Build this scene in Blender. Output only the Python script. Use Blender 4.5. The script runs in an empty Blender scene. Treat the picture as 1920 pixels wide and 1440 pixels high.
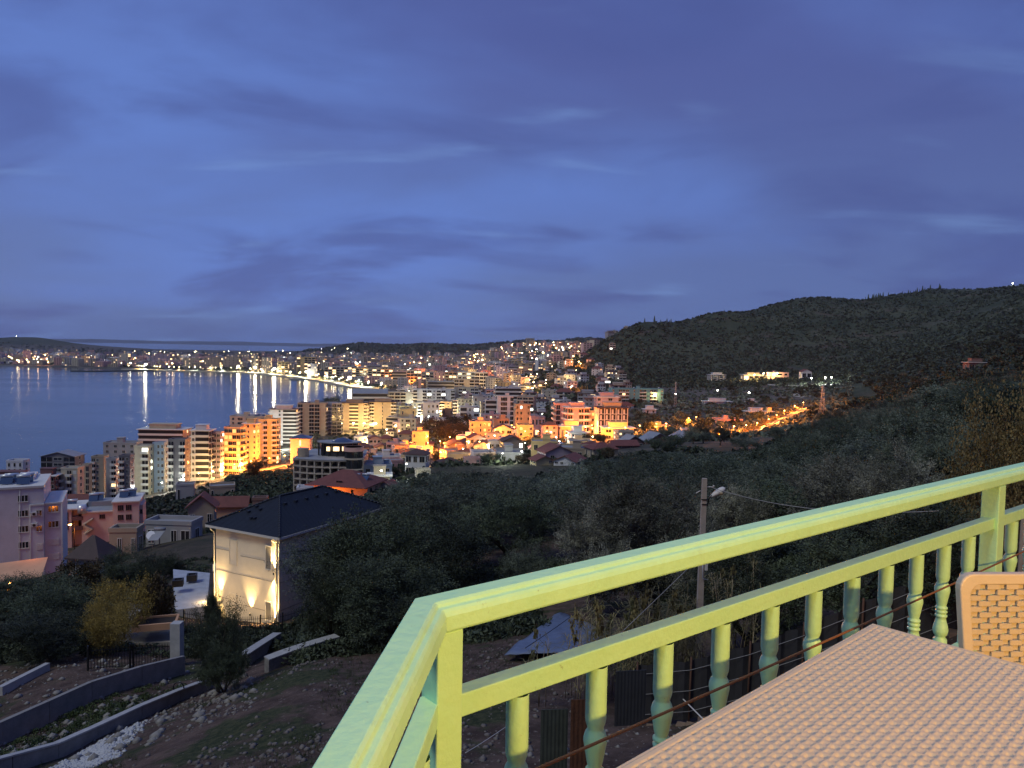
import bpy, math, random
import numpy as np
from mathutils import Vector, Matrix
S = bpy.context.scene
C = S.collection
HAZE = 2.4e-5
LANT = 1650
rnd = random.Random(7)
rng = np.random.default_rng(11)
PI = math.pi
# ---------------------------------------------------------------- camera
F = 1400.0
EYE = Vector((0, 0, 80.0))
CM = Matrix.Rotation(math.radians(90 - 2.8), 4, 'X') @ Matrix.Rotation(math.radians(1.0), 4, 'Z')
cd = bpy.data.cameras.new('camera'); cam = bpy.data.objects.new('camera', cd); C.objects.link(cam)
cam.matrix_world = Matrix.Translation(EYE) @ CM
cd.sensor_width = 36; cd.lens = 36 * F / 1920; cd.clip_start = 0.05; cd.clip_end = 120000
S.camera = cam
# ---------------------------------------------------------------- dusk sky
W = bpy.data.worlds.new('World'); S.world = W; W.use_nodes = True
nt = W.node_tree; N = nt.nodes; L = nt.links; N.clear()
def nd(t, **k):
    n = N.new(t)
    for a, b in k.items(): setattr(n, a, b)
    return n
def mth(op, a, b=None, c=None, clamp=False):
    n = nd('ShaderNodeMath', operation=op, use_clamp=clamp)
    for i, v in enumerate((a, b, c)):
        if v is None: continue
        if isinstance(v, (int, float)): n.inputs[i].default_value = v
        else: L.new(v, n.inputs[i])
    return n.outputs[0]
def mixc(f, a, b, blend='MIX'):
    n = nd('ShaderNodeMix', data_type='RGBA', blend_type=blend)
    for i, v in ((0, f), (6, a), (7, b)):
        if isinstance(v, (int, float)): n.inputs[i].default_value = v
        elif isinstance(v, tuple): n.inputs[i].default_value = (*v, 1)
        else: L.new(v, n.inputs[i])
    return n.outputs[2]
tc = nd('ShaderNodeTexCoord'); sp = nd('ShaderNodeSeparateXYZ'); L.new(tc.outputs['Generated'], sp.inputs[0])
zc = mth('MAXIMUM', sp.outputs[2], 0.0)
den = mth('ADD', zc, 0.20)
cx = mth('DIVIDE', sp.outputs[0], den); cy = mth('DIVIDE', sp.outputs[1], den)
cb = nd('ShaderNodeCombineXYZ'); L.new(cx, cb.inputs[0]); L.new(cy, cb.inputs[1])
def noi(scale, detail, rough, sx=1, sy=1, off=0, dist=0.0):
    mp = nd('ShaderNodeMapping'); mp.inputs['Scale'].default_value = (sx, sy, 1); mp.inputs['Location'].default_value = (off, off * .7, 0)
    L.new(cb.outputs[0], mp.inputs[0])
    n = nd('ShaderNodeTexNoise'); n.inputs['Scale'].default_value = scale; n.inputs['Detail'].default_value = detail
    n.inputs['Roughness'].default_value = rough; n.inputs['Distortion'].default_value = dist
    L.new(mp.outputs[0], n.inputs['Vector']); return n.outputs['Fac']
big = noi(0.60, 5, 0.50, 0.8, 1.0, 3.1, .3)
mid = noi(1.5, 6, 0.52, 0.7, 1.0, 8.3, .5)
def ramp(v, a, b):
    n = nd('ShaderNodeMapRange', interpolation_type='SMOOTHSTEP'); L.new(v, n.inputs[0])
    n.inputs[1].default_value = a; n.inputs[2].default_value = b; return n.outputs[0]
el = ramp(zc, 0.0, 0.40)
base = mixc(el, (0.112, 0.186, 0.445), (0.082, 0.114, 0.345))
lite = mixc(ramp(big, .40, .66), base, (0.118, 0.215, 0.590))
dark = mixc(mth('MULTIPLY', ramp(mid, .44, .66), .68), lite, (0.066, 0.098, 0.310))
wis = mixc(mth('MULTIPLY', ramp(noi(2.6, 5, .5, .45, 1.3, 21, .3), .57, .76), .50), dark, (0.19, 0.33, 0.68))
# darker towards the right (east, away from the last light)
east = ramp(sp.outputs[0], -0.2, 0.75)
sk = mixc(mth('MULTIPLY', east, .30), wis, (0.055, 0.075, 0.235))
ny = nd('ShaderNodeTexSky', sky_type='NISHITA'); ny.sun_disc = False
ny.sun_elevation = math.radians(1.0); ny.sun_rotation = math.radians(-75); ny.altitude = 80
nys = mixc(1.0, ny.outputs[0], (0.010, 0.010, 0.012), 'MULTIPLY')
fin = mixc(1.0, sk, nys, 'ADD')
bg = nd('ShaderNodeBackground'); bg.inputs['Strength'].default_value = 1.0
L.new(fin, bg.inputs[0]); wo = nd('ShaderNodeOutputWorld'); L.new(bg.outputs[0], wo.inputs[0])
# soft sun from behind left, added as a fill to lift the shadows
sd = bpy.data.lights.new('sun', 'SUN'); sd.energy = 1.25; sd.angle = math.radians(16); sd.color = (0.98, 1.0, 0.84)
so = bpy.data.objects.new('sun', sd); C.objects.link(so); so.rotation_euler = (math.radians(38), 0, math.radians(-48))
S.view_settings.view_transform = 'Standard'; S.view_settings.look = 'None'
S.view_settings.exposure = 0.0; S.view_settings.gamma = 1.0; S.view_settings.use_curve_mapping = False
S.cycles.use_denoising = True
S.cycles.max_bounces = 5; S.cycles.diffuse_bounces = 2; S.cycles.glossy_bounces = 2; S.cycles.transmission_bounces = 2
S.cycles.volume_bounces = 0; S.cycles.caustics_reflective = False; S.cycles.caustics_refractive = False
S.cycles.sample_clamp_indirect = 2.0; S.cycles.use_light_tree = True

# ---------------------------------------------------------------- photogrammetry helpers
CMI = (Matrix.Translation(EYE) @ CM).inverted()
def proj(x, y, z):
    v = CMI @ Vector((x, y, z)); return 960 + F * v.x / -v.z, 720 - F * v.y / -v.z
def P(px, py, d):
    r = CM @ Vector(((px - 960) / F, -(py - 720) / F, -1)); k = d / r.y
    return EYE + r * k

# ---------------------------------------------------------------- terrain
def hzn(px): return 652.4 + (px - 960) * .0175
CP = []
def cp(px, d, z=None, py=None):
    if z is None: z = P(px, py, d).z
    CP.append(((px - 960) / F * d, d, z))
for a in [  # near ground, (px, d, z)
    (300, 14, 69.0), (900, 12, 70.0), (1300, 12, 70.6), (1800, 12, 72.5), (0, 16, 68.4), (-500, 16, 68), (2400, 14, 75),
    (600, 21, 68.0), (1300, 20, 69.2), (1300, 28, 66.9), (1700, 22, 71.4), (1900, 22, 73.0), (1500, 24, 69.4), (1050, 34, 66.3),
    (820, 27, 67.0), (2400, 25, 79), (1900, 45, 73.5), (1600, 40, 69), (1350, 42, 65.5), (750, 45, 62.5), (950, 48, 63),
    (900, 75, 60.5), (1200, 70, 62), (1500, 80, 62.5), (1750, 60, 68.5), (1900, 100, 72), (2500, 100, 92), (700, 70, 57.5), (1700, 100, 66),
    (1000, 120, 54), (1250, 130, 54), (1500, 140, 56), (760, 110, 52), (640, 85, 54),
    (1000, 180, 47), (1250, 200, 49), (1500, 220, 51), (1750, 250, 59), (2000, 280, 74), (2600, 300, 110),
    (620, 240, 31), (700, 190, 41), (560, 200, 33), (460, 250, 28), (450, 330, 20), (530, 400, 12), (560, 330, 20), (640, 320, 20),
    (800, 380, 22), (750, 500, 12), (880, 430, 25), (900, 520, 17), (900, 300, 34), (820, 260, 38), (980, 380, 31), (1000, 270, 39), (1075, 230, 43),
    (1075, 440, 28), (1150, 420, 32), (1240, 320, 40), (1180, 700, 30.5), (1250, 560, 29), (1100, 600, 24), (1100, 1000, 34),
    (1000, 700, 14), (960, 950, 10), (1070, 1300, 40), (1000, 1200, 22), (1160, 1200, 46),
    (1360, 430, 31.5), (1440, 460, 33), (1520, 620, 36), (1350, 520, 30), (1400, 750, 33), (1400, 950, 40), (1430, 1050, 52), (1560, 850, 47), (1260, 1000, 38),
    (1600, 450, 45), (1700, 600, 58), (1850, 500, 72), (1700, 900, 76), (1900, 850, 108), (2600, 900, 230),
    (120, 42, 61.0), (60, 60, 57.5)]: cp(*a)
for a in [  # seen ground, (px, d, py)
    (300, 24, 1425), (560, 33, 1255), (150, 27, 1440), (420, 38, 1290), (0, 27, 1440), (0, 33, 1390), (350, 42, 1270), (520, 66, 1165), (390, 70, 1150), (600, 80, 1110),
    (100, 52, 1210), (250, 60, 1150), (200, 86, 1090), (20, 120, 1092), (-200, 120, 1100), (300, 125, 1018), (420, 125, 1000), (200, 170, 1012), (340, 230, 945), (430, 240, 938), (520, 150, 985),
    (200, 310, 955), (60, 290, 975), (350, 370, 912), (480, 450, 870),
    (-600, 120, 1110), (-600, 300, 975)]: cp(a[0], a[1], py=a[2])
for a in [(700, 620, 6), (600, 600, 6), (500, 520, 5), (400, 450, 5), (780, 720, 7), (860, 800, 8), (900, 1000, 9), (800, 1200, 6), (850, 1600, 8), (950, 1600, 14), (700, 1600, 5), (600, 1900, 4),
          (500, 2300, 4), (200, 2300, 4), (-300, 2400, 4), (-900, 2600, 5), (700, 2500, 8), (850, 2400, 14), (960, 2300, 26), (1040, 2100, 38), (960, 3000, 84), (900, 3000, 40), (1010, 2700, 80), (1080, 2300, 62), (1080, 3000, 90),
          (800, 3200, 14), (650, 3500, 8), (300, 3500, 4), (0, 3500, 5), (-600, 3600, 6), (300, 7000, 2), (560, 7000, 2),
          (-900, 480, 3), (-900, 8000, 40)]: cp(*a)
for a in [(0, 6000, 634), (30, 6000, 631), (60, 6000, 633), (85, 6000, 634), (120, 6000, 642), (170, 6200, 648), (-200, 6000, 640),
          (600, 5200, 656), (635, 5200, 650), (665, 5200, 643), (700, 5200, 646), (740, 5200, 648), (800, 5200, 644), (860, 5200, 648), (910, 5200, 646), (960, 5200, 640), (1000, 5200, 639), (1030, 5200, 641), (1080, 5200, 637), (1115, 5200, 634), (1160, 5200, 640), (1300, 5000, 630)]:
    cp(a[0], a[1], py=a[2]); CP.append((CP[-1][0] * 1.35, CP[-1][1] * 1.35, 6 + .25 * CP[-1][2])); CP.append((CP[-2][0] * .78, CP[-2][1] * .78, 12 + .12 * CP[-2][2]))
for a in [(1120, 1500, 650), (1160, 1500, 626), (1200, 1500, 606), (1240, 1530, 606), (1280, 1560, 604), (1320, 1600, 587), (1345, 1600, 581), (1400, 1640, 580), (1450, 1680, 568), (1500, 1700, 557), (1550, 1750, 559), (1608, 1800, 567), (1640, 1800, 559), (1700, 1800, 550), (1740, 1800, 546), (1830, 1750, 549), (1890, 1700, 539), (1960, 1700, 538), (2300, 1600, 520)]:
    cp(a[0], a[1], py=a[2]); CP.append((CP[-1][0] * 1.4, CP[-1][1] * 1.4, 40 + .3 * CP[-1][2]))
for a in [(1150, 1250, 700), (1300, 1200, 700), (1500, 1120, 695), (1250, 1350, 655), (1350, 1400, 640), (1450, 1400, 625), (1560, 1400, 620), (1650, 1350, 630), (1800, 1250, 610), (1750, 1500, 580), (1500, 1550, 590)]: cp(a[0], a[1], py=a[2])
for a in [(0, -8, 70.5), (-30, -8, 69), (40, -10, 76), (0, -60, 88), (-120, -60, 80), (150, -60, 120), (0, -400, 190), (-400, -300, 120), (500, -300, 280), (0, -3000, 400), (-2500, -1500, 150), (3000, -1500, 420), (-400, 60, 20), (-2000, 300, 2), (0, 4, 69.8)]: CP.append(a)
CPa = np.array(CP, float)
def uv(x, y):
    return np.stack([np.arctan2(x, y) * 1.9, np.log(np.hypot(x, y) + 3.0)], -1)
U0 = uv(CPa[:, 0], CPa[:, 1])
def phi(r): return np.sqrt(r * r + .0016)
K = phi(np.linalg.norm(U0[:, None] - U0[None], axis=2)) - np.eye(len(U0)) * 0.004
K1 = np.block([[K, np.ones((len(U0), 1))], [np.ones((1, len(U0))), np.zeros((1, 1))]])
wts = np.linalg.solve(K1, np.append(CPa[:, 2], 0))
def dp_(px, d): return ((px - 960) / F * d, d)
BAY = np.array([dp_(*a) for a in [(-2200, 180), (-900, 300), (-300, 350), (0, 385), (150, 420), (260, 470), (360, 540), (440, 610), (520, 690), (590, 800), (640, 930), (668, 1060), (690, 1180), (712, 1290), (700, 1340), (661, 1400), (600, 1613), (560, 1740),
                (500, 1900), (440, 2020), (300, 2030), (230, 2080), (130, 2150), (0, 2230), (-400, 2400), (-1500, 2500), (-3500, 2300)]])
def bay_sd(x, y):
    """signed distance to the bay's shore, positive on the water"""
    sh = np.shape(x); x = np.ravel(x).astype(float); y = np.ravel(y).astype(float)
    best = np.full(x.shape, 1e9); ins = np.zeros(x.shape, bool)
    n = len(BAY)
    for i in range(n):
        ax, ay = BAY[i]; bx, by = BAY[(i + 1) % n]
        ex, ey = bx - ax, by - ay
        t = np.clip(((x - ax) * ex + (y - ay) * ey) / (ex * ex + ey * ey), 0, 1)
        best = np.minimum(best, np.hypot(x - ax - t * ex, y - ay - t * ey))
        c = ((ay > y) != (by > y))
        with np.errstate(divide='ignore', invalid='ignore'):
            xi = ex * (y - ay) / (by - ay if by != ay else 1e-9) + ax
        ins ^= c & (x < xi)
    return np.where(ins, best, -best).reshape(sh)
def vnoise(x, y, s, seed=0):
    xs = x / s + seed * 17.3; ys = y / s + seed * 9.1
    xi = np.floor(xs); yi = np.floor(ys); fx = xs - xi; fy = ys - yi
    fx = fx * fx * (3 - 2 * fx); fy = fy * fy * (3 - 2 * fy)
    def h(a, b): return np.modf(np.abs(np.sin(a * 127.1 + b * 311.7 + seed * 3.3) * 43758.5453))[0]
    return (h(xi, yi) * (1 - fx) + h(xi + 1, yi) * fx) * (1 - fy) + (h(xi, yi + 1) * (1 - fx) + h(xi + 1, yi + 1) * fx) * fy - .5
def hz(x, y):
    x = np.asarray(x, float); y = np.asarray(y, float); sh = x.shape
    xr, yr = x.ravel(), y.ravel(); out = np.empty(xr.shape)
    for i in range(0, len(xr), 20000):
        q = uv(xr[i:i + 20000], yr[i:i + 20000])
        out[i:i + 20000] = phi(np.linalg.norm(q[:, None] - U0[None], axis=2)) @ wts[:-1] + wts[-1]
    z = out; d = np.hypot(xr, yr)
    hill = np.clip((z - 45) / 80, 0, 1) * np.clip((d - 500) / 600, 0, 1)
    z = z + hill * (vnoise(xr, yr, 260, 1) * 8 + vnoise(xr, yr, 110, 2) * 11 + vnoise(xr, yr, 45, 3) * 6)
    sd_ = bay_sd(xr, yr)
    z = np.maximum(z, 1.6)
    z = np.where(yr > 7300, np.minimum(z, 3 - (yr - 7300) * .01), z)
    z = np.where(sd_ > 0, -np.minimum(6, sd_ * .12), np.minimum(z, 1.2 + np.abs(sd_) * .25))
    return z.reshape(sh) if sh else float(z[0])
def gp(px, d):
    """ground point seen in photo column px at forward distance d"""
    x = (px - 960) / F * d
    for _ in range(3):
        z = hz(x, d); qx, _q = proj(x, d, z); x += (px - qx) / F * d
    return Vector((x, d, hz(x, d)))
# ---------------------------------------------------------------- materials
MATS = {}
def mat(name, col, rough=.8, metal=0, n=0.0, ns=3.0, bump=0.0, bs=None, col2=None, emit=None, es=1.0, spec=None, sample=False, coord='Object', trans=0):
    if name in MATS: return MATS[name]
    m = bpy.data.materials.new(name); m.use_nodes = True; t = m.node_tree; b = t.nodes['Principled BSDF']
    b.inputs['Base Color'].default_value = (*col, 1); b.inputs['Roughness'].default_value = rough; b.inputs['Metallic'].default_value = metal
    if spec is not None: b.inputs['Specular IOR Level'].default_value = spec
    if trans: b.inputs['Transmission Weight'].default_value = trans
    if n or bump:
        tcn = t.nodes.new('ShaderNodeTexCoord')
        no = t.nodes.new('ShaderNodeTexNoise'); no.inputs['Scale'].default_value = ns; no.inputs['Detail'].default_value = 6; no.inputs['Roughness'].default_value = .65
        t.links.new(tcn.outputs[coord], no.inputs['Vector'])
        if n:
            mr = t.nodes.new('ShaderNodeMapRange'); mr.inputs[1].default_value = .3; mr.inputs[2].default_value = .7
            t.links.new(no.outputs['Fac'], mr.inputs[0])
            mx = t.nodes.new('ShaderNodeMix'); mx.data_type = 'RGBA'
            c2 = col2 if col2 else tuple(c * (1 - n) for c in col)
            mx.inputs[6].default_value = (*c2, 1); mx.inputs[7].default_value = (*col, 1)
            t.links.new(mr.outputs[0], mx.inputs[0]); t.links.new(mx.outputs[2], b.inputs['Base Color'])
        if bump:
            n2 = no
            if bs:
                n2 = t.nodes.new('ShaderNodeTexNoise'); n2.inputs['Scale'].default_value = bs; n2.inputs['Detail'].default_value = 5
                t.links.new(tcn.outputs[coord], n2.inputs['Vector'])
            bp = t.nodes.new('ShaderNodeBump'); bp.inputs['Strength'].default_value = bump; bp.inputs['Distance'].default_value = .05
            t.links.new(n2.outputs['Fac'], bp.inputs['Height']); t.links.new(bp.outputs[0], b.inputs['Normal'])
    if emit:
        b.inputs['Emission Color'].default_value = (*emit, 1); b.inputs['Emission Strength'].default_value = es
        if not sample: m.cycles.emission_sampling = 'NONE'
    MATS[name] = m; return m
def wallm(name, col, **k): return mat('plaster_' + name, col, .85, n=.22, ns=.35, bump=.15, bs=2.0, **k)
WALL = {k: wallm(k, c) for k, c in dict(
    white=(.62, .61, .62), cream=(.52, .46, .36), sand=(.44, .36, .26), grey=(.34, .33, .34), darkgrey=(.16, .15, .17), mauve=(.42, .32, .36),
    pink=(.58, .34, .31), orange=(.60, .34, .20), ochre=(.60, .43, .20), tan=(.36, .29, .22), teal=(.16, .36, .38), brown=(.20, .12, .10),
    maroon=(.15, .07, .07), lilac=(.64, .62, .66), yellow=(.62, .50, .26), concrete=(.40, .34, .29), blue=(.30, .36, .46)).items()}
TRIM = mat('trim_white', (.62, .60, .57), .7, n=.12, ns=1.0)
TRIMC = mat('trim_cream', (.55, .48, .36), .7, n=.12, ns=1.0)
TRIMG = mat('trim_grey', (.32, .31, .31), .7, n=.15, ns=1.0)
GLASS = mat('window_glass', (.015, .018, .024), .12, spec=.7)
DARK = mat('dark_parts_and_shade', (.022, .020, .020), .7)  # dark parts, and the shade inside bays and recesses given as colour
FRAMED = mat('frame_dark', (.05, .035, .03), .5)
LITW = mat('lit_window', (.5, .4, .3), .5, emit=(1, .66, .32), es=2.6)
LITC = mat('lit_window_cool', (.5, .5, .5), .5, emit=(.95, 1, .86), es=4.0)
LITO = mat('lit_window_orange', (.5, .3, .2), .5, emit=(1, .42, .10), es=2.2)
ROOFR = mat('roof_red_tile', (.17, .055, .045), .8, n=.35, ns=.8, bump=.3, bs=3)
ROOFB = mat('roof_brown_tile', (.085, .045, .042), .8, n=.35, ns=.8, bump=.3, bs=3)
ROOFG = mat('roof_grey_sheet', (.24, .26, .30), .55, n=.25, ns=.4)
ROOFN = mat('roof_navy_tile', (.012, .017, .028), .6, n=.3, ns=1.2)
ROOFF = mat('roof_flat_grey', (.30, .31, .34), .8, n=.35, ns=.25)
METALD = mat('metal_dark', (.03, .03, .032), .5, metal=.6)
SOLAR = mat('solar_panel', (.03, .05, .10), .2, spec=.8)
TANK = mat('water_tank', (.55, .57, .60), .35, metal=.5)
CONC = mat('concrete', (.27, .26, .25), .9, n=.35, ns=1.4, bump=.3, bs=12)
CONCL = mat('concrete_light', (.42, .42, .42), .85, n=.3, ns=2.0, bump=.2, bs=14)
STONE = mat('stone_grey', (.26, .245, .225), .9, n=.4, ns=5, bump=.5, bs=14)
PEBW = mat('pebble_white', (.50, .51, .53), .85, n=.4, ns=9)
ASPH = mat('asphalt', (.10, .09, .085), .9, n=.3, ns=.3)
PAVE = mat('paving', (.36, .33, .28), .8, n=.25, ns=.5)
WOOD = mat('bark', (.075, .060, .048), .95, n=.4, ns=6, bump=.5, bs=18)
def leafm(name, c1, c2, s=.6, rough=.6):
    m = bpy.data.materials.new(name); m.use_nodes = True; t = m.node_tree; b = t.nodes['Principled BSDF']
    tcn = t.nodes.new('ShaderNodeTexCoord'); oi = t.nodes.new('ShaderNodeObjectInfo')
    add = t.nodes.new('ShaderNodeVectorMath'); add.operation = 'ADD'; cmb = t.nodes.new('ShaderNodeCombineXYZ')
    ml = t.nodes.new('ShaderNodeMath'); ml.operation = 'MULTIPLY'; ml.inputs[1].default_value = 60
    t.links.new(oi.outputs['Random'], ml.inputs[0]); t.links.new(ml.outputs[0], cmb.inputs[0])
    t.links.new(tcn.outputs['Object'], add.inputs[0]); t.links.new(cmb.outputs[0], add.inputs[1])
    n1 = t.nodes.new('ShaderNodeTexNoise'); n1.inputs['Scale'].default_value = s; n1.inputs['Detail'].default_value = 4; n1.inputs['Roughness'].default_value = .6
    t.links.new(add.outputs[0], n1.inputs['Vector'])
    mr = t.nodes.new('ShaderNodeMapRange'); mr.inputs[1].default_value = .38; mr.inputs[2].default_value = .60; t.links.new(n1.outputs['Fac'], mr.inputs[0])
    mx = t.nodes.new('ShaderNodeMix'); mx.data_type = 'RGBA'; mx.inputs[6].default_value = (*c1, 1); mx.inputs[7].default_value = (*c2, 1)
    t.links.new(mr.outputs[0], mx.inputs[0])
    br = t.nodes.new('ShaderNodeMapRange'); br.inputs[3].default_value = .50; br.inputs[4].default_value = 1.45; t.links.new(oi.outputs['Random'], br.inputs[0])
    m2 = t.nodes.new('ShaderNodeMix'); m2.data_type = 'RGBA'; m2.blend_type = 'MULTIPLY'; m2.inputs[0].default_value = 1
    t.links.new(mx.outputs[2], m2.inputs[6]); t.links.new(br.outputs[0], m2.inputs[7]); t.links.new(m2.outputs[2], b.inputs['Base Color'])
    b.inputs['Roughness'].default_value = rough; b.inputs['Specular IOR Level'].default_value = .3
    return m
LEAF_OLIVE = leafm('leaf_olive', (.040, .050, .032), (.145, .172, .125))
LEAF_OLIVE_LIT = leafm('leaf_olive_lit', (.075, .078, .055), (.25, .25, .19))  # brighter olive leaf, the warm light on the front trees mixed into its colour
LEAF_DARK = leafm('leaf_dark', (.022, .031, .018), (.072, .092, .052))
LEAF_RUST = leafm('leaf_rust', (.050, .038, .020), (.115, .085, .040))
LEAF_GOLD = leafm('leaf_gold', (.13, .095, .022), (.26, .19, .045))
LEAF_SHRUB = leafm('leaf_shrub', (.14, .11, .045), (.42, .33, .14))
LEAF_REED = leafm('leaf_reed', (.10, .10, .045), (.24, .20, .09))
REEDDRY = leafm('reed_dry', (.22, .17, .10), (.36, .29, .19))
GRASS = leafm('grass_dark', (.020, .035, .012), (.055, .075, .025))

# ---------------------------------------------------------------- mesh helpers
class MB:
    def __init__(s): s.v = []; s.f = []; s.m = []; s.sm = []
    def add(s, vs, fs, m=0, T=None, sm=False):
        o = len(s.v)
        s.v += [tuple(T @ Vector(p)) for p in vs] if T is not None else [tuple(p) for p in vs]
        s.f += [tuple(i + o for i in f) for f in fs]; s.m += [m] * len(fs); s.sm += [sm] * len(fs)
    def box(s, x0, x1, y0, y1, z0, z1, m=0, T=None, skip=()):
        vs = [(x0, y0, z0), (x1, y0, z0), (x1, y1, z0), (x0, y1, z0), (x0, y0, z1), (x1, y0, z1), (x1, y1, z1), (x0, y1, z1)]
        fs = [(0, 3, 2, 1), (4, 5, 6, 7), (0, 1, 5, 4), (1, 2, 6, 5), (2, 3, 7, 6), (3, 0, 4, 7)]
        s.add(vs, [f for i, f in enumerate(fs) if i not in skip], m, T)
    def prism(s, poly, z0, z1, m=0, T=None):
        n = len(poly)
        s.add([(x, y, z0) for x, y in poly] + [(x, y, z1) for x, y in poly],
              [tuple(reversed(range(n))), tuple(range(n, 2 * n))] + [(i, (i + 1) % n, n + (i + 1) % n, n + i) for i in range(n)], m, T)
    def lathe(s, prof, n=12, m=0, T=None, sm=True, cap=True):
        vs = []; fs = []
        for r, z in prof:
            for k in range(n):
                a = 2 * PI * k / n; vs.append((r * math.cos(a), r * math.sin(a), z))
        for i in range(len(prof) - 1):
            for k in range(n):
                a = i * n + k; b = i * n + (k + 1) % n; fs.append((a, b, b + n, a + n))
        s.add(vs, fs, m, T, sm)
        if cap:
            o = len(prof) - 1
            s.add([(prof[0][0] * math.cos(2 * PI * k / n), prof[0][0] * math.sin(2 * PI * k / n), prof[0][1]) for k in range(n)], [tuple(reversed(range(n)))], m, T)
            s.add([(prof[o][0] * math.cos(2 * PI * k / n), prof[o][0] * math.sin(2 * PI * k / n), prof[o][1]) for k in range(n)], [tuple(range(n))], m, T)
    def tube(s, pts, r, n=6, m=0, r1=None, cap=True):
        pts = [Vector(p) for p in pts]; k = len(pts); vs = []; fs = []
        for i, p in enumerate(pts):
            t = (pts[min(i + 1, k - 1)] - pts[max(i - 1, 0)]).normalized()
            a = t.cross(Vector((0, 0, 1)) if abs(t.z) < .95 else Vector((1, 0, 0))).normalized(); b = t.cross(a)
            rr = r if r1 is None else r + (r1 - r) * i / max(1, k - 1)
            for j in range(n):
                an = 2 * PI * j / n; vs.append(p + (a * math.cos(an) + b * math.sin(an)) * rr)
        for i in range(k - 1):
            for j in range(n):
                q = i * n + j; w = i * n + (j + 1) % n; fs.append((q, q + n, w + n, w))
        if cap: fs += [tuple(range(n)), tuple(reversed(range((k - 1) * n, k * n)))]
        s.add(vs, fs, m, None, True)
    def ball(s, c, r, m=0, n=8, sz=1.0):
        pr = [(max(1e-4, r * math.sin(PI * i / (n // 2 + 1))), -r * sz * math.cos(PI * i / (n // 2 + 1))) for i in range(n // 2 + 2)]
        s.lathe(pr, n, m, Matrix.Translation(c), True, False)
    def mesh(s, name, mats):
        me = bpy.data.meshes.new(name); me.from_pydata(s.v, [], s.f)
        for q in (mats if isinstance(mats, (list, tuple)) else [mats]): me.materials.append(q)
        if len(me.materials) > 1: me.polygons.foreach_set('material_index', s.m)
        if any(s.sm): me.polygons.foreach_set('use_smooth', s.sm)
        me.update(); return me
    def build(s, name, mats, parent=None, loc=(0, 0, 0), rz=0, kind=None):
        return inst(s.mesh(name, mats), name, parent, loc, rz, kind)
def inst(me, name, parent=None, loc=(0, 0, 0), rz=0, kind=None):
    o = bpy.data.objects.new(name, me); C.objects.link(o); o.location = loc; o.rotation_euler = (0, 0, rz)
    if parent: o.parent = parent
    if kind: o['kind'] = kind
    return o
def tag(o, label, cat, group=None, kind=None):
    o['label'] = label; o['category'] = cat
    if group: o['group'] = group
    if kind: o['kind'] = kind
    return o
def thing(name, label, cat, loc=(0, 0, 0), rz=0, group=None):
    o = bpy.data.objects.new(name, None); C.objects.link(o); o.location = loc; o.rotation_euler = (0, 0, rz); o.empty_display_size = .3
    return tag(o, label, cat, group)
def copy_tree(o, parent=None):
    c = o.copy(); C.objects.link(c)
    if parent: c.parent = parent
    for ch in o.children: copy_tree(ch, c)
    return c
def fastmesh(name, V, quads, mats, mi=None, smooth=False, k=4):
    me = bpy.data.meshes.new(name); nf = len(quads)
    me.vertices.add(len(V)); me.vertices.foreach_set('co', np.ascontiguousarray(V, np.float32).ravel())
    me.loops.add(nf * k); me.loops.foreach_set('vertex_index', np.ascontiguousarray(quads, np.int32).ravel())
    me.polygons.add(nf); me.polygons.foreach_set('loop_start', np.arange(0, nf * k, k, dtype=np.int32))
    for q in (mats if isinstance(mats, (list, tuple)) else [mats]): me.materials.append(q)
    if mi is not None: me.polygons.foreach_set('material_index', np.ascontiguousarray(mi, np.int32))
    if smooth: me.polygons.foreach_set('use_smooth', np.ones(nf, bool))
    me.update(calc_edges=True); return me
def spot(parent, loc, power, col, r=.3, ang=142):
    l = bpy.data.lights.new('lamp_or_fill_light', 'SPOT'); l.energy = power; l.color = col; l.shadow_soft_size = r; l.spot_size = math.radians(ang); l.spot_blend = .35
    o = bpy.data.objects.new('lamp_or_fill_light', l); C.objects.link(o); o.location = loc; o.parent = parent
    return o
def point(parent, loc, power, col, r=.3):
    l = bpy.data.lights.new('lamp_or_fill_light', 'POINT'); l.energy = power; l.color = col; l.shadow_soft_size = r
    o = bpy.data.objects.new('lamp_or_fill_light', l); C.objects.link(o); o.location = loc
    if parent: o.parent = parent
    return o

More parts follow.
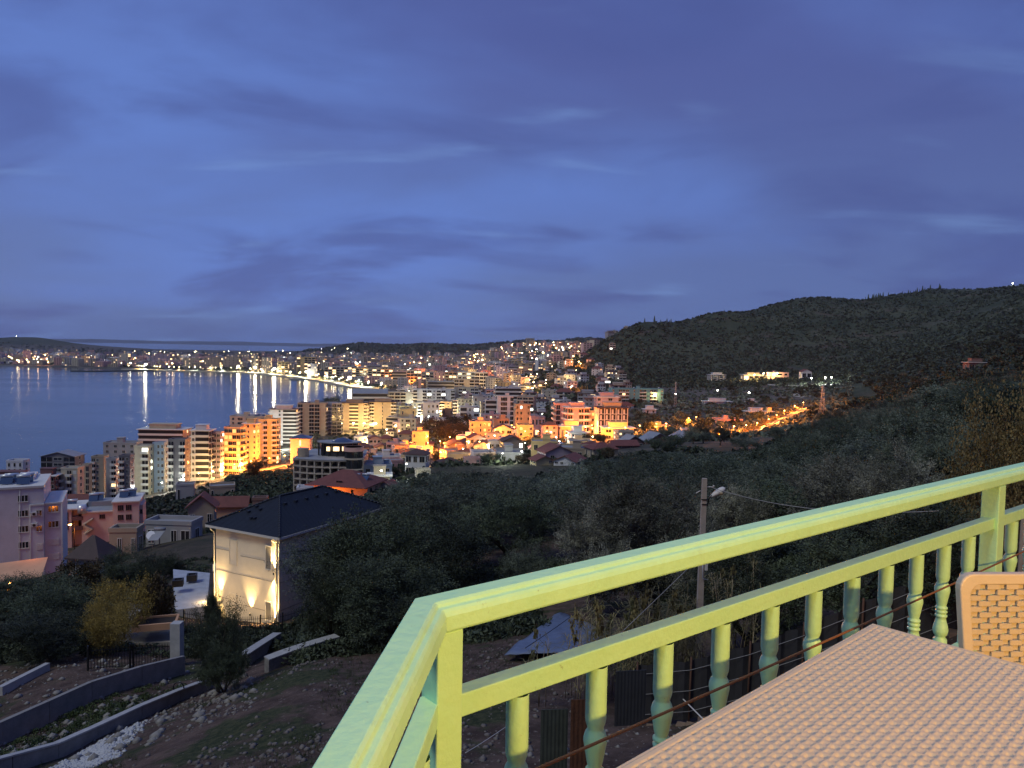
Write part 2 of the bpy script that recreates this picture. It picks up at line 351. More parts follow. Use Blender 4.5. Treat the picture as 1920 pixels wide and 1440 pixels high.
# ---------------------------------------------------------------- ground, water
az = np.concatenate([np.linspace(-PI, -.85, 26)[:-1], np.linspace(-.85, .85, 560), np.linspace(.85, PI, 26)[1:]])
rr = np.concatenate([[0.5, 2.5], np.geomspace(4, 60, 130), np.geomspace(60.6, 9600, 330)])
A, R_ = np.meshgrid(az, rr)
X_ = R_ * np.sin(A); Y_ = R_ * np.cos(A); Z_ = hz(X_, Y_)
rough = np.clip(1 - R_ / 120, 0, 1); Z_ += rough * (vnoise(X_, Y_, 1.7, 5) * .22 + vnoise(X_, Y_, .6, 6) * .10)
nr, na = A.shape
V = np.stack([X_, Y_, Z_], -1).reshape(-1, 3)
i = np.arange(nr - 1)[:, None] * na + np.arange(na - 1)[None]
Q = np.stack([i, i + 1, i + 1 + na, i + na], -1).reshape(-1, 4)[:, ::-1]
def ground_mat():
    m = bpy.data.materials.new('ground'); m.use_nodes = True; t = m.node_tree; b = t.nodes['Principled BSDF']; ln = t.links.new
    g = t.nodes.new('ShaderNodeNewGeometry'); s = t.nodes.new('ShaderNodeSeparateXYZ'); ln(g.outputs['Position'], s.inputs[0])
    def nz(sc, de=8, ro=.7):
        n = t.nodes.new('ShaderNodeTexNoise'); n.inputs['Scale'].default_value = sc; n.inputs['Detail'].default_value = de; n.inputs['Roughness'].default_value = ro
        ln(g.outputs['Position'], n.inputs['Vector']); return n.outputs['Fac']
    def mr(v, a, b_):
        n = t.nodes.new('ShaderNodeMapRange'); n.interpolation_type = 'SMOOTHSTEP'; ln(v, n.inputs[0]); n.inputs[1].default_value = a; n.inputs[2].default_value = b_; return n.outputs[0]
    def mx(f, a, b_):
        n = t.nodes.new('ShaderNodeMix'); n.data_type = 'RGBA'
        for i, v in ((0, f), (6, a), (7, b_)):
            if isinstance(v, tuple): n.inputs[i].default_value = (*v, 1)
            elif isinstance(v, float): n.inputs[i].default_value = v
            else: ln(v, n.inputs[i])
        return n.outputs[2]
    def mu(a, b_):
        n = t.nodes.new('ShaderNodeMath'); n.operation = 'MULTIPLY'
        for i, v in enumerate((a, b_)):
            if isinstance(v, float): n.inputs[i].default_value = v
            else: ln(v, n.inputs[i])
        return n.outputs[0]
    soil = mx(mr(nz(.9), .35, .65), (.050, .034, .028), (.115, .080, .066))
    soil = mx(mr(nz(7), .58, .66), soil, (.20, .165, .145))
    soil = mx(mr(nz(.22, 4), .50, .60), soil, mx(mr(nz(4), .4, .6), (.026, .034, .016), (.060, .064, .032)))
    scrub = mx(mr(nz(.010, 8, .6), .38, .62), (.034, .046, .026), (.070, .078, .048))
    scrub = mx(mr(nz(.10, 8, .8), .40, .62), mx(.5, scrub, (.022, .030, .018)), scrub)
    scrub = mx(mr(nz(.035, 10, .75), .60, .66), scrub, (.15, .135, .115))
    scrub = mx(mr(nz(.018, 6, .6), .55, .70), scrub, (.075, .060, .048))
    town = mx(mr(nz(.05, 5), .4, .6), (.045, .045, .038), (.12, .105, .09))
    far = mr(s.outputs[1], 60.0, 140.0)
    col = mx(far, soil, mx(mr(nz(.2), .35, .65), (.028, .032, .020), (.070, .060, .040)))
    col = mx(mr(s.outputs[1], 230.0, 320.0), col, town)
    hillf = mr(s.outputs[2], 34.0, 46.0)
    col = mx(mu(hillf, mr(s.outputs[1], 180.0, 480.0)), col, scrub)
    ln(col, b.inputs['Base Color']); b.inputs['Roughness'].default_value = .95; b.inputs['Specular IOR Level'].default_value = .15
    bp = t.nodes.new('ShaderNodeBump'); bp.inputs['Strength'].default_value = .7; bp.inputs['Distance'].default_value = .12
    ln(nz(3.2, 10, .75), bp.inputs['Height']); ln(bp.outputs[0], b.inputs['Normal'])
    return m
GM = ground_mat()
go = inst(fastmesh('ground', V, Q, GM, smooth=True), 'ground'); go['kind'] = 'structure'
def water_mat():
    m = bpy.data.materials.new('sea_water'); m.use_nodes = True; t = m.node_tree; b = t.nodes['Principled BSDF']; ln = t.links.new
    g = t.nodes.new('ShaderNodeNewGeometry')
    mp = t.nodes.new('ShaderNodeMapping'); mp.inputs['Scale'].default_value = (.035, .10, 1); ln(g.outputs['Position'], mp.inputs[0])
    n = t.nodes.new('ShaderNodeTexNoise'); n.inputs['Scale'].default_value = 2.0; n.inputs['Detail'].default_value = 6; n.inputs['Roughness'].default_value = .7; ln(mp.outputs[0], n.inputs['Vector'])
    n2 = t.nodes.new('ShaderNodeTexNoise'); n2.inputs['Scale'].default_value = .06; n2.inputs['Detail'].default_value = 5; ln(mp.outputs[0], n2.inputs['Vector'])
    mx = t.nodes.new('ShaderNodeMix'); mx.data_type = 'RGBA'; mx.inputs[6].default_value = (.030, .055, .075, 1); mx.inputs[7].default_value = (.050, .085, .105, 1)
    ln(n2.outputs['Fac'], mx.inputs[0]); ln(mx.outputs[2], b.inputs['Base Color'])
    mr = t.nodes.new('ShaderNodeMapRange'); mr.inputs[1].default_value = .4; mr.inputs[2].default_value = .6; mr.inputs[3].default_value = .09; mr.inputs[4].default_value = .14
    ln(n2.outputs['Fac'], mr.inputs[0]); ln(mr.outputs[0], b.inputs['Roughness']); b.inputs['IOR'].default_value = 1.33
    bp = t.nodes.new('ShaderNodeBump'); bp.inputs['Strength'].default_value = .5; bp.inputs['Distance'].default_value = .3; ln(n.outputs['Fac'], bp.inputs['Height']); ln(bp.outputs[0], b.inputs['Normal'])
    return m
m = MB(); n_ = 96; R0 = 90000
m.add([(R0 * math.cos(2 * PI * k / n_), R0 * math.sin(2 * PI * k / n_), 0) for k in range(n_)], [tuple(range(n_))])
so_ = m.build('sea', water_mat()); so_['kind'] = 'structure'
# the far coast across the open sea
def ridge(name, pts, d, m_, dep=2500):
    vs = []; fs = []
    for k, (px, py) in enumerate(pts):
        p = P(px, py, d); z = max(p.z, 1)
        vs += [(p.x, d - dep * .5, -2), (p.x, d, z), (p.x * (1 + dep / d), d + dep, -2)]
    for k in range(len(pts) - 1):
        a = 3 * k; fs += [(a, a + 1, a + 4, a + 3), (a + 1, a + 2, a + 5, a + 4)]
    o = fastmesh(name, np.array(vs), np.array(fs)[:, ::-1], m_, smooth=True)
    o = inst(o, name); o['kind'] = 'structure'; return o
FARM = mat('far_land', (.05, .06, .08), .95)
ridge('far_hills', [(60 + 28 * k, hzn(60 + 28 * k) - 1.5 - 1.3 * math.sin(k * .35) ** 2 - .35 * math.sin(k * 1.9)) for k in range(24)], 26000, FARM)
def strip(name, pts, w, m_, dz=.06, seg=6.0):
    """a road or path laid on the ground along (px, d) points"""
    P3 = [gp(a, b) for a, b in pts]; P2 = []
    for a, b in zip(P3[:-1], P3[1:]):
        k = max(1, int((b - a).length / seg))
        P2 += [a.lerp(b, q / k) for q in range(k)]
    P2.append(P3[-1]); vs = []; fs = []
    for k, p in enumerate(P2):
        t = P2[min(k + 1, len(P2) - 1)] - P2[max(k - 1, 0)]; t.z = 0; t.normalize(); nrm = Vector((-t.y, t.x, 0))
        for s_ in (-1, -.33, .33, 1):
            q = p + nrm * w * .5 * s_; vs.append((q.x, q.y, hz(q.x, q.y) + dz + .25 * (w > 5)))
    for k in range(len(P2) - 1):
        for j in range(3): fs.append((4 * k + j, 4 * k + j + 1, 4 * k + j + 5, 4 * k + j + 4))
    o = inst(fastmesh(name, np.array(vs), np.array(fs)[:, ::-1], m_), name); o['kind'] = 'structure'; return o
# ---------------------------------------------------------------- facade pieces (drawn in local space: x along the wall, -y outward, z up from the floor line)
ORG = (1, .27, .035); WRM = (1, .62, .22); WHT = (.93, 1, .82); YEL = (1, .80, .22)
def piece(mb, ch, bw, fh, T, mi):
    """mi: material indices frame, glass, balcony, dark"""
    fr, gl, bal, dk = mi
    def B(*a): mb.box(*a[:6], a[6], T)
    if ch in 'wWdn':
        w = {'w': min(1.3, bw * .5), 'W': bw * .72, 'd': min(.8, bw * .35), 'n': bw * .45}[ch] / 2; z0 = fh * (.32 if ch != 'd' else .2); z1 = fh * .8
        t = .07
        B(-w, w, -.03, .02, z0, z1, gl)
        B(-w - t, -w, -.09, .02, z0 - t, z1 + t, fr); B(w, w + t, -.09, .02, z0 - t, z1 + t, fr)
        B(-w, w, -.09, .02, z1, z1 + t, fr); B(-w - .05, w + .05, -.16, .02, z0 - t, z0, fr)
        if ch != 'd': B(-.035, .035, -.06, .0, z0, z1, fr)
    elif ch in 'br':
        h = bw * .5
        B(-h * .8, h * .8, -.02, .02, .15, fh * .82, gl)
        B(-.05, .05, -.05, .0, .15, fh * .82, fr)
        B(-h * .96, h * .96, -1.25, 0, -.10, .10, bal)
        if ch == 'b':
            B(-h * .96, h * .96, -1.25, -1.13, .10, 1.0, bal); B(-h * .96, -h * .96 + .1, -1.13, 0, .10, 1.0, bal); B(h * .96 - .1, h * .96, -1.13, 0, .10, 1.0, bal)
        else:
            B(-h * .96, h * .96, -1.24, -1.19, .95, 1.02, dk)
            k = max(2, int(bw / .5))
            for q in range(k + 1):
                x = -h * .94 + q * h * 1.88 / k; B(x - .02, x + .02, -1.23, -1.20, .10, .95, dk)
    elif ch == 'g':
        h = bw * .5; B(-h * .97, h * .97, -.02, .02, fh * .12, fh * .86, gl); B(-.04, .04, -.05, .0, fh * .12, fh * .86, fr)
    elif ch == 'L':   # a long balcony band: recess shade as a flat dark panel, pale parapet
        h = bw * .5
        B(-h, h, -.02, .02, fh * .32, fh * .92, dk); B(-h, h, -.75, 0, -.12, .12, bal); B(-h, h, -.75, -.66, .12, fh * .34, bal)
    elif ch == 'o':   # bay of an unfinished frame, its inner shade a flat dark panel
        h = bw * .5; t = .22
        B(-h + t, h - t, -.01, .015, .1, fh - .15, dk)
        B(-h, -h + t, -.35, 0, 0, fh, fr); B(h - t, h, -.35, 0, 0, fh, fr); B(-h, h, -.42, 0, -.14, .14, bal)
        B(-h * .5, h * .12, -.06, .0, .14, fh * .78, fr)
    elif ch == 's':
        w = bw * .3; B(-w, w, -.07, .02, fh * .3, fh * .8, bal); B(-w, w, -.09, -.065, fh * .53, fh * .56, fr)
    elif ch == 'a':   # arcade / shop front, glazed
        h = bw * .5; B(-h * .85, h * .85, -.02, .02, .05, fh * .8, gl); B(-h * .9, h * .9, -1.4, 0, fh * .83, fh * .9, bal)
    elif ch == 'v':   # arched window
        w = min(.7, bw * .3); pts = [(-w, fh * .2), (w, fh * .2)] + [(w * math.cos(a), fh * .55 + w * math.sin(a)) for a in np.linspace(0, PI, 7)]
        n = len(pts); mb.add([(x, -.04, z) for x, z in pts] + [(x, .02, z) for x, z in pts], [tuple(range(n))] + [(q, n + q, n + (q + 1) % n, (q + 1) % n) for q in range(n)], gl, T)
PN = dict(w='window', W='window', d='window', n='window', b='balcony', r='balcony', g='window', L='balcony', o='shade_panel_bay', s='shutter', a='shop_front', v='window')
PCACHE = {}
def facade(root, faces, h, nf, trim, lit, indiv, litm, frame, z0=0.0, ground=None, seed=0, bal=None):
    """faces: list of (pattern, width, matrix of the wall)"""
    r = random.Random(seed); fh = h / nf; bal = bal or trim
    jb = MB(); mats = [frame, GLASS, bal, DARK, litm]
    for pat, w, FM in faces:
        if not pat: continue
        n = len(pat); bw = w / n
        for k in range(nf):
            for j, ch in enumerate(pat):
                if k == 0 and ground: ch = ground if ch != '_' else '_'
                if ch == '_': continue
                on = r.random() < lit
                x = -w / 2 + bw * (j + .5)
                T = FM @ Matrix.Translation((x, 0, z0 + k * fh))
                mi = (0, 4 if on else 1, 2, 3)
                if indiv:
                    key = (ch, round(bw, 2), round(fh, 2), on, frame.name, bal.name, litm.name)
                    if key not in PCACHE:
                        q = MB(); piece(q, ch, bw, fh, None, mi); PCACHE[key] = q.mesh(PN[ch], mats)
                    o = inst(PCACHE[key], PN[ch], root); o.matrix_local = T
                else: piece(jb, ch, bw, fh, T, mi)
    if jb.v: jb.build('window_rows', mats, root, kind='stuff')
def roof_hip(w, d, h, over=.6, ridge=None):
    x, y = w / 2 + over, d / 2 + over; rx = max(0, x - y) if ridge is None else ridge; ry = max(0, y - x) if ridge is None else 0
    m = MB()
    m.add([(-x, -y, 0), (x, -y, 0), (x, y, 0), (-x, y, 0), (-rx, -ry, h), (rx, -ry, h), (rx, ry, h), (-rx, ry, h), (-x, -y, -.2), (x, -y, -.2), (x, y, -.2), (-x, y, -.2)],
          [(0, 1, 5, 4), (1, 2, 6, 5), (2, 3, 7, 6), (3, 0, 4, 7), (4, 5, 6, 7), (8, 9, 1, 0), (9, 10, 2, 1), (10, 11, 3, 2), (11, 8, 0, 3), (11, 10, 9, 8)])
    return m
def roof_gable(w, d, h, over=.6):
    """ridge along y"""
    x, y = w / 2 + over, d / 2 + over; s = h / x * 0 - .22; m = MB()
    for sg in (-1, 1):
        m.add([(0, -y, h), (0, y, h), (sg * x, y, 0), (sg * x, -y, 0), (0, -y, h + s), (0, y, h + s), (sg * x, y, s), (sg * x, -y, s)],
              [(0, 1, 2, 3), (7, 6, 5, 4), (0, 3, 7, 4), (1, 5, 6, 2), (2, 6, 7, 3)] if sg > 0 else [(3, 2, 1, 0), (4, 5, 6, 7), (4, 7, 3, 0), (2, 6, 5, 1), (3, 7, 6, 2)])
    return m
def gable_wall(w, d, h, mt, root, z):
    m = MB()
    m.add([(-w / 2, -d / 2, 0), (w / 2, -d / 2, 0), (0, -d / 2, h), (-w / 2, d / 2, 0), (w / 2, d / 2, 0), (0, d / 2, h)], [(0, 1, 2), (5, 4, 3), (0, 2, 5, 3), (1, 4, 5, 2)])
    m.build('gable', mt, root, (0, 0, z))
def rooftop(root, w, d, h, r, mt, big=True):
    """parapet, stair hut, tanks and small heaters on a flat roof"""
    t = .2; m = MB(); e = .12
    m.box(-w / 2 - e, w / 2 + e, -d / 2 - e, -d / 2 + t, h, h + .7); m.box(-w / 2 - e, w / 2 + e, d / 2 - t, d / 2 + e, h, h + .7)
    m.box(-w / 2 - e, -w / 2 + t, -d / 2 + t, d / 2 - t, h, h + .7); m.box(w / 2 - t, w / 2 + e, -d / 2 + t, d / 2 - t, h, h + .7)
    m.build('parapet', mt, root)
    m = MB(); m.box(-w / 2 + t, w / 2 - t, -d / 2 + t, d / 2 - t, h, h + .06); m.build('roof', ROOFF, root)
    if big:
        hw, hd = min(3.0, w * .3), min(3.2, d * .4); hx = r.uniform(-w / 2 + hw, w / 2 - hw) * .7
        m = MB(); m.box(hx - hw / 2, hx + hw / 2, -hd / 2, hd / 2, h, h + 2.6); m.box(hx - hw / 2 - .25, hx + hw / 2 + .25, -hd / 2 - .25, hd / 2 + .25, h + 2.6, h + 2.8); m.build('stair_hut', mt, root)
        for _ in range(r.randint(1, 3)):
            x, y = r.uniform(-w / 2 + 1.3, w / 2 - 1.3), r.uniform(-d / 2 + 1, d / 2 - 1)
            if abs(x - hx) < hw / 2 + 1: continue
            q = MB()
            q.add([(-.9, -.7, .15), (.9, -.7, .15), (.9, .7, 1.2), (-.9, .7, 1.2), (-.9, -.7, .08), (.9, -.7, .08), (.9, .7, 1.1), (-.9, .7, 1.1)], [(0, 1, 2, 3), (7, 6, 5, 4), (0, 4, 5, 1), (2, 6, 7, 3), (1, 5, 6, 2), (3, 7, 4, 0)], 0)
            q.tube([(-1, .75, 1.35), (1, .75, 1.35)], .28, 8, 1); q.box(-.85, -.8, .6, .65, 0, 1.2, 1); q.box(.8, .85, .6, .65, 0, 1.2, 1)
            q.build('solar_heater', [SOLAR, TANK], root, (x, y, h + .06))
def block(label, pxl, pxr, pyt, d, nf, rot=0, ratio=.7, f='', s='', wall='cream', trim=None, roof='flat', indiv=False, lit=.06, litm=None, frame=None, ground=None, group=None, cat='building', name='apartment_building', bal=None, roofm=None, roofh=None, seed=None, hmin=None, side=None, emb=1.0, base=None):
    """a building seen in the photograph between columns pxl and pxr, its eaves at row pyt, at forward distance d"""
    pc = (pxl + pxr) / 2; g = gp(pc, d)
    top = P(pc, pyt, d).z; th = math.atan2(g.x, g.y)
    span = (pxr - pxl) / F * d * math.cos(th)
    a = math.radians(rot) + 0; rel = a + th                         # angle between the front's normal and the view line
    w = span / (abs(math.cos(rel)) + ratio * abs(math.sin(rel))); dp = w * ratio
    # push back so that the near face stands at d
    cx_, cy_ = g.x, g.y + dp * .5
    zg = min(hz(cx_ + a1 * w / 2, cy_ + a2 * dp / 2) for a1 in (-1, 1) for a2 in (-1, 1)) - .4
    if base is not None: zg = base
    h = max(top - zg, 2.6)
    sd_ = seed if seed is not None else int(pxl * 7 + pyt * 13); r = random.Random(sd_)
    root = thing(name, label, cat, (cx_, cy_, zg), a, group)
    wm = WALL[wall]; trim = trim or TRIM; frame = frame or trim; litm = litm or LITW
    mb = MB(); mb.box(-w / 2, w / 2, -dp / 2, dp / 2, -3, h); mb.build('wall', wm if side is None else wm, root)
    Rz = lambda k: Matrix.Rotation(k * PI / 2, 4, 'Z')
    fc = [(f, w, Matrix.Translation((0, -dp / 2, 0))), (s, dp, Rz(1) @ Matrix.Translation((0, -w / 2, 0))), (f, w, Rz(2) @ Matrix.Translation((0, -dp / 2, 0))), (s, dp, Rz(3) @ Matrix.Translation((0, -w / 2, 0)))]
    if indiv: facade(root, fc[:2] + fc[3:], h, nf, trim, lit, True, litm, frame, ground=ground, seed=sd_, bal=bal)
    else: facade(root, fc, h, nf, trim, lit, False, litm, frame, ground=ground, seed=sd_, bal=bal)
    if roof == 'flat': rooftop(root, w, dp, h, r, wm, big=(w > 9))
    elif roof == 'slab':
        m = MB(); m.box(-w / 2 - .9, w / 2 + .9, -dp / 2 - .9, dp / 2 + .9, h, h + .35); m.build('roof', roofm or TRIM, root)
        m = MB(); m.box(-w * .3, w * .3, -dp * .3, dp * .3, h + .35, h + 2.8); m.box(-w * .33, w * .33, -dp * .33, dp * .33, h + 2.8, h + 3.0); m.build('penthouse', wm, root)
    elif roof == 'hip': roof_hip(w, dp, roofh or w * .22).build('roof', roofm or ROOFR, root, (0, 0, h))
    elif roof == 'gable':
        rh = roofh or w * .25; gable_wall(w, dp, rh * .93, wm, root, h); roof_gable(w, dp, rh).build('roof', roofm or ROOFR, root, (0, 0, h + .05))
    elif roof == 'gablex':
        rh = roofh or dp * .25
        m = MB(); m.add([(-w / 2, -dp / 2, 0), (-w / 2, dp / 2, 0), (-w / 2, 0, rh * .93), (w / 2, -dp / 2, 0), (w / 2, dp / 2, 0), (w / 2, 0, rh * .93)], [(0, 2, 1), (3, 4, 5), (0, 3, 5, 2), (1, 2, 5, 4)]); m.build('gable', wm, root, (0, 0, h))
        o = roof_gable(dp, w, rh).build('roof', roofm or ROOFR, root, (0, 0, h + .05), PI / 2)
    root['w'] = w; root['dp'] = dp; root['h'] = h
    return root, w, dp, h
def flood(root, pts):
    for x, y, z, p, c in pts: point(root, (x, y, z), p, c, .3)

# ---------------------------------------------------------------- street lamps: post, head and a glowing lamp; the light belongs to the lamp
BULB = {'o': mat('lamp_sodium', (1, .5, .1), .5, emit=(1, .50, .13), es=30), 'w': mat('lamp_white', (1, 1, .9), .5, emit=(1, .97, .80), es=30), 'y': mat('lamp_warm', (1, .8, .4), .5, emit=(1, .78, .38), es=30),
        'O': mat('lamp_sodium_far', (1, .5, .1), .5, emit=(1, .62, .28), es=30), }
LCOL = {'o': ORG, 'w': WHT, 'y': WRM, 'O': ORG}
LPC = {}
def street_lamp(px, d, kind='o', power=0, h=7.0, r=.35, label=None, group=None, off=0, name='street_lamp', arm=1.0, p3=None, cat='street lamp'):
    g = p3 or gp(px, d)
    key = (kind, h, r, name)
    if key not in LPC:
        a = MB(); a.tube([(0, 0, -.5), (0, 0, h)], max(.07, r * .22), 5, r1=max(.05, r * .15)); a.tube([(0, 0, h), (0, -arm * .5, h + .35), (0, -arm, h + .35)], max(.05, r * .12), 5)
        b = MB(); b.box(-.18 - r * .4, .18 + r * .4, -arm - .45 - r * .4, -arm + .3, h + .35, h + .47 + r * .1)
        c = MB(); c.ball((0, -arm - .1, h + .35 - r * .55), r, 0, 6, .6)
        LPC[key] = (a.mesh('post', METALD), b.mesh('lamp_head', METALD), c.mesh('lamp', BULB[kind]))
    o = thing(name, label, cat, g, rnd.uniform(-.5, .5), group)
    for me, n in zip(LPC[key], ('post', 'lamp_head', 'lamp')): inst(me, n, o)
    if power: (spot if p3 is not None else point)(o, (0, -arm - .1, h - r * 1.4 - .3), power, LCOL[kind], .25)
    return o
# ================================================================ roads, quays
strip('road', [(720, 330), (752, 345), (790, 372), (812, 400), (800, 440), (770, 480), (740, 540), (700, 600)], 9, ASPH)
strip('road', [(812, 400), (880, 410), (960, 400), (1050, 395), (1130, 385), (1230, 400), (1340, 415), (1400, 428), (1440, 462), (1475, 520), (1520, 610)], 9, ASPH)
strip('road', [(120, 165), (150, 170), (200, 200)], 7, ASPH)
strip('road', [(480, 400), (540, 430), (620, 480), (700, 520)], 10, ASPH)
strip('road', [(290, 330), (330, 345), (400, 375), (470, 410)], 9, ASPH)
strip('path', [(1380, 960), (1440, 905), (1500, 860), (1540, 830), (1566, 800)], 9, PAVE)
strip('path', [(1500, 800), (1488, 740), (1515, 700)], 10, PAVE)
sh = [(715, 1290), (664, 1392), (603, 1605), (563, 1730), (503, 1890), (443, 2010), (303, 2020), (233, 2070)]
for a_, b_ in zip(sh[:-1], sh[1:]):
    pa = Vector(dp_(*a_)); pb = Vector(dp_(*b_)); t_ = (pb - pa); ln_ = t_.length
m = MB()
for a_, b_ in zip(sh[:-1], sh[1:]):
    pa = Vector((*dp_(*a_), 0)); pb = Vector((*dp_(*b_), 0)); t_ = (pb - pa); ang = math.atan2(t_.y, t_.x)
    m.box(0, t_.length + 3, -9, 9, -2, 2.6 + .01 * len(m.v) / 8, 0, Matrix.Translation(pa) @ Matrix.Rotation(ang, 4, 'Z'))
q_ = m.build('promenade', mat('promenade_stone', (.42, .38, .30), .8, n=.2, ns=.1)); q_['kind'] = 'structure'
def pier(label, pts, w, h, mt=None):
    m = MB(); P_ = [Vector((*dp_(*a), 0)) for a in pts]
    for a, b in zip(P_[:-1], P_[1:]):
        t = b - a; m.box(-1, t.length + 1, -w / 2, w / 2, -3, h, 0, Matrix.Translation(a) @ Matrix.Rotation(math.atan2(t.y, t.x), 4, 'Z'))
    return tag(m.build('pier', mt or CONC), label, 'pier')
pier('long low breakwater with four sodium lamps running into the bay', [(-60, 2170), (40, 2190), (130, 2195), (190, 2240)], 12, 2.2)
pier('dark stone jetty reaching left into the bay before the bright quay', [(134, 1890), (176, 1900), (235, 1965), (290, 2015)], 16, 2.4, mat('dark_rock', (.05, .05, .05), .95))
pier('short wooden jetty below the tall seafront tower', [(545, 1700), (547, 1640), (572, 1640)], 7, 2.6)
# ================================================================ hand placed buildings
def B_(*a, **k): return block(*a, **k)
NR = dict(indiv=True)
# left row down on the coast
B_('cream and maroon long block with flat white roof, at the left edge of the frame', -40, 62, 900, 285, 6, 6, .5, 'WbWb', 'wbw', 'maroon', roof='slab', indiv=True, lit=.02)
B_('dark maroon facade with wide brown window bands under a sloping white roof edge', 58, 110, 893, 300, 6, 4, .7, 'WLW', 'wb', 'maroon', roof='slab', indiv=True, lit=0)
B_('small white penthouse block with three dark doors above the maroon block', 5, 50, 866, 330, 8, 5, .8, 'ddd', 'w', 'lilac', indiv=True, lit=0)
B_('cream gable end with one column of white balconies beside the maroon block', 108, 152, 880, 305, 7, 3, .8, '_bs', 'w', 'cream', indiv=True, lit=.03)
B_('narrow yellowish slab tower between two brown facades', 152, 170, 873, 322, 7, 3, 1.2, '_g', '_', 'sand', indiv=True, lit=0)
B_('grey green rooftop storey with slanted glass roofs over the coast blocks', 66, 150, 856, 352, 8, 4, .6, 'gWg', 'w', 'darkgrey', roof='gable', roofm=ROOFG, roofh=2.2, indiv=True, lit=0)
B_('tan block with small square windows and a brown flank', 166, 200, 858, 335, 8, 3, .9, 'bw_', 'w', 'tan', indiv=True, lit=.02)
B_('dark grey block with curved white balconies, four of them near the bottom', 194, 222, 862, 330, 8, 3, 1.0, '_b', 'w', 'grey', indiv=True, lit=.05)
B_('purple grey block with a staggered line of small white balconies', 219, 248, 856, 326, 8, 3, 1.0, 'bn', 'w', 'darkgrey', indiv=True, lit=0, bal=TRIM)
B_('cluster of white rooftop huts and a pale parapet behind the purple grey block', 186, 262, 832, 372, 9, 3, .5, 'wwww', 'ww', 'grey', indiv=True, lit=.02)
B_('cream and grey block with a lit top corner window and six white balconies', 246, 284, 838, 350, 8, 3, .9, '_b', 'w', 'cream', indiv=True, lit=.12, litm=LITC)
B_('plain light grey block with two small windows per floor', 282, 312, 832, 356, 8, 3, .9, '_ww', 'w', 'blue', indiv=True, lit=0)
B_('dark slate tower with white corner balconies and one red lit window', 310, 352, 826, 352, 8, 3, .8, 'b_b', 'w', 'darkgrey', indiv=True, lit=.05, litm=LITO, bal=TRIM)
B_('wide white roofed block behind with a deep dark top loggia', 250, 352, 806, 420, 9, 2, .5, 'LLL', 'w', 'sand', roof='slab', indiv=True, lit=.04)
B_('white hotel tower with long dark balcony bands and a small square window column', 352, 396, 808, 378, 9, 4, .9, 'wLLL', 'rr', 'white', roof='slab', indiv=True, lit=.06, litm=LITC, ground='a')
B_('pale side wing of the hotel tower with brown square windows', 395, 417, 812, 384, 9, 0, 1.2, 'WW', 'WW', 'mauve', indiv=True, lit=.05, litm=LITC)
B_('orange lit wing with rows of glowing rounded balconies', 415, 456, 803, 400, 8, 0, .9, 'bbbb', 'bb', 'orange', indiv=True, lit=.35, litm=LITO, bal=WALL['ochre'])
B_('yellow lit block with two recessed window columns and wide flat roof', 452, 484, 795, 420, 9, 0, .9, '_W_w', 'w', 'yellow', roof='slab', indiv=True, lit=.02)
B_('yellow lit block with white balcony strip, right of the orange wing', 480, 522, 788, 445, 9, 2, .9, '_b_b', 'bw', 'yellow', indiv=True, lit=.06)
B_('low white penthouse storeys with small windows behind the yellow block', 425, 500, 782, 480, 10, 2, .5, 'wWwWw', 'ww', 'cream', indiv=True, lit=.06)
B_('broad white block with stacked dark balcony bands and a red lit flank', 500, 556, 768, 545, 10, 8, .7, '_wLL', 'bb', 'white', indiv=True, lit=.07, litm=LITO, roof='slab', roofm=WALL['brown'])
B_('beige twin block with many thin balcony lines, ivy climbing between', 554, 612, 757, 600, 9, 4, .5, 'r_rr_', 'rrrr', 'sand', indiv=True, lit=.02)
B_('long grey green hotel wing with open balcony rows, side on', 606, 636, 757, 610, 9, 30, 2.0, 'rr', 'rrrrrrrr', 'grey', indiv=True, lit=.03)
B_('brownish apartment block with lit restaurant tents at its foot', 634, 690, 756, 650, 8, 4, .6, 'w_LL_W', 'bb', 'tan', indiv=True, lit=.08, roof='slab', roofm=ROOFB, bal=TRIMC)
B_('cream apartment block with curved balconies, right end of the coastal row', 688, 742, 754, 660, 8, 6, .7, 'b_d_b', 'bb', 'sand', indiv=True, lit=.07, roof='slab', roofm=ROOFB)
B_('small pink house with blue hip roof and white lit garden wall', 540, 582, 822, 435, 3, 6, .8, '_d_', 'w', 'pink', indiv=True, lit=.2, roof='hip', roofm=SOLAR, roofh=1.8)
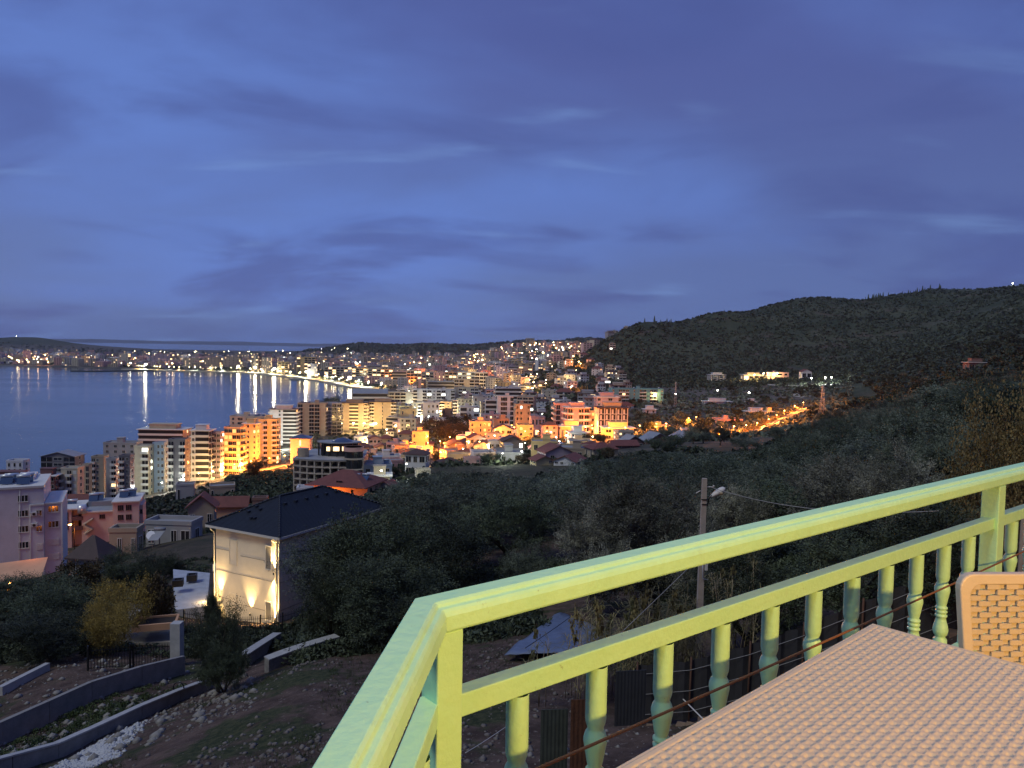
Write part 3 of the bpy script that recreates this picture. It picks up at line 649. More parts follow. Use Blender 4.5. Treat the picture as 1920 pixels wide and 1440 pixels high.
# middle rows
mid = [
 ('long cream terrace block with white bands and a sloping grey roof, nearest the water', 658, 724, 738, 800, 5, 10, .5, 'LLLLL', 'bb', 'cream', 'gablex', TRIM),
 ('cream block with black vertical slot, second in the row inland from the bay', 724, 770, 736, 805, 7, 14, .6, 'bbb_', 'bbb', 'cream', 'flat', TRIMC),
 ('long bright white apartment range with seven storeys of balconies', 772, 852, 731, 850, 7, 6, .35, 'b_bbwbb_b', 'bb', 'white', 'flat', TRIM),
 ('white and yellow block with six balcony columns beside the long white range', 850, 896, 728, 860, 7, 6, .5, '_bb_bb', 'bb', 'cream', 'flat', TRIM),
 ('small bright white house block with arched windows in three columns', 790, 822, 756, 640, 5, 8, .7, '_vvv', 'vv', 'white', 'flat', TRIM),
 ('pale yellow two storey building with tiled eaves left of the bright white block', 748, 778, 768, 640, 3, 8, .8, 'w_w', 'w', 'yellow', 'flat', TRIM),
 ('brown square house right of the bright white block', 828, 848, 768, 650, 3, 8, .8, 'w_w', 'w', 'brown', 'flat', TRIMG),
 ('white modern building with blue ramp facade and yellow upper storey', 860, 898, 764, 640, 4, 8, .7, 'LwW', 'w', 'white', 'flat', TRIM),
 ('dark grey concrete block with plain walls in the middle of town', 884, 914, 745, 690, 5, 8, .9, 'w__', 'w', 'grey', 'flat', TRIMG),
 ('white slab block with black balcony bands, stepped top', 908, 936, 751, 620, 6, 6, .8, 'LL', 'w', 'white', 'flat', TRIM),
 ('white and black grid apartment block with three window columns', 930, 962, 744, 600, 7, 6, .7, '_gg_g', 'w', 'white', 'flat', TRIM),
 ('wide white stepped block behind the black and white grid block', 926, 976, 728, 760, 7, 6, .6, 'LLL', 'bb', 'white', 'flat', TRIM),
 ('tan apartment block with small double windows, beside the white grid block', 962, 994, 759, 540, 5, 10, .8, 'ww_w', 'ww', 'tan', 'flat', TRIMC),
 ('grey blue block with dark window bands behind the tree covered knoll', 800, 850, 716, 1000, 6, 8, .5, 'LLLL', 'bb', 'blue', 'flat', TRIMG),
 ('cream block with balcony columns above the long white range', 848, 898, 712, 1050, 6, 8, .5, 'bb_bb', 'bb', 'cream', 'flat', TRIM),
]
for (lb, a, b, t, d, nf, ro, ra, f, s_, w_, rf, tr) in mid:
    B_(lb, a, b, t, d, nf, ro, ra, f, s_, w_, tr, roof=rf, roofm=ROOFG, indiv=d < 700, lit=.08, litm=LITC)
sea = [
 ('slim cream tower on the seafront directly above the brightest floodlight', 470, 484, 668, 1960, 11, 'b_b', 'cream'),
 ('wide pale tower with fine window grid, second of the seafront towers', 490, 508, 671, 1930, 10, 'wwww', 'cream'),
 ('brown block between the pale towers on the seafront', 482, 491, 669, 2000, 10, 'ww', 'brown'),
 ('yellow glowing stepped block by the bright beach light', 518, 541, 679, 1860, 6, 'bbb', 'yellow'),
 ('tall sand coloured tower with balcony columns left of the white tower', 553, 592, 670, 1830, 9, 'b_bbb', 'ochre'),
 ('white tower with vertical strips standing right at the promenade bend', 575, 594, 683, 1700, 6, 'b_w', 'white'),
 ('long pale grey range on the promenade with cream ends', 604, 660, 688, 1640, 5, 'bbbbbbb', 'cream'),
 ('orange lit block on the promenade beside the long pale range', 658, 688, 691, 1560, 6, 'bbbb', 'ochre'),
 ('cream block with four dark window columns on the promenade', 688, 714, 692, 1480, 6, 'bbb', 'cream'),
 ('ochre block with yellow lit balconies at the end of the promenade', 712, 736, 693, 1430, 6, 'bbb', 'ochre'),
 ('white and red banded building with blue sign light', 734, 762, 697, 1370, 5, 'LLL', 'mauve'),
 ('cream block with five balcony columns behind the banded building', 761, 789, 695, 1300, 6, 'bbbb', 'cream'),
 ('greenish grey block with open balconies in the second town row', 790, 812, 698, 1280, 6, 'bbb', 'grey'),
 ('reddish wide block in the second town row', 812, 834, 699, 1250, 6, 'www', 'pink'),
 ('block with bright orange lit corner in the second town row', 833, 855, 698, 1230, 6, 'bbb', 'orange'),
 ('blue grey slab with white top storey in the second town row', 856, 890, 698, 1200, 5, 'WWWW', 'blue'),
 ('white grid fronted block at the right end of the second town row', 889, 914, 699, 1180, 5, 'gbg', 'white'),
 ('dark grandstand like block with black roof band on the bay front', 416, 450, 669, 2150, 5, 'wwww', 'tan'),
 ('long brown block left of the grandstand like building', 378, 414, 671, 2160, 5, 'wwwww', 'tan'),
 ('brown block with vertical bays on the bay front left of the park', 340, 376, 672, 2170, 5, 'wwww', 'sand'),
 ('wide pinkish block on the far left bay front', 280, 322, 664, 2350, 6, 'wwww', 'mauve'),
 ('pair of grey slab towers far left behind the harbour', 220, 242, 663, 2300, 7, 'w_w', 'cream'),
 ('grey tower block alone on the far left shore', 40, 60, 659, 2500, 8, 'ww_', 'mauve'),
 ('green grey low block behind the harbour sheds', 118, 144, 668, 2450, 4, 'www', 'blue'),
 ('red lit harbour building behind the jetty', 150, 168, 668, 2350, 4, 'ww', 'orange'),
 ('white quay hall with long lit front', 196, 240, 681, 2230, 2, 'aaaa', 'white'),
 ('white low pavilion on the shore by the dark park trees', 386, 408, 688, 2070, 3, 'ggg', 'white'),
]
for (lb, a, b, t, d, nf, f, w_) in sea: B_(lb, a, b, t, d + 14, nf, 6, .7, f, 'bb', w_, TRIMC if w_ != 'white' else TRIM, lit=.26, litm=LITW)
# inland neighbourhood
hs = [
 ('white two storey house with grey flat roof beside the orange lit crossing', 702, 750, 857, 330, 2, 16, .7, 'w_w_w', 'WW', 'white', 'flat', .05),
 ('little orange lit hut roofed in red at the crossing', 738, 762, 838, 370, 2, 10, .8, 'W_W', 'w', 'orange', 'flat', .3),
 ('orange three storey house with blank wall under the dark knoll', 771, 802, 811, 425, 3, 6, .8, 'w__w', 'ww', 'orange', 'flat', .05),
 ('house with brown hip roof and pale lit porch in front of the orange flats', 854, 886, 829, 400, 2, 8, .9, 'wWw', 'w', 'tan', 'hip', .3),
 ('orange lit four storey flats with square balcony frames', 878, 920, 792, 445, 4, 8, .7, 'n_dnn', 'ww', 'orange', 'flat', .1),
 ('second orange flats with white balcony rails, right behind the first', 922, 954, 787, 460, 4, 10, .8, '_bb', 'ww', 'orange', 'flat', .15),
 ('bare tan three storey cube with small windows between orange houses', 908, 940, 815, 395, 3, 12, .9, 'w_w_w', 'www', 'tan', 'flat', .05),
 ('long orange lit hall with grey flat roof and a row of windows', 822, 882, 847, 352, 2, 26, .8, 'wwww', 'wwwww', 'orange', 'flat', .1),
 ('white gabled house with two dark windows beside the tan cube', 948, 976, 824, 400, 2, 6, .9, 'w_w', 'w', 'white', 'gable', .05),
 ('mauve villa with brown overhanging roof above the olive grove', 818, 862, 874, 275, 2, 10, .8, 'sWW', 'w', 'mauve', 'hip', 0),
 ('low grey house with solar panels left of the mauve villa', 792, 824, 880, 300, 2, 10, .8, 'ww', 'w', 'grey', 'flat', .05),
 ('pink low house with broken parapet right of the mauve villa', 868, 900, 886, 262, 2, 10, .7, 'n_n', 'w', 'pink', 'flat', 0),
 ('low grey shed with flat roof behind the pink low house', 884, 916, 878, 300, 1, 10, .7, 'ww', '', 'grey', 'flat', 0),
 ('small house with red edge roof lit yellow from the lane', 776, 806, 900, 232, 1, 16, .8, 'ww', 'w', 'cream', 'flat', 0),
 ('low white building with blue gable at the lane bend', 930, 962, 856, 330, 1, 6, .7, 'W_w', 'w', 'white', 'gable', .1),
 ('flat roofed white bungalow with pink wall behind the blue gable', 938, 970, 842, 370, 1, 6, .7, 'W_', 'w', 'pink', 'flat', .1),
 ('orange lit square villa with two window columns', 968, 1000, 799, 405, 3, 10, .8, 'w_w', 'dd', 'ochre', 'flat', .15),
 ('dusky pink house with brown hip roof below the flat pink house', 1014, 1046, 797, 400, 3, 12, .8, 'ww', 'w', 'pink', 'hip', .1),
 ('mauve flat roofed house with a row of small windows', 992, 1022, 783, 460, 2, 10, .8, 'wwww', 'w', 'mauve', 'flat', .05),
 ('salmon hotel block with rounded corner and blank wall', 1037, 1068, 758, 470, 6, 6, 1.2, 'r__', 'bb', 'pink', 'flat', .05),
 ('salmon hotel wing with deep curved balcony bands', 1056, 1106, 765, 440, 5, 10, .8, 'b_bb', 'bb', 'pink', 'slab', .08),
 ('low colonnade with orange lit columns below the salmon hotel', 1047, 1094, 800, 400, 1, 6, .5, 'nnnnn', 'n', 'orange', 'slab', 0),
 ('bright yellow lit narrow house between salmon hotel and grey frame block', 1104, 1117, 772, 455, 4, 6, 1, 'w', 'w', 'yellow', 'flat', .1),
 ('unfinished brown frame block with four open floors', 1116, 1178, 765, 425, 5, 6, .6, 'ooooo', 'ooo', 'tan', 'slab', .06),
 ('pink and white set back top storeys on the frame block, with bright lamp', 1113, 1160, 745, 480, 7, 6, .6, 'n_W_', 'w', 'mauve', 'slab', .15),
 ('yellow lit low house with wide terrace roof below the frame block', 1128, 1190, 803, 385, 2, 8, .5, 'WWWW', 'w', 'yellow', 'slab', .2),
 ('cream three storey block with black windows in front of the yellow terrace', 1151, 1190, 810, 345, 3, 16, .8, 'ww_w', 'ww', 'cream', 'flat', .02),
 ('stacked white modern villa with dark wide windows', 1064, 1100, 812, 345, 3, 14, .9, 'W_W', 'w', 'white', 'slab', .1),
 ('white villa with red hip roof and columned porch', 990, 1032, 843, 322, 2, 8, .7, 'WwW', 'w', 'white', 'hip', .05),
 ('narrow grey house with small red roof right of the white villa', 1031, 1056, 838, 326, 2, 8, .9, 'bb', 'w', 'grey', 'hip', .1),
 ('long single storey house with red roof and white corner balcony', 1100, 1154, 842, 292, 2, 12, .6, 'wwn', 'w', 'cream', 'gablex', 0),
 ('red roofed wing stepping down to the grove behind the gabled white house', 1140, 1200, 846, 300, 2, 12, .7, 'ww', 'w', 'brown', 'gablex', 0),
 ('white gabled house with two tall windows and big red roof', 1040, 1100, 866, 240, 2, -24, 1.3, 'ww_w', 'ww', 'white', 'gable', 0),
 ('yellow lit annex with small balconies left of the gabled white house', 994, 1038, 869, 245, 2, 22, .8, '__w', 'ww', 'yellow', 'gable', 0),
 ('teal long hotel with lilac balcony bays and two roof turrets', 1142, 1246, 730, 690, 5, 6, .25, 'w_bbb_w_bb_bb_w', 'ww', 'teal', 'flat', .08),
 ('low pink house with white cornice beside the glowing lane', 1338, 1398, 791, 520, 1, 8, .7, 'wwWww', 'ww', 'pink', 'flat', .1),
 ('white flat roofed bungalow above the glowing lane', 1396, 1442, 779, 580, 1, 6, .5, 'WwwW', 'w', 'white', 'slab', 0),
 ('tall narrow house lit from inside at the lane bend', 1434, 1452, 780, 570, 2, 6, .9, 'WW', 'w', 'yellow', 'slab', .8),
 ('unfinished white frame building alone at the foot of the hill', 1328, 1363, 703, 1000, 4, 4, .6, 'ogogo', 'oo', 'white', 'slab', 0),
 ('yellow glowing villa among dark trees', 1214, 1260, 800, 450, 2, 8, .7, 'WbW', 'w', 'yellow', 'flat', .4),
 ('small white box house on the dark slope', 1276, 1298, 806, 400, 1, 8, .8, 'w', 'w', 'white', 'flat', 0),
 ('low white hut half hidden in trees by the thin mast', 1206, 1232, 768, 600, 1, 4, .8, 'ww', 'w', 'white', 'slab', 0),
 ('long white wall like shed among the valley trees', 1318, 1374, 757, 690, 1, 4, .3, '', '', 'white', 'slab', 0),
 ('white open porch building among the valley trees', 1400, 1420, 758, 680, 1, 4, .8, 'nn', 'w', 'white', 'slab', 0),
 ('reddish terrace house on the quarry shelf with glowing porch', 1440, 1482, 699, 960, 2, 4, .5, 'nWn', 'w', 'pink', 'flat', .3),
 ('dim grey house on the quarry shelf behind lit arches', 1390, 1436, 703, 980, 1, 4, .5, 'aaaa', 'w', 'sand', 'slab', .6),
 ('pale house on the shelf by the white road ramp', 1500, 1524, 697, 930, 1, 4, .7, 'WW', 'w', 'white', 'gable', .2),
 ('long white roofed house low on the right hillside', 1810, 1856, 680, 520, 1, 4, .5, 'WnW', 'w', 'brown', 'slab', 0),
 ('hilltop house with one white lamp on the right ridge', 1886, 1906, 541, 1690, 2, 0, .8, 'ww', 'w', 'white', 'flat', .1),
 ('round fronted block on the little castle hill', 893, 906, 657, 3000, 5, 0, .9, 'ww', 'w', 'sand', 'flat', .1),
 ('pair of pale towers at the foot of the dark hill', 1048, 1060, 671, 1750, 8, 0, .9, 'b_b', 'ww', 'mauve', 'flat', .1),
 ('pale stair shaped tower right of the tower pair', 1059, 1069, 669, 1760, 8, 0, .9, 'b_', 'ww', 'white', 'flat', .1),
 ('brick red ruin with open roof behind the navy roof', 470, 500, 938, 175, 2, 10, .7, '', '', 'brown', 'flat', 0),
]
HB = {}
for (lb, a, b, t, d, nf, ro, ra, f, s_, w_, rf, li) in hs:
    nm = 'house' if nf <= 3 else 'apartment_building'
    HB[lb[:24]] = B_(lb, a, b, t, d, nf, ro, ra, f, s_, w_, TRIM, roof=rf, indiv=d < 480, lit=li, name=nm, cat='house' if nf <= 3 else 'building', roofm=(ROOFB if 'brown' in lb else None), litm=LITO if w_ in ('orange', 'ochre', 'yellow', 'pink') else LITW)
# ================================================================ near-left buildings, built face by face
class Face:
    """a facade plane: origin at photo column pc, distance d, ground zg; lets pieces be set where the photograph shows them"""
    def __init__(s, root, d, pc): s.root = root; s.d = d; s.pc = pc
    def loc(s, px, py):
        p = P(px, py, s.d); return s.root.matrix_basis.inverted() @ p
def setpiece(root, name, x0, x1, z0, z1, y, mats, kind='window', muntins=1, parent=None):
    m = MB(); w = x1 - x0; h = z1 - z0; t = .06
    if kind == 'window':
        m.box(0, w, -.02, .03, 0, h, 1)
        m.box(-t, 0, -.07, .03, -t, h + t, 0); m.box(w, w + t, -.07, .03, -t, h + t, 0); m.box(0, w, -.07, .03, h, h + t, 0); m.box(-t - .05, w + t + .05, -.14, .03, -t - .06, -t, 0)
        m.box(0, w, -.07, .03, -t, 0, 0)
        for k in range(muntins): xx = w * (k + 1) / (muntins + 1); m.box(xx - .05, xx + .05, -.05, -.021, 0, h, 0)
    else:
        m.box(0, w, -.07, .03, 0, h, 0)
        for k in range(int(h / .18)): m.box(.03, w - .03, -.085, -.071, k * .18 + .03, k * .18 + .15, 0)
    return m.build(name, mats, root, (x0, y, z0))
# --- the white block at the left edge
def white_block():
    d = 120; g = gp(20, d); zg = P(20, 1092, d).z - .5
    AN = math.radians(27)
    def ray(px, py, yl=0):
        r = CM @ Vector(((px - 960) / F, -(py - 720) / F, -1)); n = Vector((math.sin(AN), -math.cos(AN), 0)); o = Vector((g.x, d, 0)) - n * yl - EYE
        k = n.dot(o) / n.dot(r); return EYE + r * k
    root = thing('apartment_building', 'lilac white five storey block with triple windows at the left edge', 'building', (g.x, d, zg))
    root.rotation_euler[2] = AN
    def X(px): q = ray(px, 1000); return (q.x - g.x) * math.cos(AN) + (q.y - d) * math.sin(AN)
    Z = lambda py, px=60: ray(px, py).z - zg
    wm = WALL['lilac']; D = 12
    m = MB(); m.box(X(-70), X(83), 0, D, -4, Z(915)); m.build('wall', wm, root)
    m = MB(); m.box(X(83) + .01, X(117), .25, D - 1, -4, Z(948)); m.box(X(57), X(83), -.35, -.004, -4, Z(948)); m.build('side_wing', wm, root)
    m = MB(); m.box(X(-72), X(84), -.2, D + .2, Z(915) + .002, Z(911)); m.box(X(56.5), X(83.9), -.45, -.21, Z(948) + .002, Z(945)); m.box(X(84), X(118), .1, D - .8, Z(948) + .002, Z(945)); m.build('cornice', TRIM, root)
    for k, py in enumerate((928, 956, 985, 1015)): setpiece(root, 'window', X(35), X(53), Z(py + 11), Z(py), -.004, [TRIM, GLASS], muntins=2)
    for py in (957, 986): setpiece(root, 'window', X(69), X(79), Z(py + 10), Z(py), -.354, [TRIM, GLASS])
    setpiece(root, 'window', X(69), X(79), Z(1058), Z(1048), -.354, [TRIM, GLASS])
    setpiece(root, 'shutter', X(69), X(80.5), Z(1031), Z(1019), -.354, [TRIM], 'shutter')
    for py in (952, 981): setpiece(root, 'window', X(91), X(109.5), Z(py + 11), Z(py), .246, [TRIM, GLASS], muntins=2)
    for py in (1014, 1042): setpiece(root, 'shutter', X(90), X(111), Z(py + 12), Z(py), .246, [TRIM], 'shutter')
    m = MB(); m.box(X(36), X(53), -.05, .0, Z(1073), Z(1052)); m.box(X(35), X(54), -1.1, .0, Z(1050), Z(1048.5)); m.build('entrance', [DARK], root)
    m = MB(); m.tube([(X(38.6), -.08, Z(915)), (X(35), -.08, -2)], .05, 6); m.tube([(X(57.5), -.42, Z(946)), (X(57.5), -.42, -2)], .05, 6); m.tube([(X(116.5), .15, Z(946)), (X(116.5), .15, -2)], .06, 6); m.build('downpipe', TRIM, root)
    for px, py in ((65, 966), (65, 987)):
        m = MB(); m.box(-.45, .45, -.35, 0, 0, .6); m.lathe([(.22, 0), (.22, .03)], 12, 1, Matrix.Translation((0, -.36, .3)) @ Matrix.Rotation(PI / 2, 4, 'X')); m.build('air_conditioner', [TRIM, METALD], root, (X(px), -.36, Z(py)))
    m = MB(); m.box(X(22), X(57), 6, 12, Z(911) + .01, Z(905)); m.build('stair_hut', wm, root)
    for px, yy in ((8, 3), (16, 4), (42, 2), (47, 3.5)):
        q = MB(); q.add([(-.9, -.7, .15), (.9, -.7, .15), (.9, .7, 1.2), (-.9, .7, 1.2)], [(0, 1, 2, 3)], 0); q.tube([(-1, .75, 1.3), (1, .75, 1.3)], .28, 8, 1); q.box(-.85, -.8, .6, .65, 0, 1.2, 1); q.box(.8, .85, .6, .65, 0, 1.2, 1)
        q.build('solar_heater', [SOLAR, TANK], root, (X(px), yy, Z(911)))
    return root
white_block()
# --- the salmon building behind
def salmon():
    d = 165; g = gp(190, d); zg = P(190, 1014, d).z - 2.5
    AN = math.radians(20)
    def ray(px, py, yl=0):
        r = CM @ Vector(((px - 960) / F, -(py - 720) / F, -1)); n = Vector((math.sin(AN), -math.cos(AN), 0)); o = Vector((g.x, d, 0)) - EYE
        return EYE + r * (n.dot(o) / n.dot(r))
    root = thing('apartment_building', 'salmon lit building with stepped roofs, outer stair and small balconies, right of the white block', 'building', (g.x, d, zg))
    root.rotation_euler[2] = AN
    def X(px): q = ray(px, 970); return (q.x - g.x) * math.cos(AN) + (q.y - d) * math.sin(AN)
    Z = lambda py, px=190: ray(px, py).z - zg
    wm = wallm('salmon', (.64, .47, .42))
    m = MB(); m.box(X(118), X(134), 0, 9, -3, Z(953)); m.box(X(134) + .01, X(153), 2, 9, -3, Z(951)); m.box(X(153) + .01, X(213), 0, 9, -3, Z(960)); m.box(X(213) + .01, X(262), -1.2, 8, -3, Z(942)); m.box(X(262) + .01, X(268), 0, 6, -3, Z(950)); m.build('wall', wm, root)
    m = MB(); m.box(X(116), X(154), -.4, 9.3, Z(953) + .002, Z(950.5)); m.box(X(154) + .02, X(212), -.4, 9.3, Z(960) + .002, Z(957.5)); m.box(X(211), X(264), -1.6, 8.4, Z(942) + .002, Z(939.5)); m.build('cornice', TRIM, root)
    m = MB(); m.box(X(156), X(212), 0, 9, Z(957.5) + .002, Z(957)); m.box(X(157), X(212), 5, 9.2, Z(957), Z(948)); m.build('roof', ROOFF, root)
    FR = WALL['maroon']
    for py0, py1 in ((958, 971), (974, 989)): setpiece(root, 'window', X(124), X(128), Z(py1), Z(py0), -.004, [FR, GLASS], muntins=0)
    for py0, py1 in ((961, 970), (974, 988)): setpiece(root, 'window', X(144), X(152.5), Z(py1), Z(py0), 1.996, [FR, GLASS])
    for py in (971, 989): m = MB(); m.box(X(134.2), X(156), -.2, 1.98, Z(py + 2), Z(py)); m.box(X(134.2), X(156), -.2, -.12, Z(py), Z(py - 5)); m.build('balcony', WALL['maroon'], root)
    setpiece(root, 'window', X(187), X(196.5), Z(972), Z(965), -.004, [FR, GLASS], muntins=2)
    for px in (223, 238):
        for py in (947.5, 965.5): setpiece(root, 'window', X(px), X(px + 9.5), Z(py + 9), Z(py), -1.204, [FR, GLASS], muntins=2)
    setpiece(root, 'window', X(263), X(267), Z(966), Z(959), -.004, [FR, GLASS], muntins=0)
    for k in range(3):
        m = MB()
        for q in range(8):
            f = q / 8; x = X(157) + (X(172) - X(157)) * (f if k % 2 else 1 - f); m.box(x, x + 1.9 / 8 * 1.3, -1.6, -.02, Z(970 + k * 9) - f * (Z(970) - Z(979)) - .2, Z(970 + k * 9) - f * (Z(970) - Z(979)))
        m.build('stair_flight', TRIMC, root)
    for px, yy in ((166, 6), (176, 6.5), (229, 3), (243, 4), (126, 5)):
        q = MB(); q.add([(-.9, -.7, .15), (.9, -.7, .15), (.9, .7, 1.4), (-.9, .7, 1.4)], [(0, 1, 2, 3)], 0); q.tube([(-1, .75, 1.5), (1, .75, 1.5)], .3, 8, 1); q.box(-.85, -.8, .6, .65, 0, 1.3, 1); q.box(.8, .85, .6, .65, 0, 1.3, 1)
        q.build('solar_heater', [SOLAR, TANK], root, (X(px), yy, Z(957 if px < 213 else 939.5) + (1.0 if 155 < px < 213 else 0)))
    m = MB(); m.tube([(X(154.5), -.3, Z(960)), (X(154.5), -.3, Z(945))], .9, 10); m.build('water_tank', TANK, root)
salmon()
# --- the round fronted unfinished block
def round_block():
    d = 238; pc = 608; g = gp(pc, d); zg = P(pc, 940, d).z
    root = thing('apartment_building', 'unfinished round fronted concrete block with open bays and a glazed corner drum', 'building', (g.x, d + 16, zg))
    s = d / F; Rr = 26.0; zt = P(pc, 866, d).z - zg; nf = 6; fh = zt / nf; wm = WALL['concrete']
    a0, a1 = math.radians(-118), math.radians(-66)
    def arc(r, a): return (r * math.cos(a) + 1.0, r * math.sin(a) + 12.0)
    def ringslab(m, r0, r1, z0, z1, b0, b1, n, mi=0):
        for k in range(n):
            u, v = b0 + (b1 - b0) * k / n, b0 + (b1 - b0) * (k + 1) / n
            p = [arc(r0, u), arc(r1, u), arc(r1, v), arc(r0, v)]
            m.prism([p[0], p[1], p[2], p[3]], z0, z1, mi)
    m = MB(); pts = [arc(Rr - 3, a0 + (a1 - a0) * k / 16) for k in range(17)]
    m.prism(pts + [(9, 10), (-11, 10)], -4, zt); m.build('wall', DARK if 0 else WALL['tan'], root)
    for k in range(nf + 1):
        m = MB(); ringslab(m, Rr - 3.2, Rr + .35, k * fh - .2, k * fh + .2, a0, a1, 18); m.build('floor_slab', wm, root)
    nb = 9
    for j in range(nb + 1):
        a = a0 + (a1 - a0) * j / nb; m = MB(); x, y = arc(Rr, a)
        T = Matrix.Translation((x, y, 0)) @ Matrix.Rotation(a - PI / 2, 4, 'Z')
        m.box(-.22, .22, -3, .2, -4, zt, 0, T); m.build('pier_wall', wm, root)
    for k in range(nf):
        for j in range(nb):
            if j in (7,): 
                a = a0 + (a1 - a0) * (j + .5) / nb; x, y = arc(Rr - .1, a); T = Matrix.Translation((x, y, 0)) @ Matrix.Rotation(a - PI / 2, 4, 'Z')
                m = MB(); m.box(-1.12, 1.12, -.4, .1, k * fh + .2, k * fh + fh - .2, 0, T); m.build('blind_panel', wm, root); continue
            a = a0 + (a1 - a0) * (j + .5) / nb; x, y = arc(Rr - 2.9, a); T = Matrix.Translation((x, y, 0)) @ Matrix.Rotation(a - PI / 2, 4, 'Z')
            m = MB(); m.box(-.2, 1.0, -.1, .12, k * fh + .2, k * fh + fh * .8, 0, T); m.build('shade_panel_bay', DARK, root)  # dark panel stands for the shade inside the bay
            m = MB(); x, y = arc(Rr + .15, a); T = Matrix.Translation((x, y, 0)) @ Matrix.Rotation(a - PI / 2, 4, 'Z'); m.box(-1.1, 1.1, -.04, .0, k * fh + .95, k * fh + 1.0, 0, T); m.box(-1.1, 1.1, -.04, .0, k * fh + .55, k * fh + .58, 0, T); m.build('railing', METALD, root)
    zt2 = P(655, 841, d).z - zg; xc = (655 - pc) * s + .4; r = 3.0
    m = MB(); m.lathe([(r, -4), (r, zt2)], 24, 0, Matrix.Translation((xc, -11.5, 0))); m.build('glazed_drum', GLASS, root)
    for k in range(6):
        z = zt2 - k * (zt2 / 5.0); m = MB(); m.lathe([(r + .05, z - (1.4 if k == 0 else .5)), (r + .3, z - (1.3 if k == 0 else .5)), (r + .3, z), (r + .05, z)], 24, 0, Matrix.Translation((xc, -11.5, 0)), False); m.build('drum_band', WALL['pink'] if k == 0 else wm, root)
    m = MB()
    for k in range(10): a = 2 * PI * k / 10; m.box(-.05, .05, -.05, .05, 0, zt2 - 1.5, 0, Matrix.Translation((xc + (r + .04) * math.cos(a), -11.5 + (r + .04) * math.sin(a), 0)))
    m.build('mullions', METALD, root, kind='stuff')
    m = MB(); x0 = (549 - pc) * s + 1.1; m.lathe([(1.9, -4), (1.9, P(549, 846, d).z - zg)], 16, 0, Matrix.Translation((x0, -8.5, 0))); m.build('corner_tower', WALL['tan'], root)
    for k in range(5): m = MB(); z = (k + 1) * fh * .9; m.lathe([(2.0, z), (2.3, z), (2.3, z + .8), (2.0, z + .8)], 16, 0, Matrix.Translation((x0, -8.5, 0)), False); m.build('corner_balcony', TRIM, root)
    m = MB(); pts = [arc(Rr + .5, a0 + (a1 - a0) * k / 18) for k in range(19)]; m.prism(pts + [(9, 10), (-11, 10)], zt + .21, zt + .5); m.build('roof_deck', ROOFF, root)
    zp = P(625, 836, d).z - zg
    m = MB(); m.prism([(5 * math.cos(a) * 1.5 + 2.0, 4.2 * math.sin(a) - 4) for a in np.linspace(0, 2 * PI, 25)[:-1]], zp - .35, zp); m.build('roof', ROOFF, root)
    m = MB(); m.lathe([(3.6, zp), (2.2, zp + .7), (.3, zp + 1.2)], 16, 0, Matrix.Translation((3, -4, 0))); m.build('dome', SOLAR, root)
    m = MB(); m.prism([(4.2 * math.cos(a) * 1.5 + 2.0, 3.4 * math.sin(a) - 4) for a in np.linspace(0, 2 * PI, 21)[:-1]], zt + .5, zp - .36); m.build('penthouse_glass', GLASS, root)
    m = MB()
    for k in range(9): a = PI + PI * k / 8; m.box(-.15, .15, -.15, .15, zt + .5, zp - .36, 0, Matrix.Translation((2 + 7 * math.cos(a), -4 + 3.8 * math.sin(a), 0)))
    m.build('columns', METALD, root, kind='stuff')
    for px in (604, 617, 622, 634): 
        q = P(px, 848, d); m = MB(); m.box(-.55, .55, -.1, .1, -.7, .7); m.build('lit_window', LITW, root, (q.x - g.x, -8.1 if px < 630 else -7.9, q.z - zg))
    return root
round_block()
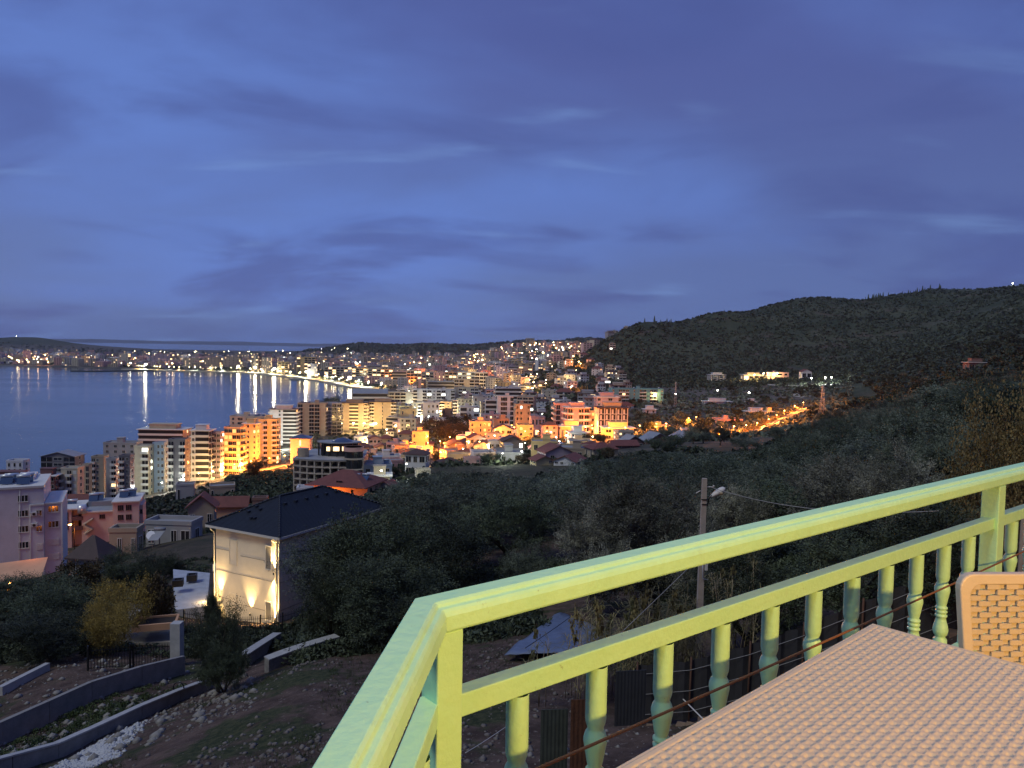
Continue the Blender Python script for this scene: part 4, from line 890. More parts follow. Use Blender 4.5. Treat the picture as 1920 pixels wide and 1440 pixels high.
# --- orange house with red hip roof
def orange_house():
    d = 195; pc = 640; g = gp(pc, d); zg = P(pc, 940, d).z - 1
    root = thing('house', 'orange lit two storey house with red hip roof and solar panels, beyond the navy roof', 'house', (g.x, d, zg))
    X = lambda px: (px - pc) / F * d; Z = lambda py: P(pc, py, d).z - zg
    m = MB(); m.prism([(X(588), 0), (X(694), -3.5), (X(708), 5), (X(600), 12)], -4, Z(908)); m.build('wall', WALL['orange'], root)
    f0 = Vector((X(588), 0)); f1 = Vector((X(694), -3.5)); u = (f1 - f0).normalized(); ang = math.atan2(u.y, u.x)
    def onf(t, wd, z0, z1, name, mt, mu=1):
        q = f0 + u * t; m = MB(); w = wd
        m.box(0, w, -.03, .0, z0, z1, 1); m.box(-.06, 0, -.08, 0, z0, z1, 0); m.box(w, w + .06, -.08, 0, z0, z1, 0); m.box(0, w, -.08, 0, z1, z1 + .06, 0); m.box(0, w, -.08, 0, z0 - .06, z0, 0)
        m.build(name, mt, root, (q.x, q.y, 0), ang)
    ln = (f1 - f0).length; zt = Z(908)
    for t, wd, a, b in ((.8, 1.0, 3.4, 4.6), (3.2, 2.0, 2.6, 5.2), (6.6, .5, 3.8, 4.6), (10.6, .5, 3.2, 4.8), (6.4, 1.8, 1.0, 2.2)): onf(t, wd, zt - b + 2.2, zt - a + 2.2, 'window', [WALL['maroon'], GLASS])
    v = (Vector((X(708), 5)) - f1).normalized(); an2 = math.atan2(v.y, v.x)
    for t in (1.6, 5.2):
        for z in (-1.9, -4.9):
            q = f1 + v * t; m = MB(); m.box(0, 1.1, -.03, 0, zt + z, zt + z + 1.3, 1); m.box(-.07, 0, -.08, 0, zt + z, zt + z + 1.3, 0); m.box(1.1, 1.17, -.08, 0, zt + z, zt + z + 1.3, 0); m.build('window', [WALL['maroon'], GLASS], root, (q.x, q.y, 0), an2)
    m = roof_hip(15.5, 13, 3.3, .9, 1.5); m.build('roof', ROOFR, root, (X(645), 4.0, zt), ang)
    for x, y in ((2.5, -2.2), (5.0, -2.2)):
        q = MB(); q.add([(-1.1, -.9, 1.1), (1.1, -.9, 1.1), (1.1, .9, 2.1), (-1.1, .9, 2.1), (-1.1, -.9, 1.0), (1.1, -.9, 1.0), (1.1, .9, 2.0), (-1.1, .9, 2.0)], [(0, 1, 2, 3), (7, 6, 5, 4), (0, 4, 5, 1), (2, 6, 7, 3)], 0); q.tube([(-1, .95, 2.3), (1, .95, 2.3)], .25, 8, 1)
        q.build('solar_heater', [SOLAR, TANK], root, (X(645) + x, 4.0 + y, zt), ang)
    q = gp(600, d - 6); L1 = point(root, (X(612), -5, 1.6), 5200, ORG, .3); L2 = point(root, (X(655), -8, 1.2), 6200, (1, .5, .12), .3); point(root, (X(712), -3, 1.5), 2600, ORG)
orange_house()
# --- the uplit white house with navy roof
def navy_house():
    zt = 62.8
    def Q(px, py, z): r = CM @ Vector(((px - 960) / F, -(py - 720) / F, -1)); return EYE + r * ((z - 80) / r.z)
    zt = P(525, 1012, 64).z
    A_ = Q(388, 987, zt); B_ = Q(524, 1012, zt); Cc = Q(700, 950, zt)
    u = (B_ - A_); wl = u.length; u.normalize(); ang = math.atan2(u.y, u.x)
    nrm = Vector((-u.y, u.x, 0)); dp = 15.0
    H = 8.2; base = zt - H; inset = .55
    root = thing('house', 'large pale house with dark navy hip roof, its end wall streaked by warm uplights', 'house', (A_.x, A_.y, base), ang)
    W0, W1, D0, D1 = inset, wl - inset, inset, dp - inset
    wm = mat('render_cream', (.66, .60, .50), .8, n=.14, ns=.8, bump=.08, bs=6)
    m = MB(); m.box(W0, W1, D0, D1, -2.5, H); m.build('wall', wm, root)
    GR = mat('groove', (.25, .22, .19), .9)
    for fc in (0, 1):
        T = Matrix.Translation((W0, D0, 0)) if fc == 0 else Matrix.Translation((W1, D0, 0)) @ Matrix.Rotation(PI / 2, 4, 'Z'); ww = (W1 - W0) if fc == 0 else (D1 - D0)
        k = 0
        for z in (1.6, 4.1, 6.1):
            m = MB(); m.box((.0 if fc == 0 else 0), ww * (.25 if z != 4.1 else 1), -.012, .004, z, z + .05, 0, T)
            if z != 4.1: m.box(ww * .40, ww * .82 if fc == 0 else ww, -.012, .004, z - .25, z - .20, 0, T)
            m.build('groove_line', GR, root)
    # blind window recesses, raised frames and two real narrow windows
    for z0, z1 in ((.3, 2.2), (4.9, 7.2)):
        x = W0 + (W1 - W0) * .22; w = 1.0
        m = MB(); m.box(x, x + .06, D0 - .05, D0 + .003, z0, z1); m.box(x + w - .06, x + w, D0 - .05, D0 + .003, z0, z1); m.box(x + .06, x + w - .06, D0 - .05, D0 + .003, z1 - .06, z1); m.box(x + .06, x + w - .06, D0 - .05, D0 + .003, z0, z0 + .06); m.box(x + .06, x + w - .06, D0 - .025, D0 + .003, z0 + .06, z1 - .06); m.build('blind_window', wm, root)
        x = W0 + (W1 - W0) * .80
        q = MB(); q.box(x, x + .62, D0 - .015, D0 + .003, z0 + .3, z1, 1); q.box(x - .09, x, D0 - .07, D0 + .003, z0 + .2, z1 + .09, 0); q.box(x + .62, x + .71, D0 - .07, D0 + .003, z0 + .2, z1 + .09, 0); q.box(x, x + .62, D0 - .07, D0 + .003, z1, z1 + .09, 0); q.box(x, x + .62, D0 - .07, D0 + .003, z0 + .2, z0 + .29, 0); q.build('window', [TRIM, mat('shaded_glass', (.25, .23, .2), .3)], root)
    # eaves, gutter, pipes
    o = .55
    m = MB(); m.box(W0 - o, W1 + o, D0 - o, D1 + o, H, H + .10); m.build('soffit', TRIM, root)
    for (x0, x1, y0, y1) in ((W0 - o - .10, W1 + o + .10, D0 - o - .12, D0 - o - .003), (W0 - o - .10, W1 + o + .10, D1 + o + .003, D1 + o + .12), (W0 - o - .12, W0 - o - .003, D0 - o, D1 + o), (W1 + o + .003, W1 + o + .12, D0 - o, D1 + o)):
        m = MB(); m.box(x0, x1, y0, y1, H - .02, H + .15); m.box(x0 - .02, x1 + .02, y0 - .02, y1 + .02, H + .15, H + .18); m.build('gutter', TRIM, root)
    for x in (W0 - .10, W1 - .35, W1 + .06):
        m = MB(); yy = D0 - .10; m.tube([(x, D0 - o - .05, H), (x, D0 - o + .05, H - .25), (x, yy, H - .55), (x, yy, -1.0)], .055, 8); m.build('downpipe', TRIM, root)
    # tiled hip roof in stepped courses
    n = 34; rh = 2.35; x0, x1, y0, y1 = W0 - o - .08, W1 + o + .08, D0 - o - .08, D1 + o + .08; run = (x1 - x0) / 2
    for side in range(4):
        m = MB()
        for k in range(n):
            a = k / n; b = (k + 1) / n; za = H + .20 + rh * a + .035; zb = H + .20 + rh * b
            pa = [(x0 + run * a, y0 + run * a), (x1 - run * a, y0 + run * a), (x1 - run * a, y1 - run * a), (x0 + run * a, y1 - run * a)]
            pb = [(x0 + run * b, y0 + run * b), (x1 - run * b, y0 + run * b), (x1 - run * b, y1 - run * b), (x0 + run * b, y1 - run * b)]
            i, j = side, (side + 1) % 4
            m.add([(*pa[i], za), (*pa[j], za), (*pb[j], zb), (*pb[i], zb), (*pa[i], za - .05), (*pa[j], za - .05)], [(0, 1, 2, 3), (4, 5, 1, 0)])
        m.build('roof_slope', ROOFN, root)
    m = MB(); xm = (x0 + x1) / 2
    for (p, q) in (((x0, y0), (xm, y0 + run)), ((x1, y0), (xm, y0 + run)), ((x0, y1), (xm, y1 - run)), ((x1, y1), (xm, y1 - run)), ((xm, y0 + run), (xm, y1 - run))):
        z0 = H + .24 if p[1] in (y0, y1) else H + .24 + rh; z1 = H + .24 + rh; k_ = int(math.dist(p, q) / .35)
        for k in range(k_):
            a, b = k / k_, (k + .96) / k_; m.tube([(p[0] + (q[0] - p[0]) * a, p[1] + (q[1] - p[1]) * a, z0 + (z1 - z0) * a + .03), (p[0] + (q[0] - p[0]) * b, p[1] + (q[1] - p[1]) * b, z0 + (z1 - z0) * b)], .10, 6)
    m.build('ridge_tiles', ROOFN, root, kind='stuff')
    for k in range(11):
        m = MB(); m.box(-.12, .12, -.15, .15, 0, .16); a = rnd.uniform(.3, .8); yy = y0 + run * a if k < 5 else y0 + run * .9 + (k - 5) * 1.4
        xx = xm + rnd.uniform(-1, 1) * (run * (1 - a)) * .8 if k < 5 else x1 - run * .75
        zz = H + .22 + rh * (a if k < 5 else .75); m.build('roof_vent', ROOFN, root, (xx, yy, zz))
    # wall lamps: small cylinders throwing a narrow beam up (and down)
    for fx, z, up, dn, pw in ((.085, 1.7, 1, .35, 130), (.57, .75, 1, 0, 110), (.93, 4.95, 1, 1, 170), (.95, .7, 1, 0, 110), (.04, .5, 1, 0, 90)):
        x = W0 + (W1 - W0) * fx; m = MB(); m.lathe([(.06, -.12), (.06, .12)], 10, 0, Matrix.Translation((0, 0, 0))); m.lathe([(.045, .121), (.045, .125)], 10, 1); lo = m.build('wall_lamp', [METALD, LITW], root, (x, D0 - .16, z))
        for s_, on in ((1, up), (-1, dn)):
            if not on: continue
            l = bpy.data.lights.new('uplight', 'SPOT'); l.energy = pw * 22 * on; l.color = (1, .66, .25); l.spot_size = math.radians(64); l.spot_blend = 1.0; l.shadow_soft_size = .05
            lb = bpy.data.objects.new('uplight', l); C.objects.link(lb); lb.parent = lo; lb.location = (0, -.10, .16 * s_); lb.rotation_euler = (math.radians(180 - 14) if s_ > 0 else math.radians(14), 0, 0)
            if s_ > 0: lb.rotation_euler = (math.radians(180 + 2), 0, 0)
            else: lb.rotation_euler = (math.radians(-2), 0, 0)
    # porch with column on the left
    m = MB(); m.box(W0 - 1.9, W0 - .004, D0 + 1.2, D0 + 5, 3.35, 4.0); m.build('porch_roof', TRIM, root)
    for y in (D0 + 1.4, D0 + 4.6): m = MB(); m.box(W0 - 1.85, W0 - 1.4, y, y + .45, -1.5, 3.35); m.build('column', wm, root)
    point(root, (W0 + 1.6, D0 - 2.4, 2.4), 150, WRM, .1); point(root, (W0 + 5.6, D0 - 2.4, 2.4), 150, WRM, .1)  # two added fill lights to brighten the end wall, no lamp there
    # rear wing with lower roof
    m = roof_hip(9, 8, 2.0, .5); m.build('wing_roof', ROOFN, root, (-3.2, 19.5, H - 2.2)); m = MB(); m.box(-7.3, .6, 16.2, 23, -2, H - 2.35); m.build('wing_wall', wm, root)
    return root, ang, base
NH, NANG, NBASE = navy_house()
# --- other near-left roofs and huts
def simple(label, pxl, pxr, pyt, d, rot, ratio, wall, roof, rh, f='', s='', nf=1, **k):
    return block(label, pxl, pxr, pyt, d, nf, rot, ratio, f, s, wall, TRIM, roof=roof, indiv=True, lit=k.pop('lit', 0), roofh=rh, name='house', cat='house', **k)
simple('low house with broad dark maroon hip roof below the salmon building', 120, 205, 1046, 96, -8, .9, 'grey', 'hip', 2.6, 'w_w', 'w', roofm=mat('roof_maroon_dark', (.060, .035, .036), .75, n=.3, ns=1.5, bump=.4, bs=6))
simple('half ruined house with cluttered flat roof between the maroon roof and the navy roof', 196, 262, 998, 118, 6, .7, 'tan', 'flat', 1, '_w_n', 'w')
simple('grey shell house with dark garage opening left of the navy roof', 262, 372, 984, 124, -4, .5, 'grey', 'flat', 1, 'w_nW', 'w')
simple('terracotta walled house with twin red roofs behind the navy roof', 345, 400, 952, 150, 14, .8, 'tan', 'gable', 2.6, 'w_w', 'w')
simple('long low house with orange red roof edge behind the navy roof', 392, 462, 950, 165, 10, .5, 'orange', 'gablex', 2.0, '', '')
simple('whitewashed box hut with stained walls on the scrub slope', 324, 361, 911, 262, 18, .8, 'grey', 'flat', 1, 'd__', 'w')
simple('tan box shed with a small dark tree in front on the scrub slope', 386, 434, 914, 258, 22, .8, 'tan', 'flat', 1, 'd___d', 'w')
simple('maroon tin roof lean-to between the coast blocks and the salmon building', 122, 172, 938, 225, 10, .6, 'brown', 'gablex', 1.6, '', '')
simple('small pink house with flat roof wedged below the round fronted block', 552, 598, 918, 212, 10, .7, 'lilac', 'flat', 1, 'w_w', 'w', lit=.3)
simple('cream concrete canopy building right of the orange house', 690, 728, 893, 225, 10, .8, 'sand', 'slab', 1, 'nn', 'n')
simple('grey low gable house in front of the canopy building', 706, 745, 921, 200, -20, .8, 'grey', 'gable', 1.6, 'w', 'w')
simple('grey barn with wide sheet roof, first of three at the edge of the grove', 1160, 1210, 832, 312, 20, .7, 'brown', 'gable', 3.0, 'n_n', 'n', roofm=ROOFG)
simple('grey barn with wide sheet roof, middle of three at the edge of the grove', 1200, 1262, 829, 318, 20, .7, 'brown', 'gable', 3.4, 'n_n', 'n', roofm=ROOFG)
simple('grey barn with wide sheet roof, last of three at the edge of the grove', 1256, 1322, 826, 330, 20, .7, 'brown', 'gable', 3.0, 'n_n', 'n', roofm=ROOFG)
# satellite dish and panel on the grey shell house roof
g = P(284, 1004, 118); m = MB(); m.lathe([(.02, 0), (.35, .06), (.62, .2), (.7, .3)], 16, 0, Matrix.Rotation(math.radians(65), 4, 'X')); m.tube([(0, .1, -.1), (0, .3, -2.6)], .05, 6); tag(m.build('satellite_dish', TANK, None, (g.x, g.y, g.z)), 'white satellite dish on the edge of the cluttered ruin roof', 'dish')
g = P(294, 1012, 117.5); m = MB(); m.add([(-1.2, -.6, 0), (.6, -.9, .2), (1.1, .6, 1.4), (-.7, .8, 1.2), (-1.2, -.6, -.06), (.6, -.9, .14), (1.1, .6, 1.34), (-.7, .8, 1.14)], [(0, 1, 2, 3), (7, 6, 5, 4), (0, 4, 5, 1), (1, 5, 6, 2), (2, 6, 7, 3), (3, 7, 4, 0)]); m.tube([(0, .9, -1), (0, .9, 1.5)], .08, 6); m.tube([(-.8, .9, 1.5), (1, .7, 1.6)], .25, 10); tag(m.build('solar_panel', [ROOFG], None, (g.x, g.y, g.z)), 'tilted pale solar panel with tank beside the satellite dish', 'solar panel')
# --- garden walls, terrace, planter
def wallrun(label, pts, h, t, m_, cap=None, name='concrete_wall', pl=2.6, follow=None, cat='wall', bev=0):
    """a straight-panelled wall through (px, d) points, each panel its own part"""
    G = [gp(*p) for p in pts]; root = thing(name, label, cat, G[0])
    z_of = (lambda x, y: hz(x, y))
    for a, b in zip(G[:-1], G[1:]):
        t_ = b - a; t_.z = 0; ln = t_.length; n = max(1, round(ln / pl)); u = t_ / ln; ang = math.atan2(u.y, u.x)
        for k in range(n):
            p = a + u * ln * k / n; q = a + u * ln * (k + 1) / n; L_ = ln / n - .02
            zp, zq = z_of(p.x, p.y), z_of(q.x, q.y); m = MB()
            m.add([(0, -t / 2, -1.2), (L_, -t / 2, -1.2), (L_, t / 2, -1.2), (0, t / 2, -1.2), (0, -t / 2, h), (L_, -t / 2, h + zq - zp), (L_, t / 2, h + zq - zp), (0, t / 2, h)], [(0, 3, 2, 1), (4, 5, 6, 7), (0, 1, 5, 4), (1, 2, 6, 5), (2, 3, 7, 6), (3, 0, 4, 7)])
            m.build('wall_panel', m_, root, (p.x - G[0].x, p.y - G[0].y, zp - G[0].z), ang)
            if cap:
                m = MB(); e = t / 2 + .04
                m.add([(0, -e, h + .003), (L_ + .02, -e, h + zq - zp + .003), (L_ + .02, e, h + zq - zp + .003), (0, e, h + .003), (0, -e, h + .07), (L_ + .02, -e, h + .07 + zq - zp), (L_ + .02, e, h + .07 + zq - zp), (0, e, h + .07)], [(0, 3, 2, 1), (4, 5, 6, 7), (0, 1, 5, 4), (1, 2, 6, 5), (2, 3, 7, 6), (3, 0, 4, 7)])
                m.build('coping', cap, root, (p.x - G[0].x, p.y - G[0].y, zp - G[0].z), ang)
    return root
wallrun('upper grey concrete retaining wall crossing the lower left garden', [(-60, 30.5), (0, 32.5), (170, 37), (345, 43)], 1.05, .22, CONC)
wallrun('lower concrete wall with pale flat coping above the white rubble', [(-30, 25.5), (20, 26.5), (180, 31), (398, 38.5)], .55, .2, CONC, CONCL)
wallrun('rough stone topped wall rising right under the big dark tree', [(500, 39), (632, 42)], .7, .5, STONE, CONCL, 'stone_wall', 1.2)
wallrun('second rough stone wall, higher up the slope by the fence', [(455, 43), (520, 50)], .7, .5, STONE, CONCL, 'stone_wall', 1.2)
wallrun('short pale wall edge at the far left below the dark trees', [(0, 39.5), (90, 43)], .5, .3, CONCL, None)
g0 = gp(250, 55)
m = MB(); T = Matrix.Identity(4)
zz = P(360, 1140, 64).z
m.prism([((px - 960) / F * d, d) for px, d in ((326, 63.5), (386, 64.5), (392, 74), (322, 75))], zz - 2.5, zz); q = m.build('terrace', mat('terrace_paving', (.40, .43, .50), .7, n=.3, ns=1.2)); tag(q, 'pale paved terrace beside the porch of the navy roofed house', 'terrace')
m = MB(); pts = [gp(215, 50), gp(325, 50.5), gp(322, 57), gp(245, 58)]; zz2 = max(p.z for p in pts) + .1
m.prism([(p.x, p.y) for p in pts], zz2 - 1.2, zz2); tag(m.build('courtyard', PAVE), 'paved courtyard in front of the yellow leaved trees', 'courtyard')
def planter(label, px, py, d, sx, sy, h, mt, rz=.3):
    p = P(px, py, d); m = MB(); m.box(-sx, sx, -sy, -sy + .15, 0, h); m.box(-sx, sx, sy - .15, sy, 0, h); m.box(-sx, -sx + .15, -sy + .15, sy - .15, 0, h); m.box(sx - .15, sx, -sy + .15, sy - .15, 0, h); m.box(-sx + .15, sx - .15, -sy + .15, sy - .15, 0, h - .12, 1)
    tag(m.build('planter', [mt, mat('soil_dark', (.03, .02, .015), .95)], None, p, rz), label, 'planter')
planter('low brick edged planter under the bushy courtyard tree', 293, 1174, 51, 1.4, .9, .45, WALL['orange'])
planter('small dark box planter at the near end of the terrace edge', 334, 1098, 68, .45, .45, .6, METALD)
planter('small dark box planter at the far end of the terrace edge', 360, 1088, 71, .45, .45, .6, METALD)
p = P(332, 1215, 45); m = MB(); m.box(-.3, .3, -.3, .3, -.6, 1.6); tag(m.build('gate_pillar', CONCL, None, p), 'pale square gate pillar at the end of the picket fence', 'pillar')
def picket(label, pts, h, sp=.16, postgap=2.2, zoff=0, name='picket_fence'):
    G = [gp(*p) for p in pts]; root = thing(name, label, 'fence', G[0]); pm = MB()
    for a, b in zip(G[:-1], G[1:]):
        t_ = b - a; t_.z = 0; ln = t_.length; u = t_ / ln; n = int(ln / sp)
        for k in range(n):
            p = a + u * k * sp; z = hz(p.x, p.y) - G[0].z + zoff; x, y = p.x - G[0].x, p.y - G[0].y
            pm.box(x - .012, x + .012, y - .012, y + .012, z + .1, z + h + .06); pm.add([(x - .012, y, z + h + .06), (x + .012, y, z + h + .06), (x, y, z + h + .16)], [(0, 1, 2)])
        for zz in (.18, h - .1):
            P2 = [a + u * q * .5 for q in range(int(ln / .5) + 1)]
            pm.tube([(p.x - G[0].x, p.y - G[0].y, hz(p.x, p.y) - G[0].z + zz + zoff) for p in P2], .018, 4)
        for k in range(int(ln / postgap) + 1):
            p = a + u * k * postgap; m = MB(); m.box(-.045, .045, -.045, .045, -.3, h + .2); m.build('post', METALD, root, (p.x - G[0].x, p.y - G[0].y, hz(p.x, p.y) - G[0].z + zoff))
    pm.build('pickets', METALD, root, kind='stuff'); return root
picket('dark iron picket fence along the foot of the uplit wall', [(345, 56), (440, 55), (530, 54), (585, 57)], 1.5)
picket('dark iron picket fence in front of the courtyard and gate pillar', [(165, 42), (250, 43.5), (330, 45)], 1.3)
# white rubble heap, stones on the soil, both beyond counting
def rocks(name, n, fn, smin, smax, mt, seed=1, label=None, cat=None):
    r = np.random.default_rng(seed); base = np.array([(1, 0, 0), (-.5, .86, 0), (-.5, -.86, 0), (0, 0, .8), (.1, .2, -.7), (.45, .75, .3), (-.9, .1, .3), (.4, -.8, .25)])
    # small irregular hull: two pyramids over a 5-ring
    ring = np.array([(math.cos(2 * PI * k / 5), math.sin(2 * PI * k / 5), 0) for k in range(5)]); bv = np.vstack([ring, [(0, 0, .7)], [(0, 0, -.6)]])
    tri = np.array([(k, (k + 1) % 5, 5) for k in range(5)] + [((k + 1) % 5, k, 6) for k in range(5)])
    xy = fn(r, n); n = len(xy); z = hz(xy[:, 0], xy[:, 1]); rg = np.clip(1 - np.hypot(xy[:, 0], xy[:, 1]) / 120, 0, 1); z += rg * (vnoise(xy[:, 0], xy[:, 1], 1.7, 5) * .22 + vnoise(xy[:, 0], xy[:, 1], .6, 6) * .10)
    s = smin + (smax - smin) * r.random(n) ** 3; a = r.random(n) * 6.28
    Vv = bv[None] * (s[:, None, None] * r.uniform(.6, 1.2, (n, 7, 3)))
    ca, sa = np.cos(a)[:, None], np.sin(a)[:, None]; x_ = Vv[..., 0] * ca - Vv[..., 1] * sa; y_ = Vv[..., 0] * sa + Vv[..., 1] * ca
    Vf = np.stack([x_ + xy[:, 0:1], y_ + xy[:, 1:2], Vv[..., 2] + z[:, None] + s[:, None] * .15], -1).reshape(-1, 3)
    Fq = (tri[None] + (np.arange(n) * 7)[:, None, None]).reshape(-1, 3)
    o = inst(fastmesh(name, Vf, Fq, mt, k=3), name); o['kind'] = 'stuff'
    if label: o['label'] = label; o['category'] = cat
    return o
def fld(px0, px1, d0, d1):
    def f(r, n):
        d = d0 + (d1 - d0) * r.random(n); px = px0 + (px1 - px0) * r.random(n); return np.stack([(px - 960) / F * d, d], -1)
    return f
def heap(r, n):
    q = r.dirichlet([.9] * 5, n) @ np.array([(305, 34.3), (140, 29.3), (62, 26.6), (110, 25.3), (222, 27.4)], float); px, d = q[:, 0], q[:, 1]; return np.stack([(px - 960) / F * d, d], -1)
def soilf(r, n):
    q = fld(60, 1100, 20, 36)(r, n * 2); k = vnoise(q[:, 0], q[:, 1], 2.6, 8) + r.normal(0, .18, len(q)) > .02; return q[k]
rocks('white_rubble', 5200, heap, .03, .13, PEBW, 3, 'heap of white rubble stones below the coped wall', 'rubble')
rocks('soil_stones', 3000, soilf, .012, .15, mat('stone_pale', (.20, .175, .16), .9, n=.6, ns=4), 4, 'pale stones scattered over the bare soil', 'stones')
rocks('slope_stones', 700, fld(-20, 480, 28, 46), .05, .32, STONE, 5, 'grey stones on the strip between the two garden walls', 'stones')
# ================================================================ vegetation
def tree_proto(seed, w=6.0, h=6.5, nleaf=9000, leaf=(.13, .035), clumps=34, mt=None, base_z=.22, droop=0.0, trunk_r=.22, flat=1.0, clr=.95, jag=.0, limbs=8):
    """returns (trunk mesh, crown mesh): tapered trunk, limbs, and leaves in clumps through the crown's volume"""
    r = np.random.default_rng(seed); R0 = w / 2
    cz = h * (base_z + (1 - base_z) / 2); hh = h * (1 - base_z) / 2
    cs = []
    for k in range(clumps):
        v = r.normal(size=3); v /= np.linalg.norm(v); rad = r.uniform(.55, 1.0) ** .6
        if v[2] < -.3: rad *= .8
        p = np.array([v[0] * R0 * rad * .82, v[1] * R0 * rad * .82, cz + v[2] * hh * rad * .85 * flat]); cs.append(p)
    cs = np.array(cs); sz = r.uniform(.55, 1.15, clumps) * clr * (w / 6.0) ** .9
    ci = r.integers(0, clumps, nleaf)
    v = r.normal(size=(nleaf, 3)); v /= np.linalg.norm(v, axis=1)[:, None]
    # leaves sit along short sprays pointing out of the clump
    spr = r.normal(size=(clumps, 26, 3)); spr /= np.linalg.norm(spr, axis=2)[..., None]; spr[..., 2] += .25; si = r.integers(0, 26, nleaf); d = spr[ci, si]; t = r.random(nleaf) ** .4
    c = cs[ci] + d * (t * sz[ci] * r.uniform(.8, 1 + jag, nleaf))[:, None] + r.normal(size=(nleaf, 3)) * .09 * sz[ci][:, None]
    c[:, 2] -= droop * t * t
    ax = d + r.normal(size=(nleaf, 3)) * .7; ax /= np.linalg.norm(ax, axis=1)[:, None]
    sd = np.cross(ax, r.normal(size=(nleaf, 3))); sd /= np.linalg.norm(sd, axis=1)[:, None]
    L_ = (leaf[0] * r.uniform(.6, 1.3, nleaf))[:, None]; W_ = (leaf[1] * r.uniform(.7, 1.3, nleaf))[:, None]
    Vv = np.stack([c - ax * L_ * .5, c + sd * W_ * .5, c + ax * L_ * .5, c - sd * W_ * .5], 1).reshape(-1, 3)
    crown = fastmesh('crown', Vv, np.arange(nleaf * 4).reshape(-1, 4), mt or LEAF_OLIVE)
    m = MB(); rr_ = random.Random(seed)
    top = h * (base_z + .12); m.tube([(0, 0, -1.2), (rr_.uniform(-.1, .1), rr_.uniform(-.1, .1), top * .5), (rr_.uniform(-.2, .2), rr_.uniform(-.2, .2), top)], trunk_r * 1.3, 8, r1=trunk_r * .8)
    for k in range(min(limbs, clumps)):
        p = cs[k * clumps // limbs]; mid_ = (p[0] * .45, p[1] * .45, top + (p[2] - top) * .55)
        m.tube([(0, 0, top * .85), mid_, tuple(p)], trunk_r * .5, 5, r1=trunk_r * .12)
    return m.mesh('trunk', WOOD), crown, w, h
OL = [tree_proto(20 + k, 6.5, 6.5, 42000, (.15, .042), 19 + 3 * k, LEAF_OLIVE, .12, .05, jag=.45, clr=1.25) for k in range(3)]
DK = [tree_proto(30 + k, 7, 7, 42000, (.13, .056), 20 + 4 * k, LEAF_DARK, .10, jag=.3, clr=1.3) for k in range(2)]
OP = [tree_proto(90 + k, 6.5, 6.5, 42000, (.15, .042), 18 + 3 * k, LEAF_OLIVE_LIT, .10, .05, jag=.5, clr=1.25) for k in range(2)]
MO = [tree_proto(40 + k, 6.5, 6.0, 14000, (.22, .085), 14 + k, LEAF_OLIVE, .08, jag=.3, clr=1.4) for k in range(3)]
MD = [tree_proto(50 + k, 7, 7, 14000, (.22, .11), 14 + k, LEAF_DARK, .06, jag=.25, clr=1.4) for k in range(3)]
MR = [tree_proto(60, 7, 6, 5200, (.36, .16), 30, LEAF_RUST, .06)]
FD = [tree_proto(70 + k, 7, 6, 1100, (.85, .45), 16, LEAF_DARK, .02, limbs=3) for k in range(3)] + [tree_proto(75, 7, 6, 1100, (.85, .45), 16, LEAF_OLIVE, .02, limbs=3)]
GO = [tree_proto(80, 5.5, 5.5, 24000, (.13, .04), 40, LEAF_GOLD, .10, .25, trunk_r=.12, jag=.6)]
SH = [tree_proto(81, 5, 4.2, 15000, (.09, .06), 50, LEAF_SHRUB, .02, 0, trunk_r=.07, jag=.8, limbs=22)]
TREES = []
def put_tree(proto, px, d, top=None, wpx=None, h=None, w=None, label=None, group=None, name='olive_tree', cat='tree', g=None, sink=0):
    tr, cr, pw, ph = proto; g = g or gp(px, d)
    if top is not None: h = P(px, top, d).z - g.z + sink
    if wpx: w = wpx / F * d
    o = thing(name, label, cat, (g.x, g.y, g.z - sink), rnd.uniform(0, 6.28), group)
    o.scale = (w / pw, w / pw, max(h, .8) / ph)
    inst(tr, 'trunk', o); inst(cr, 'crown', o); TREES.append((g.x, g.y, w / 2)); return o
